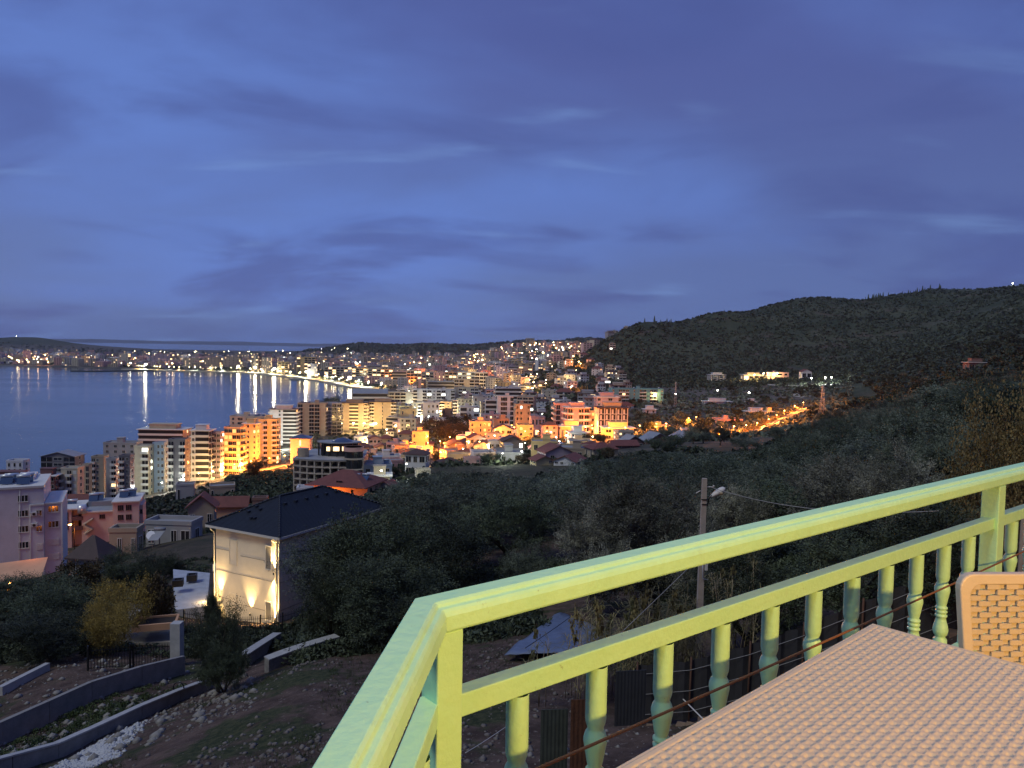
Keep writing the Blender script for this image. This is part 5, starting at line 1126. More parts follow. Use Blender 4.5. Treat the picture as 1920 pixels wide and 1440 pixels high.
NT = [  # proto, px, d, top row, width px, label
 (DK[0], 700, 45, 965, 250, 'broad dark tree whose left side overlaps the navy roofed house', 'broadleaf_tree'),
 (DK[1], 825, 47, 985, 240, 'right half of the dark tree clump behind the railing corner', 'broadleaf_tree'),
 (DK[0], 735, 39, 1045, 260, 'low dark tree in front, its foot by the small stone wall', 'broadleaf_tree'),
 (DK[1], 620, 44, 1075, 130, 'dark bush against the right wall of the navy roofed house', 'broadleaf_tree'),
 (OL[0], 985, 47, 1018, 110, 'small round olive bush above the upper handrail near the corner', 'olive_tree'),
 (OL[1], 870, 70, 893, 240, 'dark olive tree at the head of the grove below the mauve villa', 'olive_tree'),
 (DK[0], 950, 62, 925, 210, 'black green tree in the shaded heart of the grove', 'broadleaf_tree'),
 (OL[2], 1010, 76, 900, 230, 'olive tree below the yellow lit annex', 'olive_tree'),
 (OL[0], 760, 75, 930, 150, 'olive tree touching the far end of the navy roof', 'olive_tree'),
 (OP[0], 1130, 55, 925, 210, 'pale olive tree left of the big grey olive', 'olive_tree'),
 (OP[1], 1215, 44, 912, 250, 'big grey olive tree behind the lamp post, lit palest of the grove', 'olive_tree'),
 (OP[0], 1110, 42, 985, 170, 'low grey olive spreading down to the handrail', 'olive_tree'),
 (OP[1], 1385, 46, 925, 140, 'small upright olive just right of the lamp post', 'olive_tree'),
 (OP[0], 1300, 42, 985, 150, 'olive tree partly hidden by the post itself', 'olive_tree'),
 (DK[1], 1270, 95, 866, 260, 'dark tree rising behind the big grey olive', 'broadleaf_tree'),
 (OL[0], 1150, 100, 872, 200, 'olive tree in front of the big red roof', 'olive_tree'),
 (DK[0], 1420, 90, 862, 240, 'dark tree right above the street lamp head', 'broadleaf_tree'),
 (DK[1], 1540, 75, 845, 240, 'dark tree above the long run of handrail', 'broadleaf_tree'),
 (OP[1], 1560, 40, 868, 230, 'feathery olive standing over the middle of the handrail', 'olive_tree'),
 (OP[0], 1680, 36, 862, 200, 'feathery olive over the handrail left of the twiggy shrub', 'olive_tree'),
 (DK[0], 1460, 55, 905, 190, 'dark tree just over the handrail right of the lamp', 'broadleaf_tree'),
 (DK[1], 1600, 26, 1000, 300, 'dark tree seen between handrail and middle rail', 'broadleaf_tree'),
 (DK[0], 1400, 30, 1040, 240, 'dark tree behind the reeds, between the rails', 'broadleaf_tree'),
 (DK[0], 1780, 21, 950, 300, 'dark bush filling the gap under the handrail near the second post', 'broadleaf_tree'),
 (SH[0], 1868, 22, 748, 200, 'yellow brown twiggy shrub rising over the handrail at the right edge', 'shrub'),
 (SH[0], 1960, 21, 765, 190, 'rusty twiggy shrub cut by the right edge', 'shrub'),
 (GO[0], 232, 51, 1078, 120, 'yellow leaved feathery tree in the lower left garden', 'small_tree'),
 (GO[0], 205, 47, 1125, 110, 'lower yellow leaved bush hanging over the courtyard', 'small_tree'),
 (MR[0], 292, 53, 1080, 84, 'grey brown bushy tree growing from the brick edged planter', 'small_tree'),
 (MR[0], 150, 73, 1048, 95, 'brown leaved tree below the lilac white block', 'small_tree'),
 (DK[0], 40, 58, 1082, 170, 'black green tree at the lower left edge', 'broadleaf_tree'),
 (DK[1], 110, 52, 1100, 180, 'dark tree left of the yellow leaved tree', 'broadleaf_tree'),
 (DK[0], 90, 46, 1150, 190, 'lowest dark bush of the lower left clump', 'broadleaf_tree'),
 (DK[1], 230, 78, 1035, 110, 'dark tree between maroon hip roof and terrace', 'broadleaf_tree'),
 (DK[0], 300, 80, 1040, 90, 'dark garden tree left of the terrace', 'broadleaf_tree'),
 (DK[1], 410, 36, 1150, 120, 'dark tall shrub with bare low limbs at the end of the concrete walls', 'broadleaf_tree'),
 (DK[0], 420, 34, 1215, 85, 'lower leafy part of the dark shrub by the wall end', 'broadleaf_tree'),
 (DK[0], 402, 52, 1105, 38, 'little dark tree silhouetted against the uplit wall', 'small_tree'),
 (MD[0], 478, 330, 858, 46, 'round dark tree at the foot of the yellow lit block', 'broadleaf_tree'),
 (MR[0], 820, 480, 782, 74, 'reddish brown tree crown covering the town knoll, left part', 'broadleaf_tree'),
 (MR[0], 862, 500, 777, 70, 'reddish brown tree crown covering the town knoll, right part', 'broadleaf_tree'),
 (MR[0], 845, 470, 792, 80, 'lower brown trees of the town knoll above the orange street', 'broadleaf_tree'),
 (MD[1], 620, 1000, 740, 36, 'grey round tree standing alone at the water edge', 'broadleaf_tree'),
 (MD[2], 776, 300, 880, 40, 'dark round tree beside the lane under the orange crossing', 'broadleaf_tree'),
 (MD[0], 906, 420, 838, 24, 'dark tree by the single sodium lamp', 'broadleaf_tree'),
 (MD[1], 1110, 240, 862, 44, 'dark tree in front of the big red roof', 'broadleaf_tree'),
]
for (pr, px, d, top, wp, lb, nm) in NT: put_tree(pr, px, d, top, wp, label=lb, name=nm, cat='shrub' if nm == 'shrub' else 'tree', sink=.3)
# the grove and valley: every tree its own object; the crown tops stay under the line seen in the photograph
LIM = np.array([(440, 905), (560, 960), (640, 955), (700, 918), (780, 900), (900, 898), (1000, 905), (1050, 895), (1130, 872), (1200, 858), (1300, 848), (1400, 852), (1450, 838), (1520, 800), (1560, 775), (1650, 752), (1750, 735), (1920, 722), (2300, 700)], float)
FOOT = []
for o in C.objects:
    if o.get('category') in ('building', 'house'): FOOT.append((o.location.x, o.location.y, max(o.get('w', 9), o.get('dp', 9)) * .62 + 1.5))
def clear(x, y, r, L_, k=1.0): return all((x - a) ** 2 + (y - b) ** 2 > (r + c * k) ** 2 for a, b, c in L_)
rt = random.Random(5); cnt = 0
def pick(px, L_):
    for a, t in L_:
        if px < a: return t
def gcol(px): return pick(px, ((700, 'above the navy roof'), (780, 'below the orange house'), (860, 'below the mauve villa'), (930, 'below the pink low house'), (985, 'below the blue gable'), (1040, 'below the yellow annex'), (1100, 'below the gabled house'), (1155, 'below the long red roof'), (1205, 'below the first barn'), (1262, 'below the middle barn'), (1310, 'below the last barn'), (1350, 'in line with the street light'), (1430, 'below the white tent'), (1500, 'below the glowing lane'), (1560, 'below the pylon'), (1640, 'right of the pylon'), (1720, 'over the middle handrail'), (1800, 'below the hillside house'), (1870, 'left of the second post'), (9999, 'at the right edge')))
def vcol(px): return pick(px, ((1200, 'under the teal hotel'), (1260, 'by the glowing villa'), (1330, 'left of the low pink house'), (1400, 'behind the low pink house'), (1450, 'behind the bungalow'), (1500, 'above the upper lane'), (1560, 'round the pylon'), (1620, 'right of the white ramp'), (1700, 'under the saddle'), (1780, 'under the ridge pines'), (1860, 'round the hillside house'), (9999, 'at the right edge')))
def tcol(px): return pick(px, ((60, 'far left'), (130, 'above the breakwater'), (220, 'behind the jetty'), (300, 'behind the quay hall'), (380, 'behind the brown blocks'), (440, 'behind the park'), (500, 'behind the slim cream tower'), (560, 'behind the yellow glowing block'), (620, 'behind the sand tower'), (680, 'behind the long pale range'), (730, 'over the banded building'), (790, 'over the long white range'), (850, 'over the blue grey slab'), (900, 'over the grid fronted block'), (950, 'under the castle hill'), (1000, 'left of the tower pair'), (1060, 'near the tower pair'), (9999, 'by the dark hill foot')))
def ncol(px): return pick(px, ((760, 'by the orange crossing'), (820, 'by the lane bend'), (870, 'by the mauve villa'), (920, 'by the long orange hall'), (970, 'by the tan cube'), (1020, 'by the white villa'), (1070, 'by the gabled house'), (9999, 'by the salmon hotel')))
def row(d): return pick(d, ((62, 'front row'), (85, 'second row'), (115, 'third row'), (160, 'middle rows'), (220, 'back rows'), (9999, 'last rows')))
def vrow(d): return pick(d, ((330, 'nearest'), (450, 'lower'), (620, 'middle'), (9999, 'upper')))
def sizew(w): return pick(w, ((5.8, 'small'), (7.0, 'rounded'), (8.2, 'broad'), (9.6, 'wide'), (99, 'spreading')))
for _ in range(2600):
    px = rt.uniform(640, 2050); d = math.exp(rt.uniform(math.log(46), math.log(300)))
    if cnt >= 185: break
    w = rt.uniform(6.5, 12); h = rt.uniform(4.8, 7.6); g = gp(px, d)
    if not clear(g.x, g.y, w * .40, TREES, .72) or not clear(g.x, g.y, w * .4, FOOT): continue
    tp = proj(g.x, g.y, g.z + h)[1]; lim = np.interp(px, LIM[:, 0], LIM[:, 1])
    if tp < lim:
        h = P(px, lim + rt.uniform(-8, 6), d).z - g.z
        if h < 1.5: continue
    pl = OL if rt.random() < .55 else DK
    if d > 95: pl = MO if pl is OL else MD
    ol = pl in (OL, MO)
    put_tree(rt.choice(pl), px, d, h=h, w=w, g=g, name='olive_tree' if ol else 'broadleaf_tree', label=sizew(w) + (' grey olive tree, ' if ol else ' dark leafy tree, ') + row(d) + ', ' + gcol(px), group=('olive trees of the grove' if ol else 'dark trees of the grove')); cnt += 1
# valley trees below the hill
def seg_d(px, d):  # keep the glowing lane visible
    lane = [(1130, 385), (1230, 400), (1340, 415), (1400, 428), (1440, 462), (1475, 520), (1520, 610)]
    x, y = dp_(px, d); best = 1e9
    for a, b in zip(lane[:-1], lane[1:]):
        ax, ay = dp_(*a); bx, by = dp_(*b); t = max(0, min(1, ((x - ax) * (bx - ax) + (y - ay) * (by - ay)) / ((bx - ax) ** 2 + (by - ay) ** 2)))
        best = min(best, math.hypot(x - ax - t * (bx - ax), y - ay - t * (by - ay)))
    return best
cnt = 0
for _ in range(3000):
    px = rt.uniform(1120, 1960); d = math.exp(rt.uniform(math.log(245), math.log(900)))
    if cnt >= 165: break
    w = rt.uniform(7, 12); h = rt.uniform(4.5, 7.5); g = gp(px, d)
    if px < 1200 and d < 480: continue
    if not clear(g.x, g.y, w * .3, TREES, .6) or not clear(g.x, g.y, w * .5, FOOT) or seg_d(px, d) < 9: continue
    tp = proj(g.x, g.y, g.z + h)[1]
    if 1330 < px < 1530 and 300 < d < 430 and tp < 822 - (px - 1330) * .18: continue
    put_tree(rt.choice(FD if d > 380 else MD + MO), px, d, h=h, w=w, g=g, name='broadleaf_tree', label=f'{sizew(w)} dark tree of the {vrow(d)} valley slope, {vcol(px)}', group='valley trees'); cnt += 1
cnt = 0
for _ in range(1500):   # garden trees among the houses
    px = rt.uniform(560, 1140); d = rt.uniform(245, 700)
    if cnt >= 120: break
    w = rt.uniform(4, 8); h = rt.uniform(3, 5.5); g = gp(px, d)
    if not clear(g.x, g.y, w * .4, TREES, .9) or not clear(g.x, g.y, w * .45, FOOT, .9): continue
    put_tree(rt.choice(MD[:2] + MR if d < 420 else FD), px, d, h=h, w=w, g=g, name='broadleaf_tree', label=f'{sizew(w)} garden tree between lit houses, {vrow(d)} part, {ncol(px)}', group='garden trees'); cnt += 1
# scrub nobody could count: the brush on the hill, the valley floor and the slope by the hotel
def scrub(name, label, fn, n, smin, smax, mt, seed, nf=14, flat=.7, ls=.52):
    r = np.random.default_rng(seed); xy = fn(r, n); n = len(xy); z = hz(xy[:, 0], xy[:, 1]); s = r.uniform(smin, smax, n)
    c = r.normal(size=(n, nf, 3)); c /= np.linalg.norm(c, axis=2)[..., None]; c[..., 2] = np.abs(c[..., 2]) * flat
    P_ = c * (s[:, None, None] * r.uniform(.5, 1, (n, nf, 1))); P_[..., 0] += xy[:, 0:1]; P_[..., 1] += xy[:, 1:2]; P_[..., 2] += z[:, None]
    P_ = P_.reshape(-1, 3); k = len(P_); S_ = np.repeat(s, nf)[:, None] * ls * r.uniform(.6, 1.4, (k, 1))
    a = r.normal(size=(k, 3)); a /= np.linalg.norm(a, axis=1)[:, None]; b = np.cross(a, r.normal(size=(k, 3))); b /= np.linalg.norm(b, axis=1)[:, None]
    lw = .7 if ls > .4 else .34
    Vv = np.stack([P_ - a * S_, P_ + b * S_ * lw, P_ + a * S_, P_ - b * S_ * lw], 1).reshape(-1, 3)
    o = inst(fastmesh(name, Vv, np.arange(k * 4).reshape(-1, 4), mt), name); o['kind'] = 'stuff'; o['label'] = label; o['category'] = 'scrub'; return o
def pxd(px0, px1, d0, d1, keep=None):
    def f(r, n):
        d = np.exp(r.uniform(math.log(d0), math.log(d1), n)); px = r.uniform(px0, px1, n); x = (px - 960) / F * d
        k = np.ones(n, bool) if keep is None else keep(px, d, x)
        nz = vnoise(x, d, 14 + d.mean() * .02, 9) > -.34; k &= nz
        return np.stack([x, d], -1)[k]
    return f
scrub('hill_brush', 'dark brush covering the big hill on the right', pxd(1080, 2300, 900, 2100, lambda px, d, x: (hz(x, d) > 31) & np.array([clear(a, b, 3, FOOT) for a, b in zip(x, d)])), 25000, 1.8, 4.6, LEAF_DARK, 1, 8)
scrub('hill_brush', 'brush on the middle slope below the right ridge', pxd(1500, 2300, 320, 950, lambda px, d, x: (hz(x, d) > 50)), 7000, 1.4, 3.6, LEAF_DARK, 2, 12)
scrub('valley_brush', 'low brush on the valley floor round the glowing lane', pxd(1180, 1600, 330, 1000, lambda px, d, x: np.array([seg_d(a, b) > 6 for a, b in zip(px, d)])), 2600, 1.4, 3.4, LEAF_OLIVE, 3, 12)
scrub('slope_brush', 'dark brush on the bank below the yellow lit blocks', pxd(425, 556, 165, 385), 1700, .7, 2.0, LEAF_DARK, 4, 26)
scrub('slope_brush', 'brush round the box huts and ruins on the left', pxd(265, 440, 140, 330), 700, .6, 1.5, LEAF_DARK, 5, 22)
scrub('grove_brush', 'brush filling the gaps behind the grove', pxd(640, 1500, 120, 320, lambda px, d, x: np.array([proj(a, b, hz(a, b) + 1.5)[1] > np.interp(c, LIM[:, 0], LIM[:, 1]) - 14 for a, b, c in zip(x, d, px)])), 3200, .7, 2.0, LEAF_DARK, 31, 22)
scrub('town_hedges', 'hedges and bushes between the lit houses', pxd(540, 1140, 250, 680, lambda px, d, x: np.array([clear(a, b, .5, FOOT) for a, b in zip(x, d)])), 1500, .8, 2.2, LEAF_DARK, 33, 14)
scrub('shade_fill_brush', 'added brush that darkens the ground below the big tree and front olives', pxd(560, 1340, 37.5, 60), 1500, .35, 1.2, LEAF_DARK, 35, 150, ls=.15)  # brush added to stand for the black shade under the trees
scrub('bank_brush', 'dark bushes on the bank behind the long handrail', pxd(1330, 2050, 25, 60), 1500, .35, 1.3, LEAF_DARK, 36, 150, ls=.15)
scrub('garden_brush', 'undergrowth filling the lower left garden', pxd(-40, 560, 47, 100, lambda px, d, x: ~((px > 315) & (px < 560) & (d > 58) & (d < 90)) & ~((px > 205) & (px < 335) & (d > 49) & (d < 59))), 1500, .3, .9, LEAF_DARK, 6, 90, ls=.2)
scrub('fence_brush', 'low bushes along the picket fence', pxd(340, 600, 47, 56), 330, .3, .75, LEAF_DARK, 7, 110, ls=.18)
scrub('garden_brush', 'weeds on the strip between the two garden walls', pxd(-20, 420, 28, 40, lambda px, d, x: (d > 27.6 + (px / 400) * 11) & (d < 32 + (px / 345) * 10)), 700, .10, .34, GRASS, 8, 70, ls=.22)
scrub('far_woods', 'dark woods on the low far ridges', pxd(560, 1240, 3300, 5600, lambda px, d, x: hz(x, d) > 30), 3500, 9, 20, LEAF_DARK, 9, 8, .5)
scrub('far_woods', 'scattered dark trees through the far plain', pxd(-60, 1100, 2100, 5200, lambda px, d, x: (bay_sd(x, d) < -60)), 3600, 5, 10, LEAF_DARK, 10, 7, .7)
scrub('town_trees', 'dark tree clumps among the hillside houses', pxd(940, 1200, 640, 2200), 1500, 3, 7, LEAF_DARK, 12, 12)
scrub('park_trees', 'green trees of the bay front park', pxd(400, 440, 2060, 2120), 60, 5, 8, LEAF_OLIVE, 13, 16, 1.1)
scrub('palm_row', 'palms and small trees along the promenade', (lambda r, n: np.array([[(a[0] * (1 - t) + b[0] * t) + r.uniform(6, 26), (a[1] * (1 - t) + b[1] * t) + r.uniform(10, 34)] for a, b, t in [(dp_(*sh[i % 6]), dp_(*sh[i % 6 + 1]), r.random()) for i in range(n)]])), 190, 2.5, 4.5, LEAF_OLIVE, 14, 14, 1.2)
def tufts(name, label, fn, n, h, mt, seed):
    r = np.random.default_rng(seed); xy = fn(r, n); n = len(xy); z = hz(xy[:, 0], xy[:, 1]) + vnoise(xy[:, 0], xy[:, 1], 1.7, 5) * .2
    k = n * 9; c = np.repeat(np.stack([xy[:, 0], xy[:, 1], z], -1), 9, 0) + np.concatenate([r.normal(0, .06, (k, 2)), np.zeros((k, 1))], 1)
    d = r.normal(0, .35, (k, 3)); d[:, 2] = 1; L_ = (h * r.uniform(.4, 1.2, k))[:, None]; s = r.normal(size=(k, 3)); s[:, 2] = 0; s /= np.linalg.norm(s, axis=1)[:, None]
    Vv = np.stack([c - s * .008, c + s * .008, c + d * L_], 1).reshape(-1, 3)
    o = inst(fastmesh(name, Vv, np.arange(k * 3).reshape(-1, 3), mt, k=3), name); o['kind'] = 'stuff'; o['label'] = label; o['category'] = 'grass'
tufts('grass', 'dark grass patches on the bare soil', pxd(60, 1500, 19, 40, lambda px, d, x: vnoise(x, d, 4.5, 4) > .02), 5200, .16, GRASS, 3)
def lane_pts(r, n):
    ln = [(1345, 412), (1400, 425), (1440, 458), (1475, 515), (1522, 605)]; o = []
    for _ in range(n):
        i = r.integers(0, 4); t = r.random(); a, b = dp_(*ln[i]), dp_(*ln[i + 1]); ux, uy = b[0] - a[0], b[1] - a[1]; l = math.hypot(ux, uy); s = r.choice([-1, 1, 1]) * r.uniform(4.5, 11)
        o.append((a[0] + ux * t - uy / l * s, a[1] + uy * t + ux / l * s))
    return np.array(o)
scrub('lane_hedge', 'hedge and weeds glowing orange along the lamp lit lane', lane_pts, 420, .8, 2.0, LEAF_RUST, 21, 22)
# ridge pines as dark spikes on the skyline
rp = random.Random(3)
def pine():
    m = MB()
    for k in range(5): m.lathe([(3.0 - k * .45, 2 + k * 2.1), (.2, 5.2 + k * 2.1)], 8, 0, Matrix.Rotation(k, 4, 'Z'), False)
    t = MB(); t.tube([(0, 0, -3), (0, 0, 8)], .35, 5); return m.mesh('crown', LEAF_DARK), t.mesh('trunk', WOOD)
PC_, PT_ = pine()
for k in range(46):
    px = rp.choice([rp.uniform(1618, 1660), rp.uniform(1650, 1780), rp.uniform(1700, 1765), rp.uniform(1205, 1290)]); d = 1800 if px > 1600 else 1520
    g = gp(px, d + rp.uniform(-30, 10)); o = thing('pine_tree', 'dark pointed pine standing on the skyline of the right ridge' if px > 1600 else 'small dark pine on the left shoulder of the hill', 'tree', g, 0, 'pines on the skyline'); s_ = rp.uniform(.5, 1.05); o.scale = (s_, s_, s_)
    inst(PC_, 'crown', o); inst(PT_, 'trunk', o)

# ================================================================ the town that cannot be told apart one by one
rt = random.Random(17); zones = []
COLS = ['white', 'cream', 'sand', 'grey', 'mauve', 'pink', 'tan', 'ochre', 'blue']
OCC = list(FOOT)
def fill(px0, px1, d0, d1, n, wr, nfr, words, group, lit=.05, pats=('bbb', 'wbw', 'wwww', 'LLL', 'b_b'), cols=COLS, gap=1.05, roofs=('flat',), lim=None, litm=None):
    k = 0
    for _ in range(n * 8):
        if k >= n: break
        px = rt.uniform(px0, px1); d = math.exp(rt.uniform(math.log(d0), math.log(d1))); x, y = dp_(px, d)
        if bay_sd(np.array([x]), np.array([y]))[0] > -28: continue
        w = rt.uniform(*wr); nf = rt.randint(*nfr)
        if not clear(x, y, w * .5, OCC, gap): continue
        z = hz(x, y); h = nf * 3.0
        tp = proj(x, y, z + h)[1]
        if lim and tp < lim(px): continue
        c = rt.choice(cols); fl = {1: 'single storey', 2: 'two storey', 3: 'three storey'}.get(nf, 'mid rise' if nf < 7 else 'tall')
        hw = w / d * F / 2
        house = nf <= 3
        block(f'{fl} {c if c != "ochre" else "yellowish"} ' + ('house ' if house else 'block ') + words + ', ' + (ncol(px) if d < 560 else tcol(px)), px - hw, px + hw, tp, d, nf, rt.uniform(-12, 22), rt.uniform(.6, 1.1), rt.choice(pats) if nf > 1 else 'ww', 'ww', c, rt.choice([TRIM, TRIMC]), roof=rt.choice(roofs), lit=lit, litm=litm or rt.choice([LITW, LITC, LITO, LITW]), group=group, name='house' if house else 'apartment_building', cat='house' if house else 'building', roofm=rt.choice([ROOFR, ROOFB]), seed=rt.randint(0, 9999))
        OCC.append((x, y, w * .5)); k += 1
fill(660, 1130, 250, 600, 66, (8, 13), (1, 2), 'of the lit neighbourhood', 'small houses of the lit neighbourhood', roofs=('flat', 'flat', 'hip', 'gable'), pats=('www', 'w_w', 'WwW'), gap=.95, lim=lambda px: 800 if px < 980 else 830)
fill(740, 990, 560, 1300, 70, (13, 24), (3, 7), 'of the inner town', 'blocks of the inner town', gap=.85)
fill(660, 990, 1300, 2000, 84, (18, 34), (4, 9), 'of the packed town', 'blocks behind the promenade', lit=.10, gap=.85)
fill(640, 1000, 2000, 3300, 42, (24, 44), (5, 10), 'of the far town', 'blocks of the far town', lit=.08, gap=.9)
fill(0, 640, 2250, 3300, 44, (24, 50), (3, 8), 'behind the bay', 'blocks behind the far bay front', lit=.08)
fill(950, 1180, 620, 1700, 76, (11, 20), (1, 4), 'on the lit slope', 'houses on the lit slope', lit=.12, roofs=('flat', 'slab', 'hip'), pats=('WwW', 'www', 'bb'), cols=['white', 'cream', 'white', 'tan', 'grey'])
fill(890, 1110, 2000, 3100, 26, (16, 26), (2, 5), 'of the castle hill', 'houses on the castle hill', lit=.15)
# the remaining town as one mass of plain blocks
def town_mass():
    r = np.random.default_rng(9); m = MB(); k = 0
    for _ in range(9000):
        if k > 1700: break
        px = r.uniform(-80, 1120); d = math.exp(r.uniform(math.log(1250), math.log(4200)))
        if px < 640 and d < 2120: continue
        if px > 960 and d < 1500: continue
        if px > 960 and r.random() < .5: continue
        if px < 640 and d > 2700 and r.random() < .35: continue
        x, y = dp_(px, d)
        if bay_sd(np.array([x]), np.array([y]))[0] > -45: continue
        w = r.uniform(12, 30); dp = r.uniform(12, 24)
        if not clear(x, y, w * .45, OCC, .8): continue
        z = hz(x, y); h = r.choice([6, 9, 12, 15, 18, 22]) * (1 if d > 1700 else .8)
        T = Matrix.Translation((x, y, z)) @ Matrix.Rotation(r.uniform(-.3, .5), 4, 'Z'); mi = int(r.integers(0, 7))
        m.box(-w / 2, w / 2, -dp / 2, dp / 2, -3, h, mi, T); nf = max(1, int(h / 3)); nb = max(2, int(w / 5))
        if r.random() < .5: m.box(-w * .2, w * .2, -dp * .2, dp * .2, h, h + 2.6, mi, T)
        for f in range(nf):
            z0 = (f + .3) * h / nf; z1 = (f + .78) * h / nf
            for b_ in range(nb):
                x0 = -w / 2 + (b_ + .18) * w / nb; lit_ = r.random() < .05
                m.box(x0, x0 + w / nb * .6, -dp / 2 - .08, -dp / 2 + .02, z0, z1, 8 if lit_ else 7, T, skip=(0, 1, 4))
        k += 1
    m.build('distant_town', [WALL[c] for c in ('white', 'cream', 'sand', 'grey', 'mauve', 'pink', 'tan')] + [DARK, LITW], None, kind='stuff')
town_mass()
# ================================================================ street lamps and other lit lamps
def SL(px, d, k, pw, lb, **kw): return street_lamp(px, d, k, pw, label=lb, **kw)
for px, d, pw, lb in [
 (757, 345, 9000, 'sodium lamp standing highest in the orange lit crossing'), (796, 352, 9000, 'sodium lamp in the middle of the orange lit crossing'), (801, 408, 11000, 'sodium lamp before the orange three storey house'),
 (772, 372, 8000, 'sodium lamp at the far kerb of the orange crossing'), (826, 400, 9000, 'sodium lamp by the hedge left of the brown roofed house'), (842, 415, 9000, 'sodium lamp behind the brown roofed house'), (899, 345, 6500, 'lone sodium lamp in the dark garden right of the long hall'),
 (930, 425, 11000, 'sodium lamp before the second orange flats'), (890, 415, 11000, 'sodium lamp at the foot of the orange four storey flats'), (959, 520, 9000, 'sodium lamp high behind the orange flats'), (964, 470, 9000, 'sodium lamp above the hedge right of the orange flats'),
 (985, 385, 9000, 'sodium lamp before the orange square villa'), (1010, 375, 9000, 'sodium lamp by the pink house hedge'), (1025, 368, 7000, 'sodium lamp on the lane below the pink hip roofed house'), (1098, 395, 9000, 'sodium lamp under the salmon hotel colonnade'),
 (1108, 425, 9000, 'sodium lamp squeezed beside the bright yellow narrow house'), (1112, 375, 8000, 'sodium lamp on the lane below the unfinished frame block'), (1140, 372, 9000, 'sodium lamp before the yellow terrace house'), (1170, 370, 9000, 'sodium lamp right of the yellow terrace house'), (1200, 390, 6000, 'sodium lamp at the bend after the terrace house'),
 (1228, 425, 8000, 'sodium lamp before the glowing villa among dark trees'), (1247, 432, 7000, 'sodium lamp right of the glowing villa'), (1289, 490, 8000, 'bright sodium lamp over the valley trees'), (1305, 500, 5000, 'sodium lamp low in the valley trees'),
 (1352, 420, 7000, 'sodium lamp at the near end of the glowing lane'), (1375, 424, 8000, 'sodium lamp before the low pink house'), (1396, 428, 9000, 'sodium lamp on the brightest stretch of the glowing lane'), (1418, 440, 9000, 'sodium lamp where the glowing lane turns uphill'), (1440, 464, 9000, 'sodium lamp below the bungalow on the glowing lane'),
 (1455, 488, 9000, 'sodium lamp beside the tall narrow lit house'), (1470, 515, 9000, 'sodium lamp in the upper glowing trees'), (1490, 555, 9000, 'sodium lamp near the top of the glowing lane'), (1506, 590, 8000, 'last sodium lamp at the top of the glowing lane'),
 (505, 415, 12000, 'sodium lamp on the orange street behind the yellow block'), (535, 425, 12000, 'sodium lamp on the orange street before the pink house'), (470, 405, 12000, 'sodium lamp at the foot of the yellow lit blocks'), (442, 392, 12000, 'sodium lamp at the foot of the orange balcony wing'),
 (140, 150, 420, 'sodium lamp in the gap between white block and maroon roof')]:
    SL(px, d, 'o', pw * (5.5 if 730 < px < 860 else (3.6 if px < 1330 else 6.5)), lb, h=6.0 if px < 1350 or px > 1520 else 5.0, r=.32)
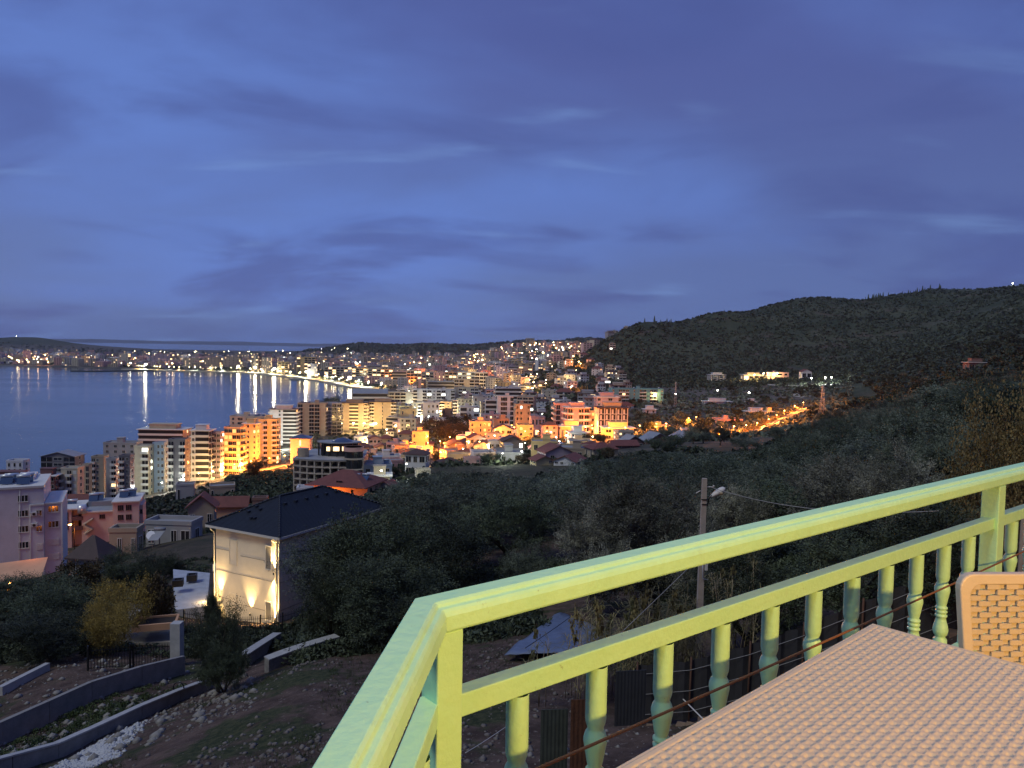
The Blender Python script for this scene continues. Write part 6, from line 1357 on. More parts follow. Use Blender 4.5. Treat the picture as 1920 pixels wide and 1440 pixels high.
for px, d, pw, lb in [
 (420, 385, 9000, 'warm lamp over the hotel terrace trees'), (455, 400, 9000, 'warm lamp in the lit bushes below the yellow block'), (375, 368, 6000, 'warm lamp before the hotel ground floor'), (398, 370, 7000, 'second warm lamp before the hotel ground floor'),
 (500, 500, 14000, 'white glow lamp at the foot of the broad white block'), (528, 520, 22000, 'brightest white lamp between broad white block and pink house'), (640, 630, 14000, 'lamp over the restaurant tents, left'), (662, 632, 14000, 'lamp over the restaurant tents, middle'), (682, 634, 14000, 'lamp over the restaurant tents, right'),
 (705, 630, 9000, 'yellow lamp under the curved balcony block'), (667, 480, 6000, 'yellow lamp on the lawn left of the grey roofs'), (690, 520, 6000, 'yellow lamp behind the lawn hedge'), (725, 560, 6000, 'yellow lamp among bushes right of the curved balcony block'), (742, 600, 6000, 'yellow lamp by the tall dark shrubs'),
 (255, 330, 3500, 'white lamp at the lit gate under the coast blocks'), (305, 340, 3500, 'greenish white lamp beside the hedge under the coast blocks'), (346, 352, 4000, 'white lamp on the ramp left of the hotel'),
 (719, 215, 1600, 'white lamp shining in the lane right of the orange house'), (760, 225, 1300, 'small white lamp in the lane below the olive grove'), (870, 305, 2500, 'yellow lamp ball right of the mauve villa'), (914, 318, 3500, 'pale yellow lamp glowing through a garden tree'), (960, 320, 3000, 'yellow lamp on the lane under the bungalow'), (928, 380, 2500, 'white lamp before the tan cube'),
 (1060, 330, 3500, 'greenish white lamp left of the stacked white villa'), (1108, 305, 2200, 'yellow lamp behind the red roofed long house'), (1033, 372, 2500, 'white lamp by the white wall of the pink houses'), (1151, 470, 3000, 'bright lamp on the set back top storeys'), (1100, 560, 2500, 'yellow lamp above the salmon hotel'), (985, 700, 14000, 'strong white lamp right of the stepped white block'), (978, 705, 6000, 'white lamp beside the stepped white block'),
 (793, 670, 9000, 'white lamp before the long white range'), (802, 700, 9000, 'white lamp high against the long white range'), (783, 690, 7000, 'white lamp left of the arched window block'), (830, 690, 9000, 'white lamp right of the arched window block'), (745, 690, 9000, 'white lamp at the foot of the cream slotted block'), (860, 680, 8000, 'yellow lamp before the white modern building'),
 (1413, 965, 20000, 'big warm lamp in the quarry arches, first'), (1430, 968, 14000, 'warm lamp in the quarry arches, second'), (1441, 970, 14000, 'warm lamp in the quarry arches, third'), (1457, 955, 12000, 'warm lamp on the reddish terrace porch'), (1521, 850, 9000, 'white lamp on the far road shelf'), (1547, 830, 9000, 'warm lamp where the white road ramp starts'), (1558, 815, 14000, 'warm lamp lighting the white road ramp'),
 (1267, 700, 1500, 'small white lamp on the thin mast'), (1345, 760, 500, 'tiny white lamp alone in the valley trees'), (1404, 720, 500, 'tiny green white lamp in the valley trees'), (1898, 1690, 3000, 'white lamp on the hilltop house'), (31, 6000, 0, 'single white lamp on the far left hill'), (1228, 690, 3000, 'lamp at the left end of the teal hotel')]:
    wh = any(w in lb for w in ('white', 'strong', 'tiny', 'bright lamp'))
    SL(px, d, 'w' if wh else 'y', pw * 1.5, lb, h=5.5 if d < 600 else 8, r=.30 if d < 600 else (.8 if d < 1200 else (2.2 if d > 3000 else 1.4)))
# lamps along the promenade, and four tall floodlight masts that streak the water
pl = []
tot = 0; nL = 64
segs = [(Vector((*dp_(*a), 0)), Vector((*dp_(*b), 0))) for a, b in zip(sh[:-1], sh[1:])]; LL = [(b - a).length for a, b in segs]; TL = sum(LL)
def along(t, off):
    s_ = t * TL
    for (a, b), l in zip(segs, LL):
        if s_ <= l: break
        s_ -= l
    u = (b - a).normalized(); p = a + u * s_; nn = Vector((u.y, -u.x, 0)); q = p + nn * off; q.z = max(hz(q.x, q.y), 2.6); return q
for k in range(nL):
    q = along((k + .5) / nL, 4 + (k % 3) * 9)
    street_lamp(0, 0, 'y' if k % 4 else 'w', 150000 if k % 2 == 0 else 0, 9, 1.0, 'warm promenade lamp in the bright chain along the bay', 'promenade lamps', p3=q)
for px, pw, lb in ((447, 9e4, 'tall white floodlight mast, left of the three on the bay front'), (478, 7e4, 'tall white floodlight mast, middle of the three on the bay front'), (515, 1.1e5, 'tall white floodlight mast, right of the three on the bay front'), (274, 3e4, 'warm floodlight mast on the harbour quay'), (575, 6e4, 'floodlight mast at the promenade bend'), (655, 5e4, 'floodlight mast where the promenade meets the near blocks')):
    ds = np.interp(px, [233, 303, 443, 503, 563, 603, 664], [2070, 2020, 2010, 1890, 1730, 1605, 1392]) + 12
    o = street_lamp(px, ds, 'w', 0, 16, 3.2, lb, None, name='floodlight_mast', cat='floodlight mast')
    point(o, (0, -4.5, 12), pw, (1, .86, .52), 2.5)
q0 = [gp(px, 2190 + k * 5) for k, px in enumerate((36, 54, 72, 91))]
for k, (g, w_) in enumerate(zip(q0, ('first', 'second', 'third', 'fourth'))): g.z = 2.2; street_lamp(0, 0, 'O', 30000, 11, 1.5, f'sodium lamp on the breakwater, {w_} from its left end', p3=g)
rl = random.Random(8); STF = MB()
def where(px):
    for a, t in ((700, 'above the promenade bend'), (760, 'above the cream slotted block'), (830, 'above the long white range'), (880, 'above the white and yellow block'), (930, 'above the white grid block'), (965, 'above the tan block'), (1000, 'left of the tower pair'), (1050, 'above the salmon hotel'), (1085, 'above the unfinished frame block'), (1130, 'at the foot of the dark hill'), (9999, 'beside the teal hotel')):
        if px < a: return t
def lamps(px0, px1, d0, d1, n, kinds, r, pw, lb, grp, every=4, h=8, stuff=False):
    k = 0
    for _ in range(n * 5):
        if k >= n: break
        px = rl.uniform(px0, px1); d = math.exp(rl.uniform(math.log(d0), math.log(d1))); x, y = dp_(px, d)
        if bay_sd(np.array([x]), np.array([y]))[0] > -25 or not clear(x, y, 1, OCC, .9): continue
        kd = rl.choice(kinds); rs = r * rl.choice([.7, 1, 1, 1.4]); g = gp(px, d); k += 1
        if stuff:
            STF.ball((g.x, g.y, g.z + h), rs, 'Oyw'.index(kd), 6, .8); STF.tube([tuple(g), (g.x, g.y, g.z + h - rs * .7)], .3, 4, 3)
            if (k - 1) % every == 0: point(None, (g.x, g.y, g.z + h - rs - 1.5), pw, LCOL[kd], .4)
        else: street_lamp(px, d, kd, pw if (k - 1) % every == 0 else 0, h, rs, lb.replace('#', where(px)), grp)
lamps(-20, 640, 2150, 2900, 120, 'OyOw', 1.3, 110000, '', '', 4, 12, True)
lamps(-20, 240, 2700, 3400, 80, 'OOyw', 1.5, 120000, '', '', 5, 12, True)
lamps(240, 680, 3400, 4900, 46, 'yyw', 1.7, 0, '', '', 99, 12, True)
lamps(640, 980, 2300, 3400, 100, 'OyOw', 1.5, 120000, '', '', 4, 14, True)
lamps(660, 960, 1300, 2200, 56, 'OyOy', 1.0, 80000, 'street lamp in the packed town #', 'lamps of the packed town', 2, 9)
lamps(900, 1115, 1900, 3000, 80, 'OOyw', 1.5, 90000, '', '', 3, 12, True)
STF.build('distant_lamps', [BULB['O'], BULB['y'], BULB['w'], METALD], None, kind='stuff')
lamps(930, 1100, 900, 1900, 52, 'yyyO', .8, 32000, 'street lamp among slope houses #', 'lamps of the lit slope', 2, 8)
lamps(700, 900, 560, 1200, 34, 'yyw', .6, 30000, 'street lamp between the inland blocks #', 'lamps of the inner town', 1, 7)
lamps(700, 1130, 250, 520, 16, 'yw', .28, 2200, 'small garden lamp in the lit neighbourhood', 'garden lamps', 1, 4)
lamps(690, 840, 440, 640, 8, 'y', .4, 7000, 'yellow lamp among the bushes behind the coast blocks', 'bush lamps', 1, 5)
# castle hill wall, floodlit row of houses
# the power pylon and the thin mast
def pylon(label, px, d, h, w):
    g = gp(px, d); root = thing('pylon', label, 'pylon', g); m = MB()
    for sx in (-1, 1):
        for sy in (-1, 1):
            q = MB(); q.tube([(sx * w, sy * w, -2), (sx * w * .35, sy * w * .35, h * .7), (sx * w * .2, sy * w * .2, h)], .09, 4); q.build('leg', CONCL, root)
    n = 9
    for k in range(n):
        a = w * (1 - .65 * (k / n) / .7) if k / n < .7 else w * .3; b = w * (1 - .65 * ((k + 1) / n) / .7) if (k + 1) / n < .7 else w * .3; z0, z1 = h * k / n, h * (k + 1) / n
        for s0, s1 in (((-1, -1), (1, -1)), ((1, -1), (1, 1)), ((1, 1), (-1, 1)), ((-1, 1), (-1, -1))):
            m.tube([(s0[0] * a, s0[1] * a, z0), (s1[0] * b, s1[1] * b, z1)], .05, 3); m.tube([(s1[0] * a, s1[1] * a, z0), (s0[0] * b, s0[1] * b, z1)], .05, 3)
    m.build('lattice', CONCL, root, kind='stuff')
    for z in (h * .78, h * .92): q = MB(); q.tube([(-w * 1.3, 0, z), (w * 1.3, 0, z)], .09, 4); q.build('cross_arm', CONCL, root)
    return g
pg = pylon('grey lattice pylon standing in front of the white road ramp', 1541, 450, P(1541, 722, 450).z - gp(1541, 450).z, 1.9)
pylon('small thin lattice mast right of the teal hotel', 1266, 640, P(1266, 716, 640).z - gp(1266, 640).z, 1.2)
p = P(1408, 845, 295); m = MB(); m.add([(-4.5, 0, -1.5), (-3.8, 0, 1.2), (-2.2, -.5, 2.0), (0, 0, 1.6), (5, 0, .9), (5.6, .5, .6), (5, 5, 0), (-4, 5, .2)], [(0, 1, 2, 3), (0, 3, 4, 5), (1, 7, 2), (2, 7, 6, 3), (3, 6, 4), (4, 6, 5)]); m.build('tent', mat('tent_cloth', (.55, .60, .68), .7, n=.3, ns=1), None, p); tag(bpy.data.objects['tent'], 'white tent like cover at the edge of the grove below the lane', 'tent')
# bright awning roof over the orange cafe at the lower left edge
p = P(8, 1076, 104); root = thing('cafe_awning', 'orange awning glowing from below at the lower left edge', 'awning', p, .4)
m = MB(); m.add([(-6, -3, -.6), (5, -3, 0), (5, 2, 1.4), (-6, 2, .8), (-6, -3, -.7), (5, -3, -.1), (5, 2, 1.3), (-6, 2, .7)], [(0, 1, 2, 3), (7, 6, 5, 4), (0, 4, 5, 1), (1, 5, 6, 2), (2, 6, 7, 3), (3, 7, 4, 0)]); m.build('canopy', WALL['orange'], root)
for x in (-5.5, 4.5): m = MB(); m.box(x - .06, x + .06, -2.9, -2.78, -4, -.2); m.build('leg', METALD, root)
m = MB(); m.ball((0, 0, 0), .18, 0, 8); m.build('lamp', BULB['o'], root, (1, -2, -.8)); point(root, (1, -3, -1.2), 900, ORG, .2); point(root, (3, 3.5, 2.5), 250, ORG, .2)
# cars: a few parked by the crossing
def car(label, px, d, rz, col):
    g = gp(px, d); mt = mat('car_paint_' + col, dict(white=(.6, .6, .6), grey=(.15, .16, .17), red=(.3, .03, .02), blue=(.05, .1, .25))[col], .25, spec=.7)
    root = thing('parked_car', label, 'car', (g.x, g.y, g.z + .3), rz)
    pr = [(-2.1, .35), (-2.15, .75), (-1.3, .9), (-.7, 1.42), (.8, 1.45), (1.5, .95), (2.1, .85), (2.15, .35)]
    m = MB(); n = len(pr); m.add([(x, -.85, z) for x, z in pr] + [(x, .85, z) for x, z in pr], [tuple(range(n)), tuple(reversed(range(n, 2 * n)))] + [(i, n + i, n + (i + 1) % n, (i + 1) % n) for i in range(n)]); m.build('body', mt, root)
    m = MB(); m.add([(-1.15, -.87, .93), (-.65, -.87, 1.36), (.75, -.87, 1.38), (1.3, -.87, .96)], [(0, 1, 2, 3)]); m.add([(-1.15, .87, .93), (-.65, .87, 1.36), (.75, .87, 1.38), (1.3, .87, .96)], [(3, 2, 1, 0)]); m.build('side_windows', GLASS, root)
    for x in (-1.35, 1.35):
        for y in (-.8, .8): m = MB(); m.lathe([(.33, -.1), (.33, .1)], 12, 0, Matrix.Translation((x, y, .33)) @ Matrix.Rotation(PI / 2, 4, 'X')); m.build('wheel', METALD, root)
car('white car parked on the orange crossing left of the lamps', 742, 342, .5, 'white'); car('grey car parked at the orange crossing kerb', 778, 360, 1.1, 'grey'); car('red car parked in the lane right of the orange house', 735, 222, .3, 'red'); car('white car on the lane below the bungalow', 955, 335, .1, 'white'); car('blue car before the stacked white villa', 1048, 352, .2, 'blue')
# ================================================================ the balcony
def QZ(px, py, z):
    r = CM @ Vector(((px - 960) / F, -(py - 720) / F, -1)); return EYE + r * ((z - 80) / r.z)
FLR = 78.40; ZR = 79.40
GREEN = mat('mint_paint', (.40, .80, .56), .42, n=.10, ns=6, bump=.10, bs=35, col2=(.35, .75, .51), spec=.45)
def wear(m):
    t = m.node_tree; b = t.nodes['Principled BSDF']; src = b.inputs['Base Color'].links[0].from_socket; tc_ = t.nodes.new('ShaderNodeTexCoord')
    for sc, lo, hi, c in ((26, .66, .70, (.22, .40, .28)), (5, .60, .78, (.30, .55, .38)), (70, .72, .75, (.16, .16, .12))):
        n = t.nodes.new('ShaderNodeTexNoise'); n.inputs['Scale'].default_value = sc; n.inputs['Detail'].default_value = 7; n.inputs['Roughness'].default_value = .7; t.links.new(tc_.outputs['Object'], n.inputs['Vector'])
        r = t.nodes.new('ShaderNodeMapRange'); r.inputs[1].default_value = lo; r.inputs[2].default_value = hi; r.inputs[4].default_value = .75; t.links.new(n.outputs['Fac'], r.inputs[0])
        x = t.nodes.new('ShaderNodeMix'); x.data_type = 'RGBA'; x.inputs[7].default_value = (*c, 1); t.links.new(r.outputs[0], x.inputs[0]); t.links.new(src, x.inputs[6]); src = x.outputs[2]
    t.links.new(src, b.inputs['Base Color'])
wear(GREEN)
Ka = QZ(775, 1121, ZR); Ra = QZ(1440, 967, ZR); Rb = QZ(1920, 862, ZR); La = QZ(578, 1440, ZR)
uR = (Rb - Ra).normalized(); uL = (La - Ka).normalized()
nR = Vector((uR.y, -uR.x, 0)); nL_ = Vector((-uL.y, uL.x, 0))     # towards the inside of the balcony
if nR.dot(EYE - Ka) < 0: nR = -nR
if nL_.dot(EYE - Ka) < 0: nL_ = -nL_
# make the right run pass through the corner
RAIL = thing('balcony_railing', 'mint green painted balcony railing with moulded handrail and turned balusters', 'railing', (Ka.x, Ka.y, FLR))
prof = [(0, -.012), (.005, 0), (.056, 0), (.062, -.005), (.066, -.012), (.076, -.014), (.081, -.020), (.086, -.030), (.088, -.062), (.084, -.068), (.006, -.068), (0, -.060)]
midp = [(.022, 0), (.068, 0), (.070, -.003), (.070, -.055), (.067, -.058), (.024, -.058), (.020, -.055), (.020, -.003)]
botp = [(.015, 0), (.075, 0), (.075, -.07), (.015, -.07)]
# mitre between the two runs
bis = (nR + nL_).normalized(); cosm = bis.dot(nR)
def off(base, u, n, o, s): return base + u * s + n * o
def run(name, pr, z, LR, LL_):
    m = MB(); k = len(pr); rows = []
    rows.append([Ka + uR * LR + nR * o + Vector((0, 0, z + h - ZR)) for o, h in pr])
    rows.append([Ka + bis * (o / cosm) + Vector((0, 0, z + h - ZR)) for o, h in pr])
    rows.append([Ka + uL * LL_ + nL_ * o + Vector((0, 0, z + h - ZR)) for o, h in pr])
    o3 = RAIL.location
    for q, (a, b) in enumerate(((0, 1), (1, 2))):
        m.add([tuple(v - o3) for v in rows[a]] + [tuple(v - o3) for v in rows[b]], [(i, (i + 1) % k, k + (i + 1) % k, k + i) for i in range(k)] + ([tuple(reversed(range(k)))] if q == 0 else [tuple(range(k, 2 * k))]))
        me = m.mesh(name, GREEN); ob = inst(me, name, RAIL)
        bv = ob.modifiers.new('bevel', 'BEVEL'); bv.width = .0015; bv.segments = 2; bv.limit_method = 'ANGLE'; bv.angle_limit = math.radians(25)
        m = MB()
run('handrail', prof, ZR, 6.5, 2.6); run('mid_rail', midp, 79.165, 6.5, 2.6); run('bottom_rail', botp, 78.56, 6.5, 2.6)
def cen(s, run_='R', o=.045): return (Ka + (uR if run_ == 'R' else uL) * s + (nR if run_ == 'R' else nL_) * o)
def s_at(px, z):
    # parameter along the right run where the centre line is seen in column px
    lo, hi = 0, 6.4
    for _ in range(40):
        md = (lo + hi) / 2; c = cen(md); x, y = proj(c.x, c.y, z)
        if x < px: lo = md
        else: hi = md
    return lo
def post(c, u, wd, label=None):
    m = MB(); m.box(-wd / 2, wd / 2, -wd / 2, wd / 2, 0, ZR - .069 - FLR); ob = m.build('post', GREEN, RAIL, (c.x - Ka.x, c.y - Ka.y, 0), math.atan2(u.y, u.x))
    bv = ob.modifiers.new('bevel', 'BEVEL'); bv.width = .004; bv.segments = 2
pc_ = Ka + bis * (.045 / cosm) + uR * .035
post(Vector((pc_.x, pc_.y, 0)) , uR, .072)
sP = s_at(1858, 79.0); post(cen(sP), uR, .085)
post(cen(sP * 2 + .1), uR, .085); post(cen(1.35, 'L'), uL, .085)
bp = [(.030, .78), (.030, .745), (.030, .56), (.0285, .545), (.0235, .522), (.0240, .515), (.030, .500), (.0335, .480), (.0340, .465), (.030, .435), (.024, .385), (.0205, .362), (.0205, .356), (.0265, .350), (.0265, .340), (.0205, .334), (.0205, .330), (.0260, .324), (.0260, .314), (.0205, .308), (.0205, .302), (.0265, .296), (.0265, .286), (.0205, .280), (.0225, .262), (.030, .225), (.0335, .195), (.0325, .180), (.028, .160), (.0215, .150), (.0215, .143), (.030, .128), (.030, .0)]
q = MB(); q.lathe([(r, z - .0) for r, z in reversed([(a, b * .82) for a, b in bp])], 20, 0, None, True, False)
# remap the heights: 0.. -> bottom rail top .. mid rail underside
z0_, z1_ = 78.56 - FLR, 79.165 - .058 - FLR; zmin, zmax = 0, .78 * .82
q.v = [(x, y, z0_ + (z - zmin) / (zmax - zmin) * (z1_ - z0_)) for x, y, z in q.v]
BAL = q.mesh('baluster', GREEN)
s0, s1 = s_at(970, 79.05), s_at(1815, 79.0); st = (s1 - s0) / 10
for k in range(-1, 26):
    s = s0 + st * k
    if s > 6.4 or s < .12 or abs(s - sP) < .06: continue
    c = cen(s); inst(BAL, 'baluster', RAIL, (c.x - Ka.x, c.y - Ka.y, 0), rnd.uniform(0, 6))
for k in range(1, 18):
    s = .17 + .137 * (k - 1)
    if abs(s - 1.35) < .06 or s > 2.55: continue
    c = cen(s, 'L'); inst(BAL, 'baluster', RAIL, (c.x - Ka.x, c.y - Ka.y, 0), rnd.uniform(0, 6))
# floor slab, house wall behind the viewer with its lamp and door
o0 = Ka - nR * .05; c1 = Ka + uR * 6.5; c2 = Ka + uL * 2.6
TILE = mat('floor_tile', (.33, .25, .18), .5, n=.2, ns=3)
m = MB(); poly = [(Ka.x - .05, Ka.y + .05), (c2.x - .06, c2.y), (c2.x - .06, -2.4), (8, -2.4), (c1.x, c1.y + .05)]
area = sum(poly[i][0] * poly[(i + 1) % 5][1] - poly[(i + 1) % 5][0] * poly[i][1] for i in range(5))
if area < 0: poly = poly[::-1]
m.prism(poly, FLR - .25, FLR); o = m.build('balcony_floor', TILE); o['kind'] = 'structure'
m = MB(); m.box(-3.0, 8.4, -2.65, -2.4, 66, 82.2); o = m.build('house_wall', mat('house_wall_plaster', (.52, .42, .30), .9, n=.1, ns=2)); o['kind'] = 'structure'
m = MB(); m.box(-3.0, 8.4, -2.39, c1.y + .0, 66, 72.0) if False else m.box(-1.0, 8.0, -2.39, .2, 66, FLR - .26); m.build('house_base', WALL['cream'])['kind'] = 'structure'
dr = thing('balcony_door', 'wooden glazed balcony door in the house wall behind the table', 'door', (1.5, -2.38, FLR)); m = MB(); m.box(-.9, -.8, 0, .06, 0, 2.1); m.box(.8, .9, 0, .06, 0, 2.1); m.box(-.8, .8, 0, .06, 2.0, 2.1); m.box(-.8, .8, 0, .06, 0, .25); m.build('frame', WOOD, dr)
m = MB(); m.box(-.8, .8, .01, .03, .25, 2.0); m.build('glass', GLASS, dr)
wl_ = thing('wall_lantern', 'lit wall lantern beside the balcony door', 'lamp', (3.3, -2.40, FLR + 2.95)); m = MB(); m.box(-.06, .06, 0, .04, -.12, .12); m.tube([(0, .03, 0), (0, .12, .06), (0, .16, .02)], .012, 6); m.build('bracket', METALD, wl_)
m = MB(); m.lathe([(.03, -.16), (.075, -.12), (.085, .02), (.03, .06)], 14, 0, Matrix.Translation((0, .17, 0))); m.build('lamp_shade', mat('lantern_glass', (1, .8, .5), .4, emit=(1, .66, .22), es=12), wl_)
lp = point(wl_, (0, .30, -.05), LANT, (1, .47, .08), .07)
# ---- the resin table with moulded basket weave
Tc = QZ(1640, 1172, 79.15); Te = QZ(1165, 1442, 79.15); Tr = QZ(1920, 1264, 79.15)
tu = (Te - Tc).normalized(); tv = Vector((-tu.y, tu.x, 0));
if tv.dot(Tr - Tc) < 0: tv = -tv
BEIGE = mat('resin_beige', (.44, .43, .37), .38, n=.06, ns=8, bump=.05, bs=60, spec=.5)
TBL = thing('table', 'square beige resin table with moulded weave top', 'table', (Tc.x, Tc.y, FLR)); TBL.rotation_euler[2] = math.atan2(tu.y, tu.x)
sgn = 1 if Vector((0, 0, 1)).cross(tu).dot(tv) > 0 else -1
TW, TD = 1.40, .85
def weave(w, d, pu, pv, name, mt, amp=.0022, holes=False):
    """over and under strands: broad bands one way, thin ribs the other; real relief"""
    nu, nv = int(w / pu), int(d / pv); su, sv = 12, 10
    U = np.linspace(0, w, nu * su + 1); Vv = np.linspace(0, d, nv * sv + 1); UU, VV = np.meshgrid(U, Vv)
    iu = np.floor(UU / pu - 1e-6); iv = np.floor(VV / pv - 1e-6); fu = UU / pu - iu; fv = VV / pv - iv
    par = (iu + iv) % 2
    bump_u = np.sqrt(np.clip(1 - (2 * fv - 1) ** 2, 0, 1)) * .35 + .65 * (np.abs(2 * fv - 1) < .72)
    over = np.sin(PI * np.clip(fu, 0, 1))
    a = bump_u * (.25 + .9 * over) * par
    rib = (np.abs(2 * fu - 1) < .62) * (.15 + .85 * np.sin(PI * fv)) * (1 - par)
    pu_ = np.clip((.36 - np.abs(fu - .5)) / .10, 0, 1); pv_ = np.clip((.30 - np.abs(fv - .5)) / .10, 0, 1)
    pit = np.clip((.33 - np.abs(fu - .5)) / .09, 0, 1) * np.clip((.31 - np.abs(fv - .5)) / .09, 0, 1)
    Z = amp * (.62 + .12 * np.sin(PI * fu) * np.where(par > .5, 1, 0) + .10 * (np.abs(fv - .5) > .40) * par - .62 * pit * np.where(par > .5, .55, 1.0))
    e = np.minimum(np.minimum(UU, w - UU), np.minimum(VV, d - VV)); Z = np.where(e < .012, amp * .9, Z)
    vs = np.stack([UU, VV * sgn, Z], -1).reshape(-1, 3); nx = len(U); i = np.arange(len(Vv) - 1)[:, None] * nx + np.arange(nx - 1)[None]
    qd = np.stack([i, i + 1, i + 1 + nx, i + nx], -1).reshape(-1, 4)
    if sgn < 0: qd = qd[:, ::-1]
    return fastmesh(name, vs, qd, mt)
top = inst(weave(TW, TD, .026, .0215, 'woven_top', BEIGE, .0060), 'woven_top', TBL, (0, 0, .7465)); top['kind'] = 'stuff'
m = MB(); y0, y1 = sorted((0, sgn * TD)); m.box(.0, TW, y0, y1, .715, .7464); m.build('tabletop', BEIGE, TBL)
m = MB(); t = .012; m.box(-t, 0, y0 - t, y1 + t, .70, .7505); m.box(TW, TW + t, y0 - t, y1 + t, .70, .7505); m.box(0, TW, y0 - t, y0, .70, .7505); m.box(0, TW, y1, y1 + t, .70, .7505); o = m.build('rim', BEIGE, TBL); bv = o.modifiers.new('bevel', 'BEVEL'); bv.width = .004; bv.segments = 2
for x in (.06, TW - .06):
    for y in (y0 + .06, y1 - .06): m = MB(); m.lathe([(.022, 0), (.03, .3), (.034, .715)], 12, 0, Matrix.Translation((x, y, 0))); m.build('leg', BEIGE, TBL)
# ---- resin chair with pierced back
CHM = mat('resin_tan', (.42, .41, .37), .42, n=.05, ns=8, bump=.05, bs=60, spec=.45)
cpt = QZ(1822, 1096, 79.27); ch = thing('chair', 'beige resin armchair with rounded rattan pattern back, by the railing', 'chair', (0, 0, FLR))
vd = (QZ(2000, 1124, 79.22) - cpt); vd.z = 0; vd.normalize(); an = math.atan2(vd.y, vd.x); ch.location = (cpt.x, cpt.y, FLR); ch.rotation_euler[2] = an
Wc, H0, H1 = .46, .40, .885; lean = -.12   # back plane: x across, top leans away (+y local is away from the table)
def backpt(x, z): return (x, .0 + (z - H0) * .12 * 1.0 - .06, z)
def rr_rect(w, h0, h1, r, n=6):
    pts = [(0, h0), (w, h0)]
    for a in np.linspace(0, PI / 2, n): pts.append((w - r + r * math.cos(a), h1 - r + r * math.sin(a)))
    for a in np.linspace(PI / 2, PI, n): pts.append((r + r * math.cos(a), h1 - r + r * math.sin(a)))
    return pts
m = MB(); outer = rr_rect(Wc, H0, H1, .05); inner = [(np.clip(x, .035, Wc - .035), np.clip(z, H0 + .03, H1 - .035)) for x, z in rr_rect(Wc, H0, H1, .05)]
inner = [(.035 + (x / Wc) * (Wc - .07), H0 + .03 + (z - H0) / (H1 - H0) * (H1 - H0 - .065)) for x, z in outer]; n = len(outer)
def yo(z): return (z - H0) * .16
vs = [(x, yo(z) - .018, z) for x, z in outer] + [(x, yo(z) - .018, z) for x, z in inner] + [(x, yo(z) + .012, z) for x, z in outer] + [(x, yo(z) + .012, z) for x, z in inner]
fs = []
for i in range(n):
    j = (i + 1) % n; fs += [(i, j, n + j, n + i), (2 * n + j, 2 * n + i, 3 * n + i, 3 * n + j), (i, 2 * n + i, 2 * n + j, j), (n + j, 3 * n + j, 3 * n + i, n + i)]
m.add(vs, fs); o = m.build('back_frame', CHM, ch); bv = o.modifiers.new('bevel', 'BEVEL'); bv.width = .006; bv.segments = 3; bv.limit_method = 'ANGLE'; bv.angle_limit = math.radians(40)
m = MB(); nx, nz = 12, 24; ix0, ix1, iz0, iz1 = .033, Wc - .033, H0 + .03, H1 - .033; px_ = (ix1 - ix0) / nx; pz_ = (iz1 - iz0) / nz
for i in range(nx + 1):
    x = ix0 + i * px_; m.add([(x - .006, yo(iz0) - .006, iz0), (x + .006, yo(iz0) - .006, iz0), (x + .006, yo(iz1) - .006, iz1), (x - .006, yo(iz1) - .006, iz1), (x - .006, yo(iz0) + .006, iz0), (x + .006, yo(iz0) + .006, iz0), (x + .006, yo(iz1) + .006, iz1), (x - .006, yo(iz1) + .006, iz1)], [(0, 1, 2, 3), (7, 6, 5, 4), (0, 3, 7, 4), (1, 5, 6, 2)])
for k in range(nz):
    z = iz0 + (k + .5) * pz_
    for i in range(nx):
        x = ix0 + i * px_; fwd = -.012 if (i + k) % 2 else -.004; y = yo(z) + fwd; m.box(x - .004, x + px_ + .004, y - .004, y + .006, z - pz_ * .44, z + pz_ * .44)
m.build('woven_back', CHM, ch, kind='stuff')
m = MB(); m.box(-.01, Wc + .01, -.46, .02, .40, .43); m.build('seat', CHM, ch)
for x in (.02, Wc - .02):
    for y, t in ((-.43, .02), (.03, .10)): m = MB(); m.tube([(x, y, .41), (x, y + t, 0)], .020, 8); m.build('leg', CHM, ch)
    m = MB(); m.tube([(x, .04, .62), (x + (.02 if x > .2 else -.02), -.2, .635), (x, -.42, .60), (x, -.43, .41)], .019, 8); m.build('armrest', CHM, ch)
# ---- the cord across the balusters
a_ = QZ(1000, 1440, 78.965); b_ = QZ(1920, 1031, 78.965); dirc = (b_ - a_).normalized(); m = MB(); p0 = a_ - dirc * 1.2; p1 = b_ + dirc * 1.5
m.tube([tuple(p0.lerp(p1, k / 24) - Vector((0, 0, .012 * math.sin(PI * k / 24)))) for k in range(25)], .0042, 8); tag(m.build('cord', mat('cord_brown', (.16, .075, .035), .7, n=.3, ns=60)), 'brown cord stretched inside the balusters behind the table', 'cord')

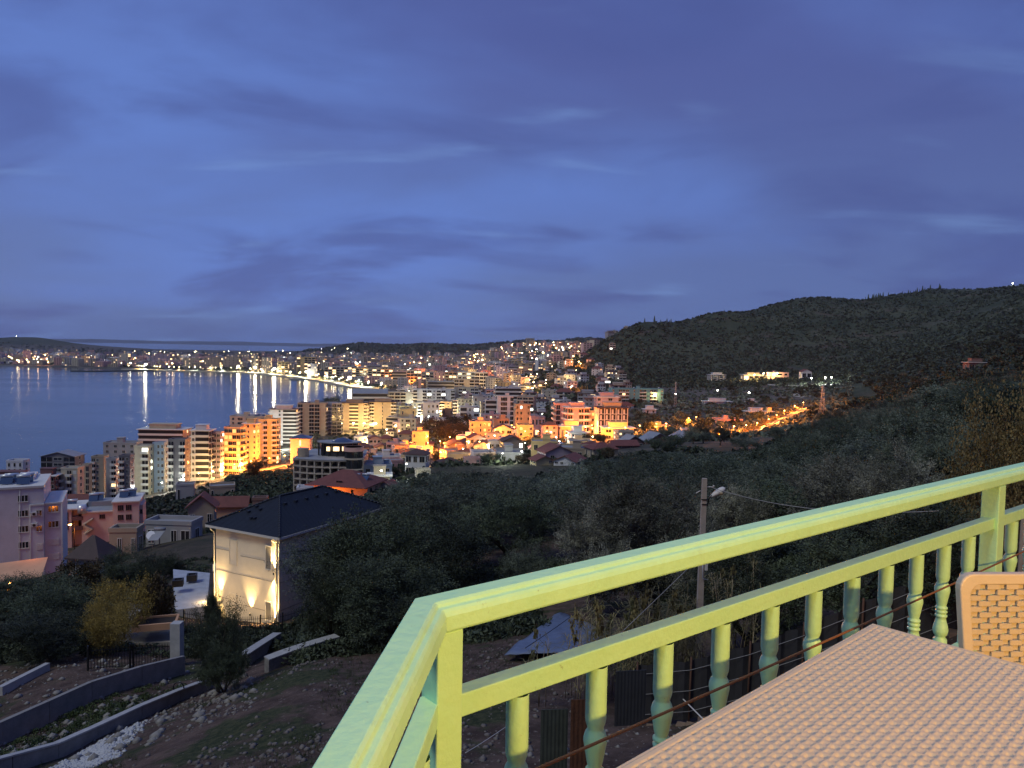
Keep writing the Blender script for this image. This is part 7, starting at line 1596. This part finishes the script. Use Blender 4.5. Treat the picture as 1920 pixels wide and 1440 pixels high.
# ================================================================ just below the balcony: pole, reeds, tarp, fences
def pole():
    d = 28.0; b = gp(1306, d); t = P(1321, 897, d); root = thing('street_light', 'concrete pole with cobra head street light, unlit, beyond the handrail', 'street light', b)
    off_ = t - b; H = off_.z; m = MB(); T = Matrix.Identity(4)
    m.add([(-.13, -.11, -.8), (.13, -.11, -.8), (.13, .11, -.8), (-.13, .11, -.8), (off_.x - .085, -.075, H), (off_.x + .085, -.075, H), (off_.x + .085, .075, H), (off_.x - .085, .075, H)], [(0, 3, 2, 1), (4, 5, 6, 7), (0, 1, 5, 4), (1, 2, 6, 5), (2, 3, 7, 6), (3, 0, 4, 7)]); m.build('pole', mat('pole_concrete', (.42, .36, .31), .85, n=.25, ns=3, bump=.2, bs=14), root)
    S = lambda px, py: P(px, py, d) - b
    m = MB(); m.tube([tuple(S(1326, 948)), tuple(S(1328, 934) + Vector((0, -.1, 0))), tuple(S(1333, 927) + Vector((0, -.15, 0)))], .025, 8); m.build('arm', METALD, root)
    # lamp head: a slim shell, wider in the middle
    a = S(1330, 931); e = S(1358, 914); n = 12; m = MB(); vs = []
    pr = [(0, .035), (.10, .07), (.28, .12), (.5, .155), (.75, .16), (.92, .12), (1, .03)]
    for t_, w in pr:
        c = a.lerp(e, t_)
        for k in range(n):
            an_ = 2 * PI * k / n; vs.append((c.x - math.sin(an_) * w * .35, c.y - .1 + math.cos(an_) * w, c.z + math.sin(an_) * w * .62))
    fs = [(i * n + k, i * n + (k + 1) % n, (i + 1) * n + (k + 1) % n, (i + 1) * n + k) for i in range(len(pr) - 1) for k in range(n)] + [tuple(range(n))[::-1], tuple(range((len(pr) - 1) * n, len(pr) * n))]
    m.add(vs, fs, 0, None, True); m.build('lamp_head', TRIM, root)
    m = MB(); c = a.lerp(e, .62); m.ball((c.x + .03, c.y - .16, c.z - .05), .12, 0, 10, .7); m.build('lens', mat('lens_amber', (.45, .36, .22), .3), root)
    for py in (936, 945): m = MB(); q = S(1320.5, py); m.box(q.x - .11, q.x + .11, -.10, .10, q.z - .02, q.z + .02); m.build('strap', METALD, root)
    m = MB(); q = S(1333, 913); m.tube([(q.x - .2, 0, q.z), (q.x + .12, 0, q.z)], .02, 6); m.ball((q.x + .1, 0, q.z + .04), .035); m.build('insulator', TRIM, root)
    m = MB(); q = S(1311, 920); m.tube([(q.x + .05, 0, q.z), (q.x - .12, 0, q.z - .1)], .018, 6); m.build('insulator', TRIM, root)
    q = S(1322, 1060); m = MB(); m.box(q.x - .05, q.x + .05, -.2, -.13, q.z - .14, q.z + .14); m.build('meter_box', TRIM, root)
    q = S(1316, 1084); m = MB(); m.tube([(q.x - .02, -.16, q.z + .75), (q.x - .02, -.16, q.z + .04), (q.x + .18, -.18, q.z - .02)], .02, 8); m.build('conduit', TANK, root)
    return root, b
PO, PB = pole()
def wire(label, a, b, r=.008, sag=.25, name='cable', mt=None):
    m = MB(); a = Vector(a); b = Vector(b); m.tube([tuple(a.lerp(b, k / 16) - Vector((0, 0, sag * 4 * (k / 16) * (1 - k / 16)))) for k in range(17)], r, 5); return tag(m.build(name, mt or METALD), label, name)
wire('overhead cable running right from the street light pole', P(1334, 914, 28), P(1760, 958, 20), .012, .35, mt=TRIMG)
wire('thin cable running down left from the top of the pole', P(1311, 921, 28), P(1258, 985, 45), .012, .1)
wire('pale guy wire slanting from the pole down through the reeds', P(1312, 1044, 28), P(1150, 1200, 24), .012, .02, 'guy_wire', TRIMG)
wire('dark cable slanting over the blue tarpaulin', P(1120, 1118, 30), P(985, 1215, 24), .012, .05)
wire('white cord slanting over the soil at the railing corner', P(955, 1358, 20), P(872, 1412, 18), .008, .02, 'rope', TRIM)
wire('white pipe lying on the bank under the middle rail', P(1270, 1300, 23), P(1330, 1360, 21), .02, .0, 'pipe', TRIM)
# tarpaulin
g = [gp(945, 31.5), gp(1105, 31), gp(1135, 36), gp(1050, 42)]; m = MB(); n = 14; vs = []
for i in range(n + 1):
    for j in range(n + 1):
        p = g[0].lerp(g[1], i / n).lerp(g[3].lerp(g[2], i / n), j / n); z = hz(p.x, p.y) + .34 + .10 * math.sin(i * 1.3 + j * .4) * math.sin(j * .9) + .05 * rnd.random(); vs.append((p.x, p.y, z))
fs = [(i * (n + 1) + j, (i + 1) * (n + 1) + j, (i + 1) * (n + 1) + j + 1, i * (n + 1) + j + 1) for i in range(n) for j in range(n)]
me = fastmesh('tarpaulin', np.array(vs), np.array(fs), mat('tarp_blue', (.13, .17, .27), .55, n=.35, ns=2.0, bump=.5, bs=7), smooth=True); o = inst(me, 'tarpaulin'); sm = o.modifiers.new('solid', 'SOLIDIFY'); sm.thickness = .02; tag(o, 'blue grey tarpaulin spread on the soil behind the reeds', 'tarpaulin')
# giant reeds
def reeds(label, px0, px1, d0, d1, n, h0, h1, seed):
    r = np.random.default_rng(seed); root_ = gp((px0 + px1) / 2, (d0 + d1) / 2); root = thing('reed_clump', label, 'reeds', root_); sv, sf, lv = [], [], []
    st = MB()
    for k in range(n):
        d = r.uniform(d0, d1); g = gp(r.uniform(px0, px1), d) - root_; h = r.uniform(h0, h1); lean = r.normal(0, .10, 2) * h
        pts = [(g.x + lean[0] * t * t, g.y + lean[1] * t * t, g.z + h * t) for t in (0, .35, .7, 1)]
        st.tube([(a, b, c) for a, b, c in pts], .016, 4, r1=.006)
        for q in range(int(h * 9)):
            t = r.uniform(.25, 1.0); a = r.uniform(0, 6.28); L_ = r.uniform(.35, .75); b0 = np.array([g.x + lean[0] * t * t, g.y + lean[1] * t * t, g.z + h * t]); dr_ = np.array([math.cos(a), math.sin(a), r.uniform(.5, 1.3)]); dr_ /= np.linalg.norm(dr_)
            m1 = b0 + dr_ * L_ * .5; e = b0 + dr_ * L_ * .85 + np.array([math.cos(a), math.sin(a), -1.2]) * L_ * .3; s = np.array([-math.sin(a), math.cos(a), 0]) * .014
            lv += [b0 - s * .6, b0 + s * .6, m1 + s, m1 - s, m1 - s, m1 + s, e + s * .05, e - s * .05]
        if r.random() < .4:
            c = np.array(pts[-1]); 
            for q in range(40): v = r.normal(0, 1, 3) * [.05, .05, .12]; s = r.normal(0, 1, 3) * .02; lv += [c + v - s, c + v + s, c + v + s + [0, 0, .1], c + v - s + [0, 0, .1]]
    st.build('stems', REEDDRY, root, kind='stuff'); inst(fastmesh('leaves', np.array(lv), np.arange(len(lv)).reshape(-1, 4), LEAF_REED), 'leaves', root, kind='stuff')
reeds('dense reed clump behind the pole, seen between the rails', 1190, 1320, 26, 31, 110, 2.2, 3.8, 1)
reeds('feathery reeds over the right edge of the tarpaulin', 1090, 1195, 25.5, 29, 60, 1.9, 3.3, 2)
reeds('few thin dry reeds before the blue tarpaulin', 985, 1090, 25, 27, 11, 1.4, 2.9, 3)
reeds('pale reeds right of the pole below the handrail', 1335, 1420, 27, 32, 40, 2.2, 4.2, 4)
# shade-net fence on a rubble footing, sheet metal and a plank door
NET = mat('shade_net', (.030, .028, .030), .8, n=.3, ns=3, bump=.3, bs=40)
fn = thing('net_fence', 'black shade net fence on stakes above the stone footing, seen between balusters', 'fence', gp(1500, 21.5))
pts = [(1190, 23.0), (1290, 22.6), (1400, 22.2), (1500, 21.6), (1610, 21.0), (1700, 20.6), (1850, 20.0)]
G = [gp(*p) for p in pts]; O_ = fn.location
for a, b in zip(G[:-1], G[1:]):
    m = MB(); n = 10
    for k in range(n):
        u0, u1 = a.lerp(b, k / n), a.lerp(b, (k + 1) / n); w0, w1 = .05 * math.sin(k * 1.9), .05 * math.sin(k * 1.9 + 1.9)
        m.add([(u0.x - O_.x, u0.y - O_.y + w0, u0.z - O_.z + .1), (u1.x - O_.x, u1.y - O_.y + w1, u1.z - O_.z + .1), (u1.x - O_.x, u1.y - O_.y + w1 * 1.5, u1.z - O_.z + 1.95), (u0.x - O_.x, u0.y - O_.y + w0 * 1.5, u0.z - O_.z + 1.95)], [(0, 1, 2, 3)])
    m.build('net_panel', NET, fn); m = MB(); m.tube([(a.x - O_.x, a.y - O_.y - .06, a.z - O_.z - .3), (a.x - O_.x + .03, a.y - O_.y - .06, a.z - O_.z + 2.1)], .03, 6); m.build('post', mat('rust_post', (.10, .045, .025), .8, n=.3, ns=9), fn)
for k in range(3): m = MB(); z = .4 + k * .65; m.tube([(p.x - O_.x, p.y - O_.y - .09, p.z - O_.z + z) for p in G], .008, 4); m.build('wire', TRIMG, fn)
st = thing('stone_footing', 'low rubble stone footing under the shade net fence', 'wall', O_); rs_ = random.Random(4); sm_ = []
for v in range(7):
    q = MB(); w = rs_.uniform(.16, .30); h = rs_.uniform(.11, .17); dd = rs_.uniform(.12, .18)
    q.add([(sx * w * rs_.uniform(.75, 1), sy * dd, sz * h * rs_.uniform(.7, 1)) for sz in (-1, 1) for sx, sy in ((-1, -1), (1, -1), (1, 1), (-1, 1))], [(0, 3, 2, 1), (4, 5, 6, 7), (0, 1, 5, 4), (1, 2, 6, 5), (2, 3, 7, 6), (3, 0, 4, 7)]); sm_.append(q.mesh('stone', mat('footing_stone', (.30, .21, .15), .9, n=.45, ns=3, bump=.6, bs=12)))
for a, b in zip(G[:-1], G[1:]):
    ln = (b - a).length; x = 0
    while x < ln:
        p = a.lerp(b, x / ln)
        for row in range(2): o = inst(rs_.choice(sm_), 'stone', st, (p.x - O_.x + rs_.uniform(-.05, .05), p.y - O_.y - .22, p.z - O_.z - .28 + row * .25), math.atan2(b.y - a.y, b.x - a.x) + rs_.uniform(-.2, .2))
        x += .46
def sheet(label, px, py, d, w, h, mt, rz, nm='metal_sheet'):
    p = P(px, py, d); m = MB(); n = int(w / .09)
    for k in range(n):
        x = k * w / n; m.add([(x, 0, 0), (x + w / n * .5, -.009, 0), (x + w / n, 0, 0), (x, 0, h), (x + w / n * .5, -.009, h), (x + w / n, 0, h)], [(0, 1, 4, 3), (1, 2, 5, 4)])
    m.box(0, w, .004, .02, 0, h); tag(m.build(nm, mt, None, p, rz), label, 'metal sheet')
sheet('dark grey corrugated sheet standing right of the first long gap of balusters', 1152, 1362, 19.5, .85, 1.5, mat('sheet_dark', (.06, .062, .068), .5, metal=.3, n=.3, ns=2), .15)
sheet('rusty brown sheet leaning below the railing near the corner', 1068, 1455, 16.8, .5, 1.8, mat('sheet_rust', (.13, .05, .022), .8, n=.5, ns=5, bump=.4, bs=20), .1)
sheet('mossy grey sheet between two rusty ones below the railing', 1012, 1455, 17.2, .65, 1.6, mat('sheet_moss', (.065, .075, .06), .8, n=.5, ns=4), .1)
p = gp(1645, 21.4); dd = thing('plank_door', 'brown plank door in the net fence beyond the balusters', 'door', p, -.25)
for k in range(6): m = MB(); m.box(k * .17, k * .17 + .155, 0, .04, 0, 1.9); m.build('plank', mat('plank_brown', (.085, .05, .035), .85, n=.35, ns=4), dd)
for z in (.35, 1.5): m = MB(); m.box(-.02, 1.03, .041, .08, z, z + .1); m.build('crosspiece', WOOD, dd)
m = MB(); m.tube([(0, 0, -1), (0.05, 0, 3.2)], .07, 8); tag(m.build('wooden_post', mat('post_tan', (.26, .20, .15), .9, n=.3, ns=4), None, gp(1905, 17.5)), 'tan wooden post at the right edge between the rails', 'post')
p = P(685, 1312, 33); root = thing('round_basin', 'upturned metal basin with handle in the dark below the tree', 'basin', (p.x, p.y, p.z)); m = MB(); m.lathe([(.16, 0), (.36, .05), (.42, .30), (.44, .31)], 20, 0, Matrix.Rotation(math.radians(70), 4, 'X')); m.build('bowl', METALD, root); m = MB(); m.tube([(.2, -.25, .35), (.5, -.25, .6)], .02, 6); m.build('handle', TRIMG, root)
p = gp(340, 36.5); m = MB(); m.tube([(.26 * math.cos(a), 0, .55 + .26 * math.sin(a)) for a in np.linspace(0, 2 * PI, 25)], .03, 6); tag(m.build('hoop', METALD, None, (p.x, p.y - .3, p.z + .2)), 'dark hoop leaning on the coping of the lower wall', 'hoop')
rocks('bank_stones', 500, fld(1000, 1920, 17, 25), .03, .16, STONE, 8, 'stones on the bank under the balcony', 'stones')
if HAZE:
    m = MB(); m.box(-12000, 12000, -4000, 30500, -7.5, 620); hm = bpy.data.materials.new('haze'); hm.use_nodes = True; t = hm.node_tree; t.nodes.clear()
    pv = t.nodes.new('ShaderNodeVolumePrincipled'); pv.inputs['Color'].default_value = (.66, .74, .98, 1); pv.inputs['Density'].default_value = HAZE; pv.inputs['Anisotropy'].default_value = 0
    ou = t.nodes.new('ShaderNodeOutputMaterial'); t.links.new(pv.outputs[0], ou.inputs['Volume'])
    o = m.build('haze', hm); o['kind'] = 'stuff'; o['label'] = 'thin blue evening haze over bay and town'; o['category'] = 'haze'
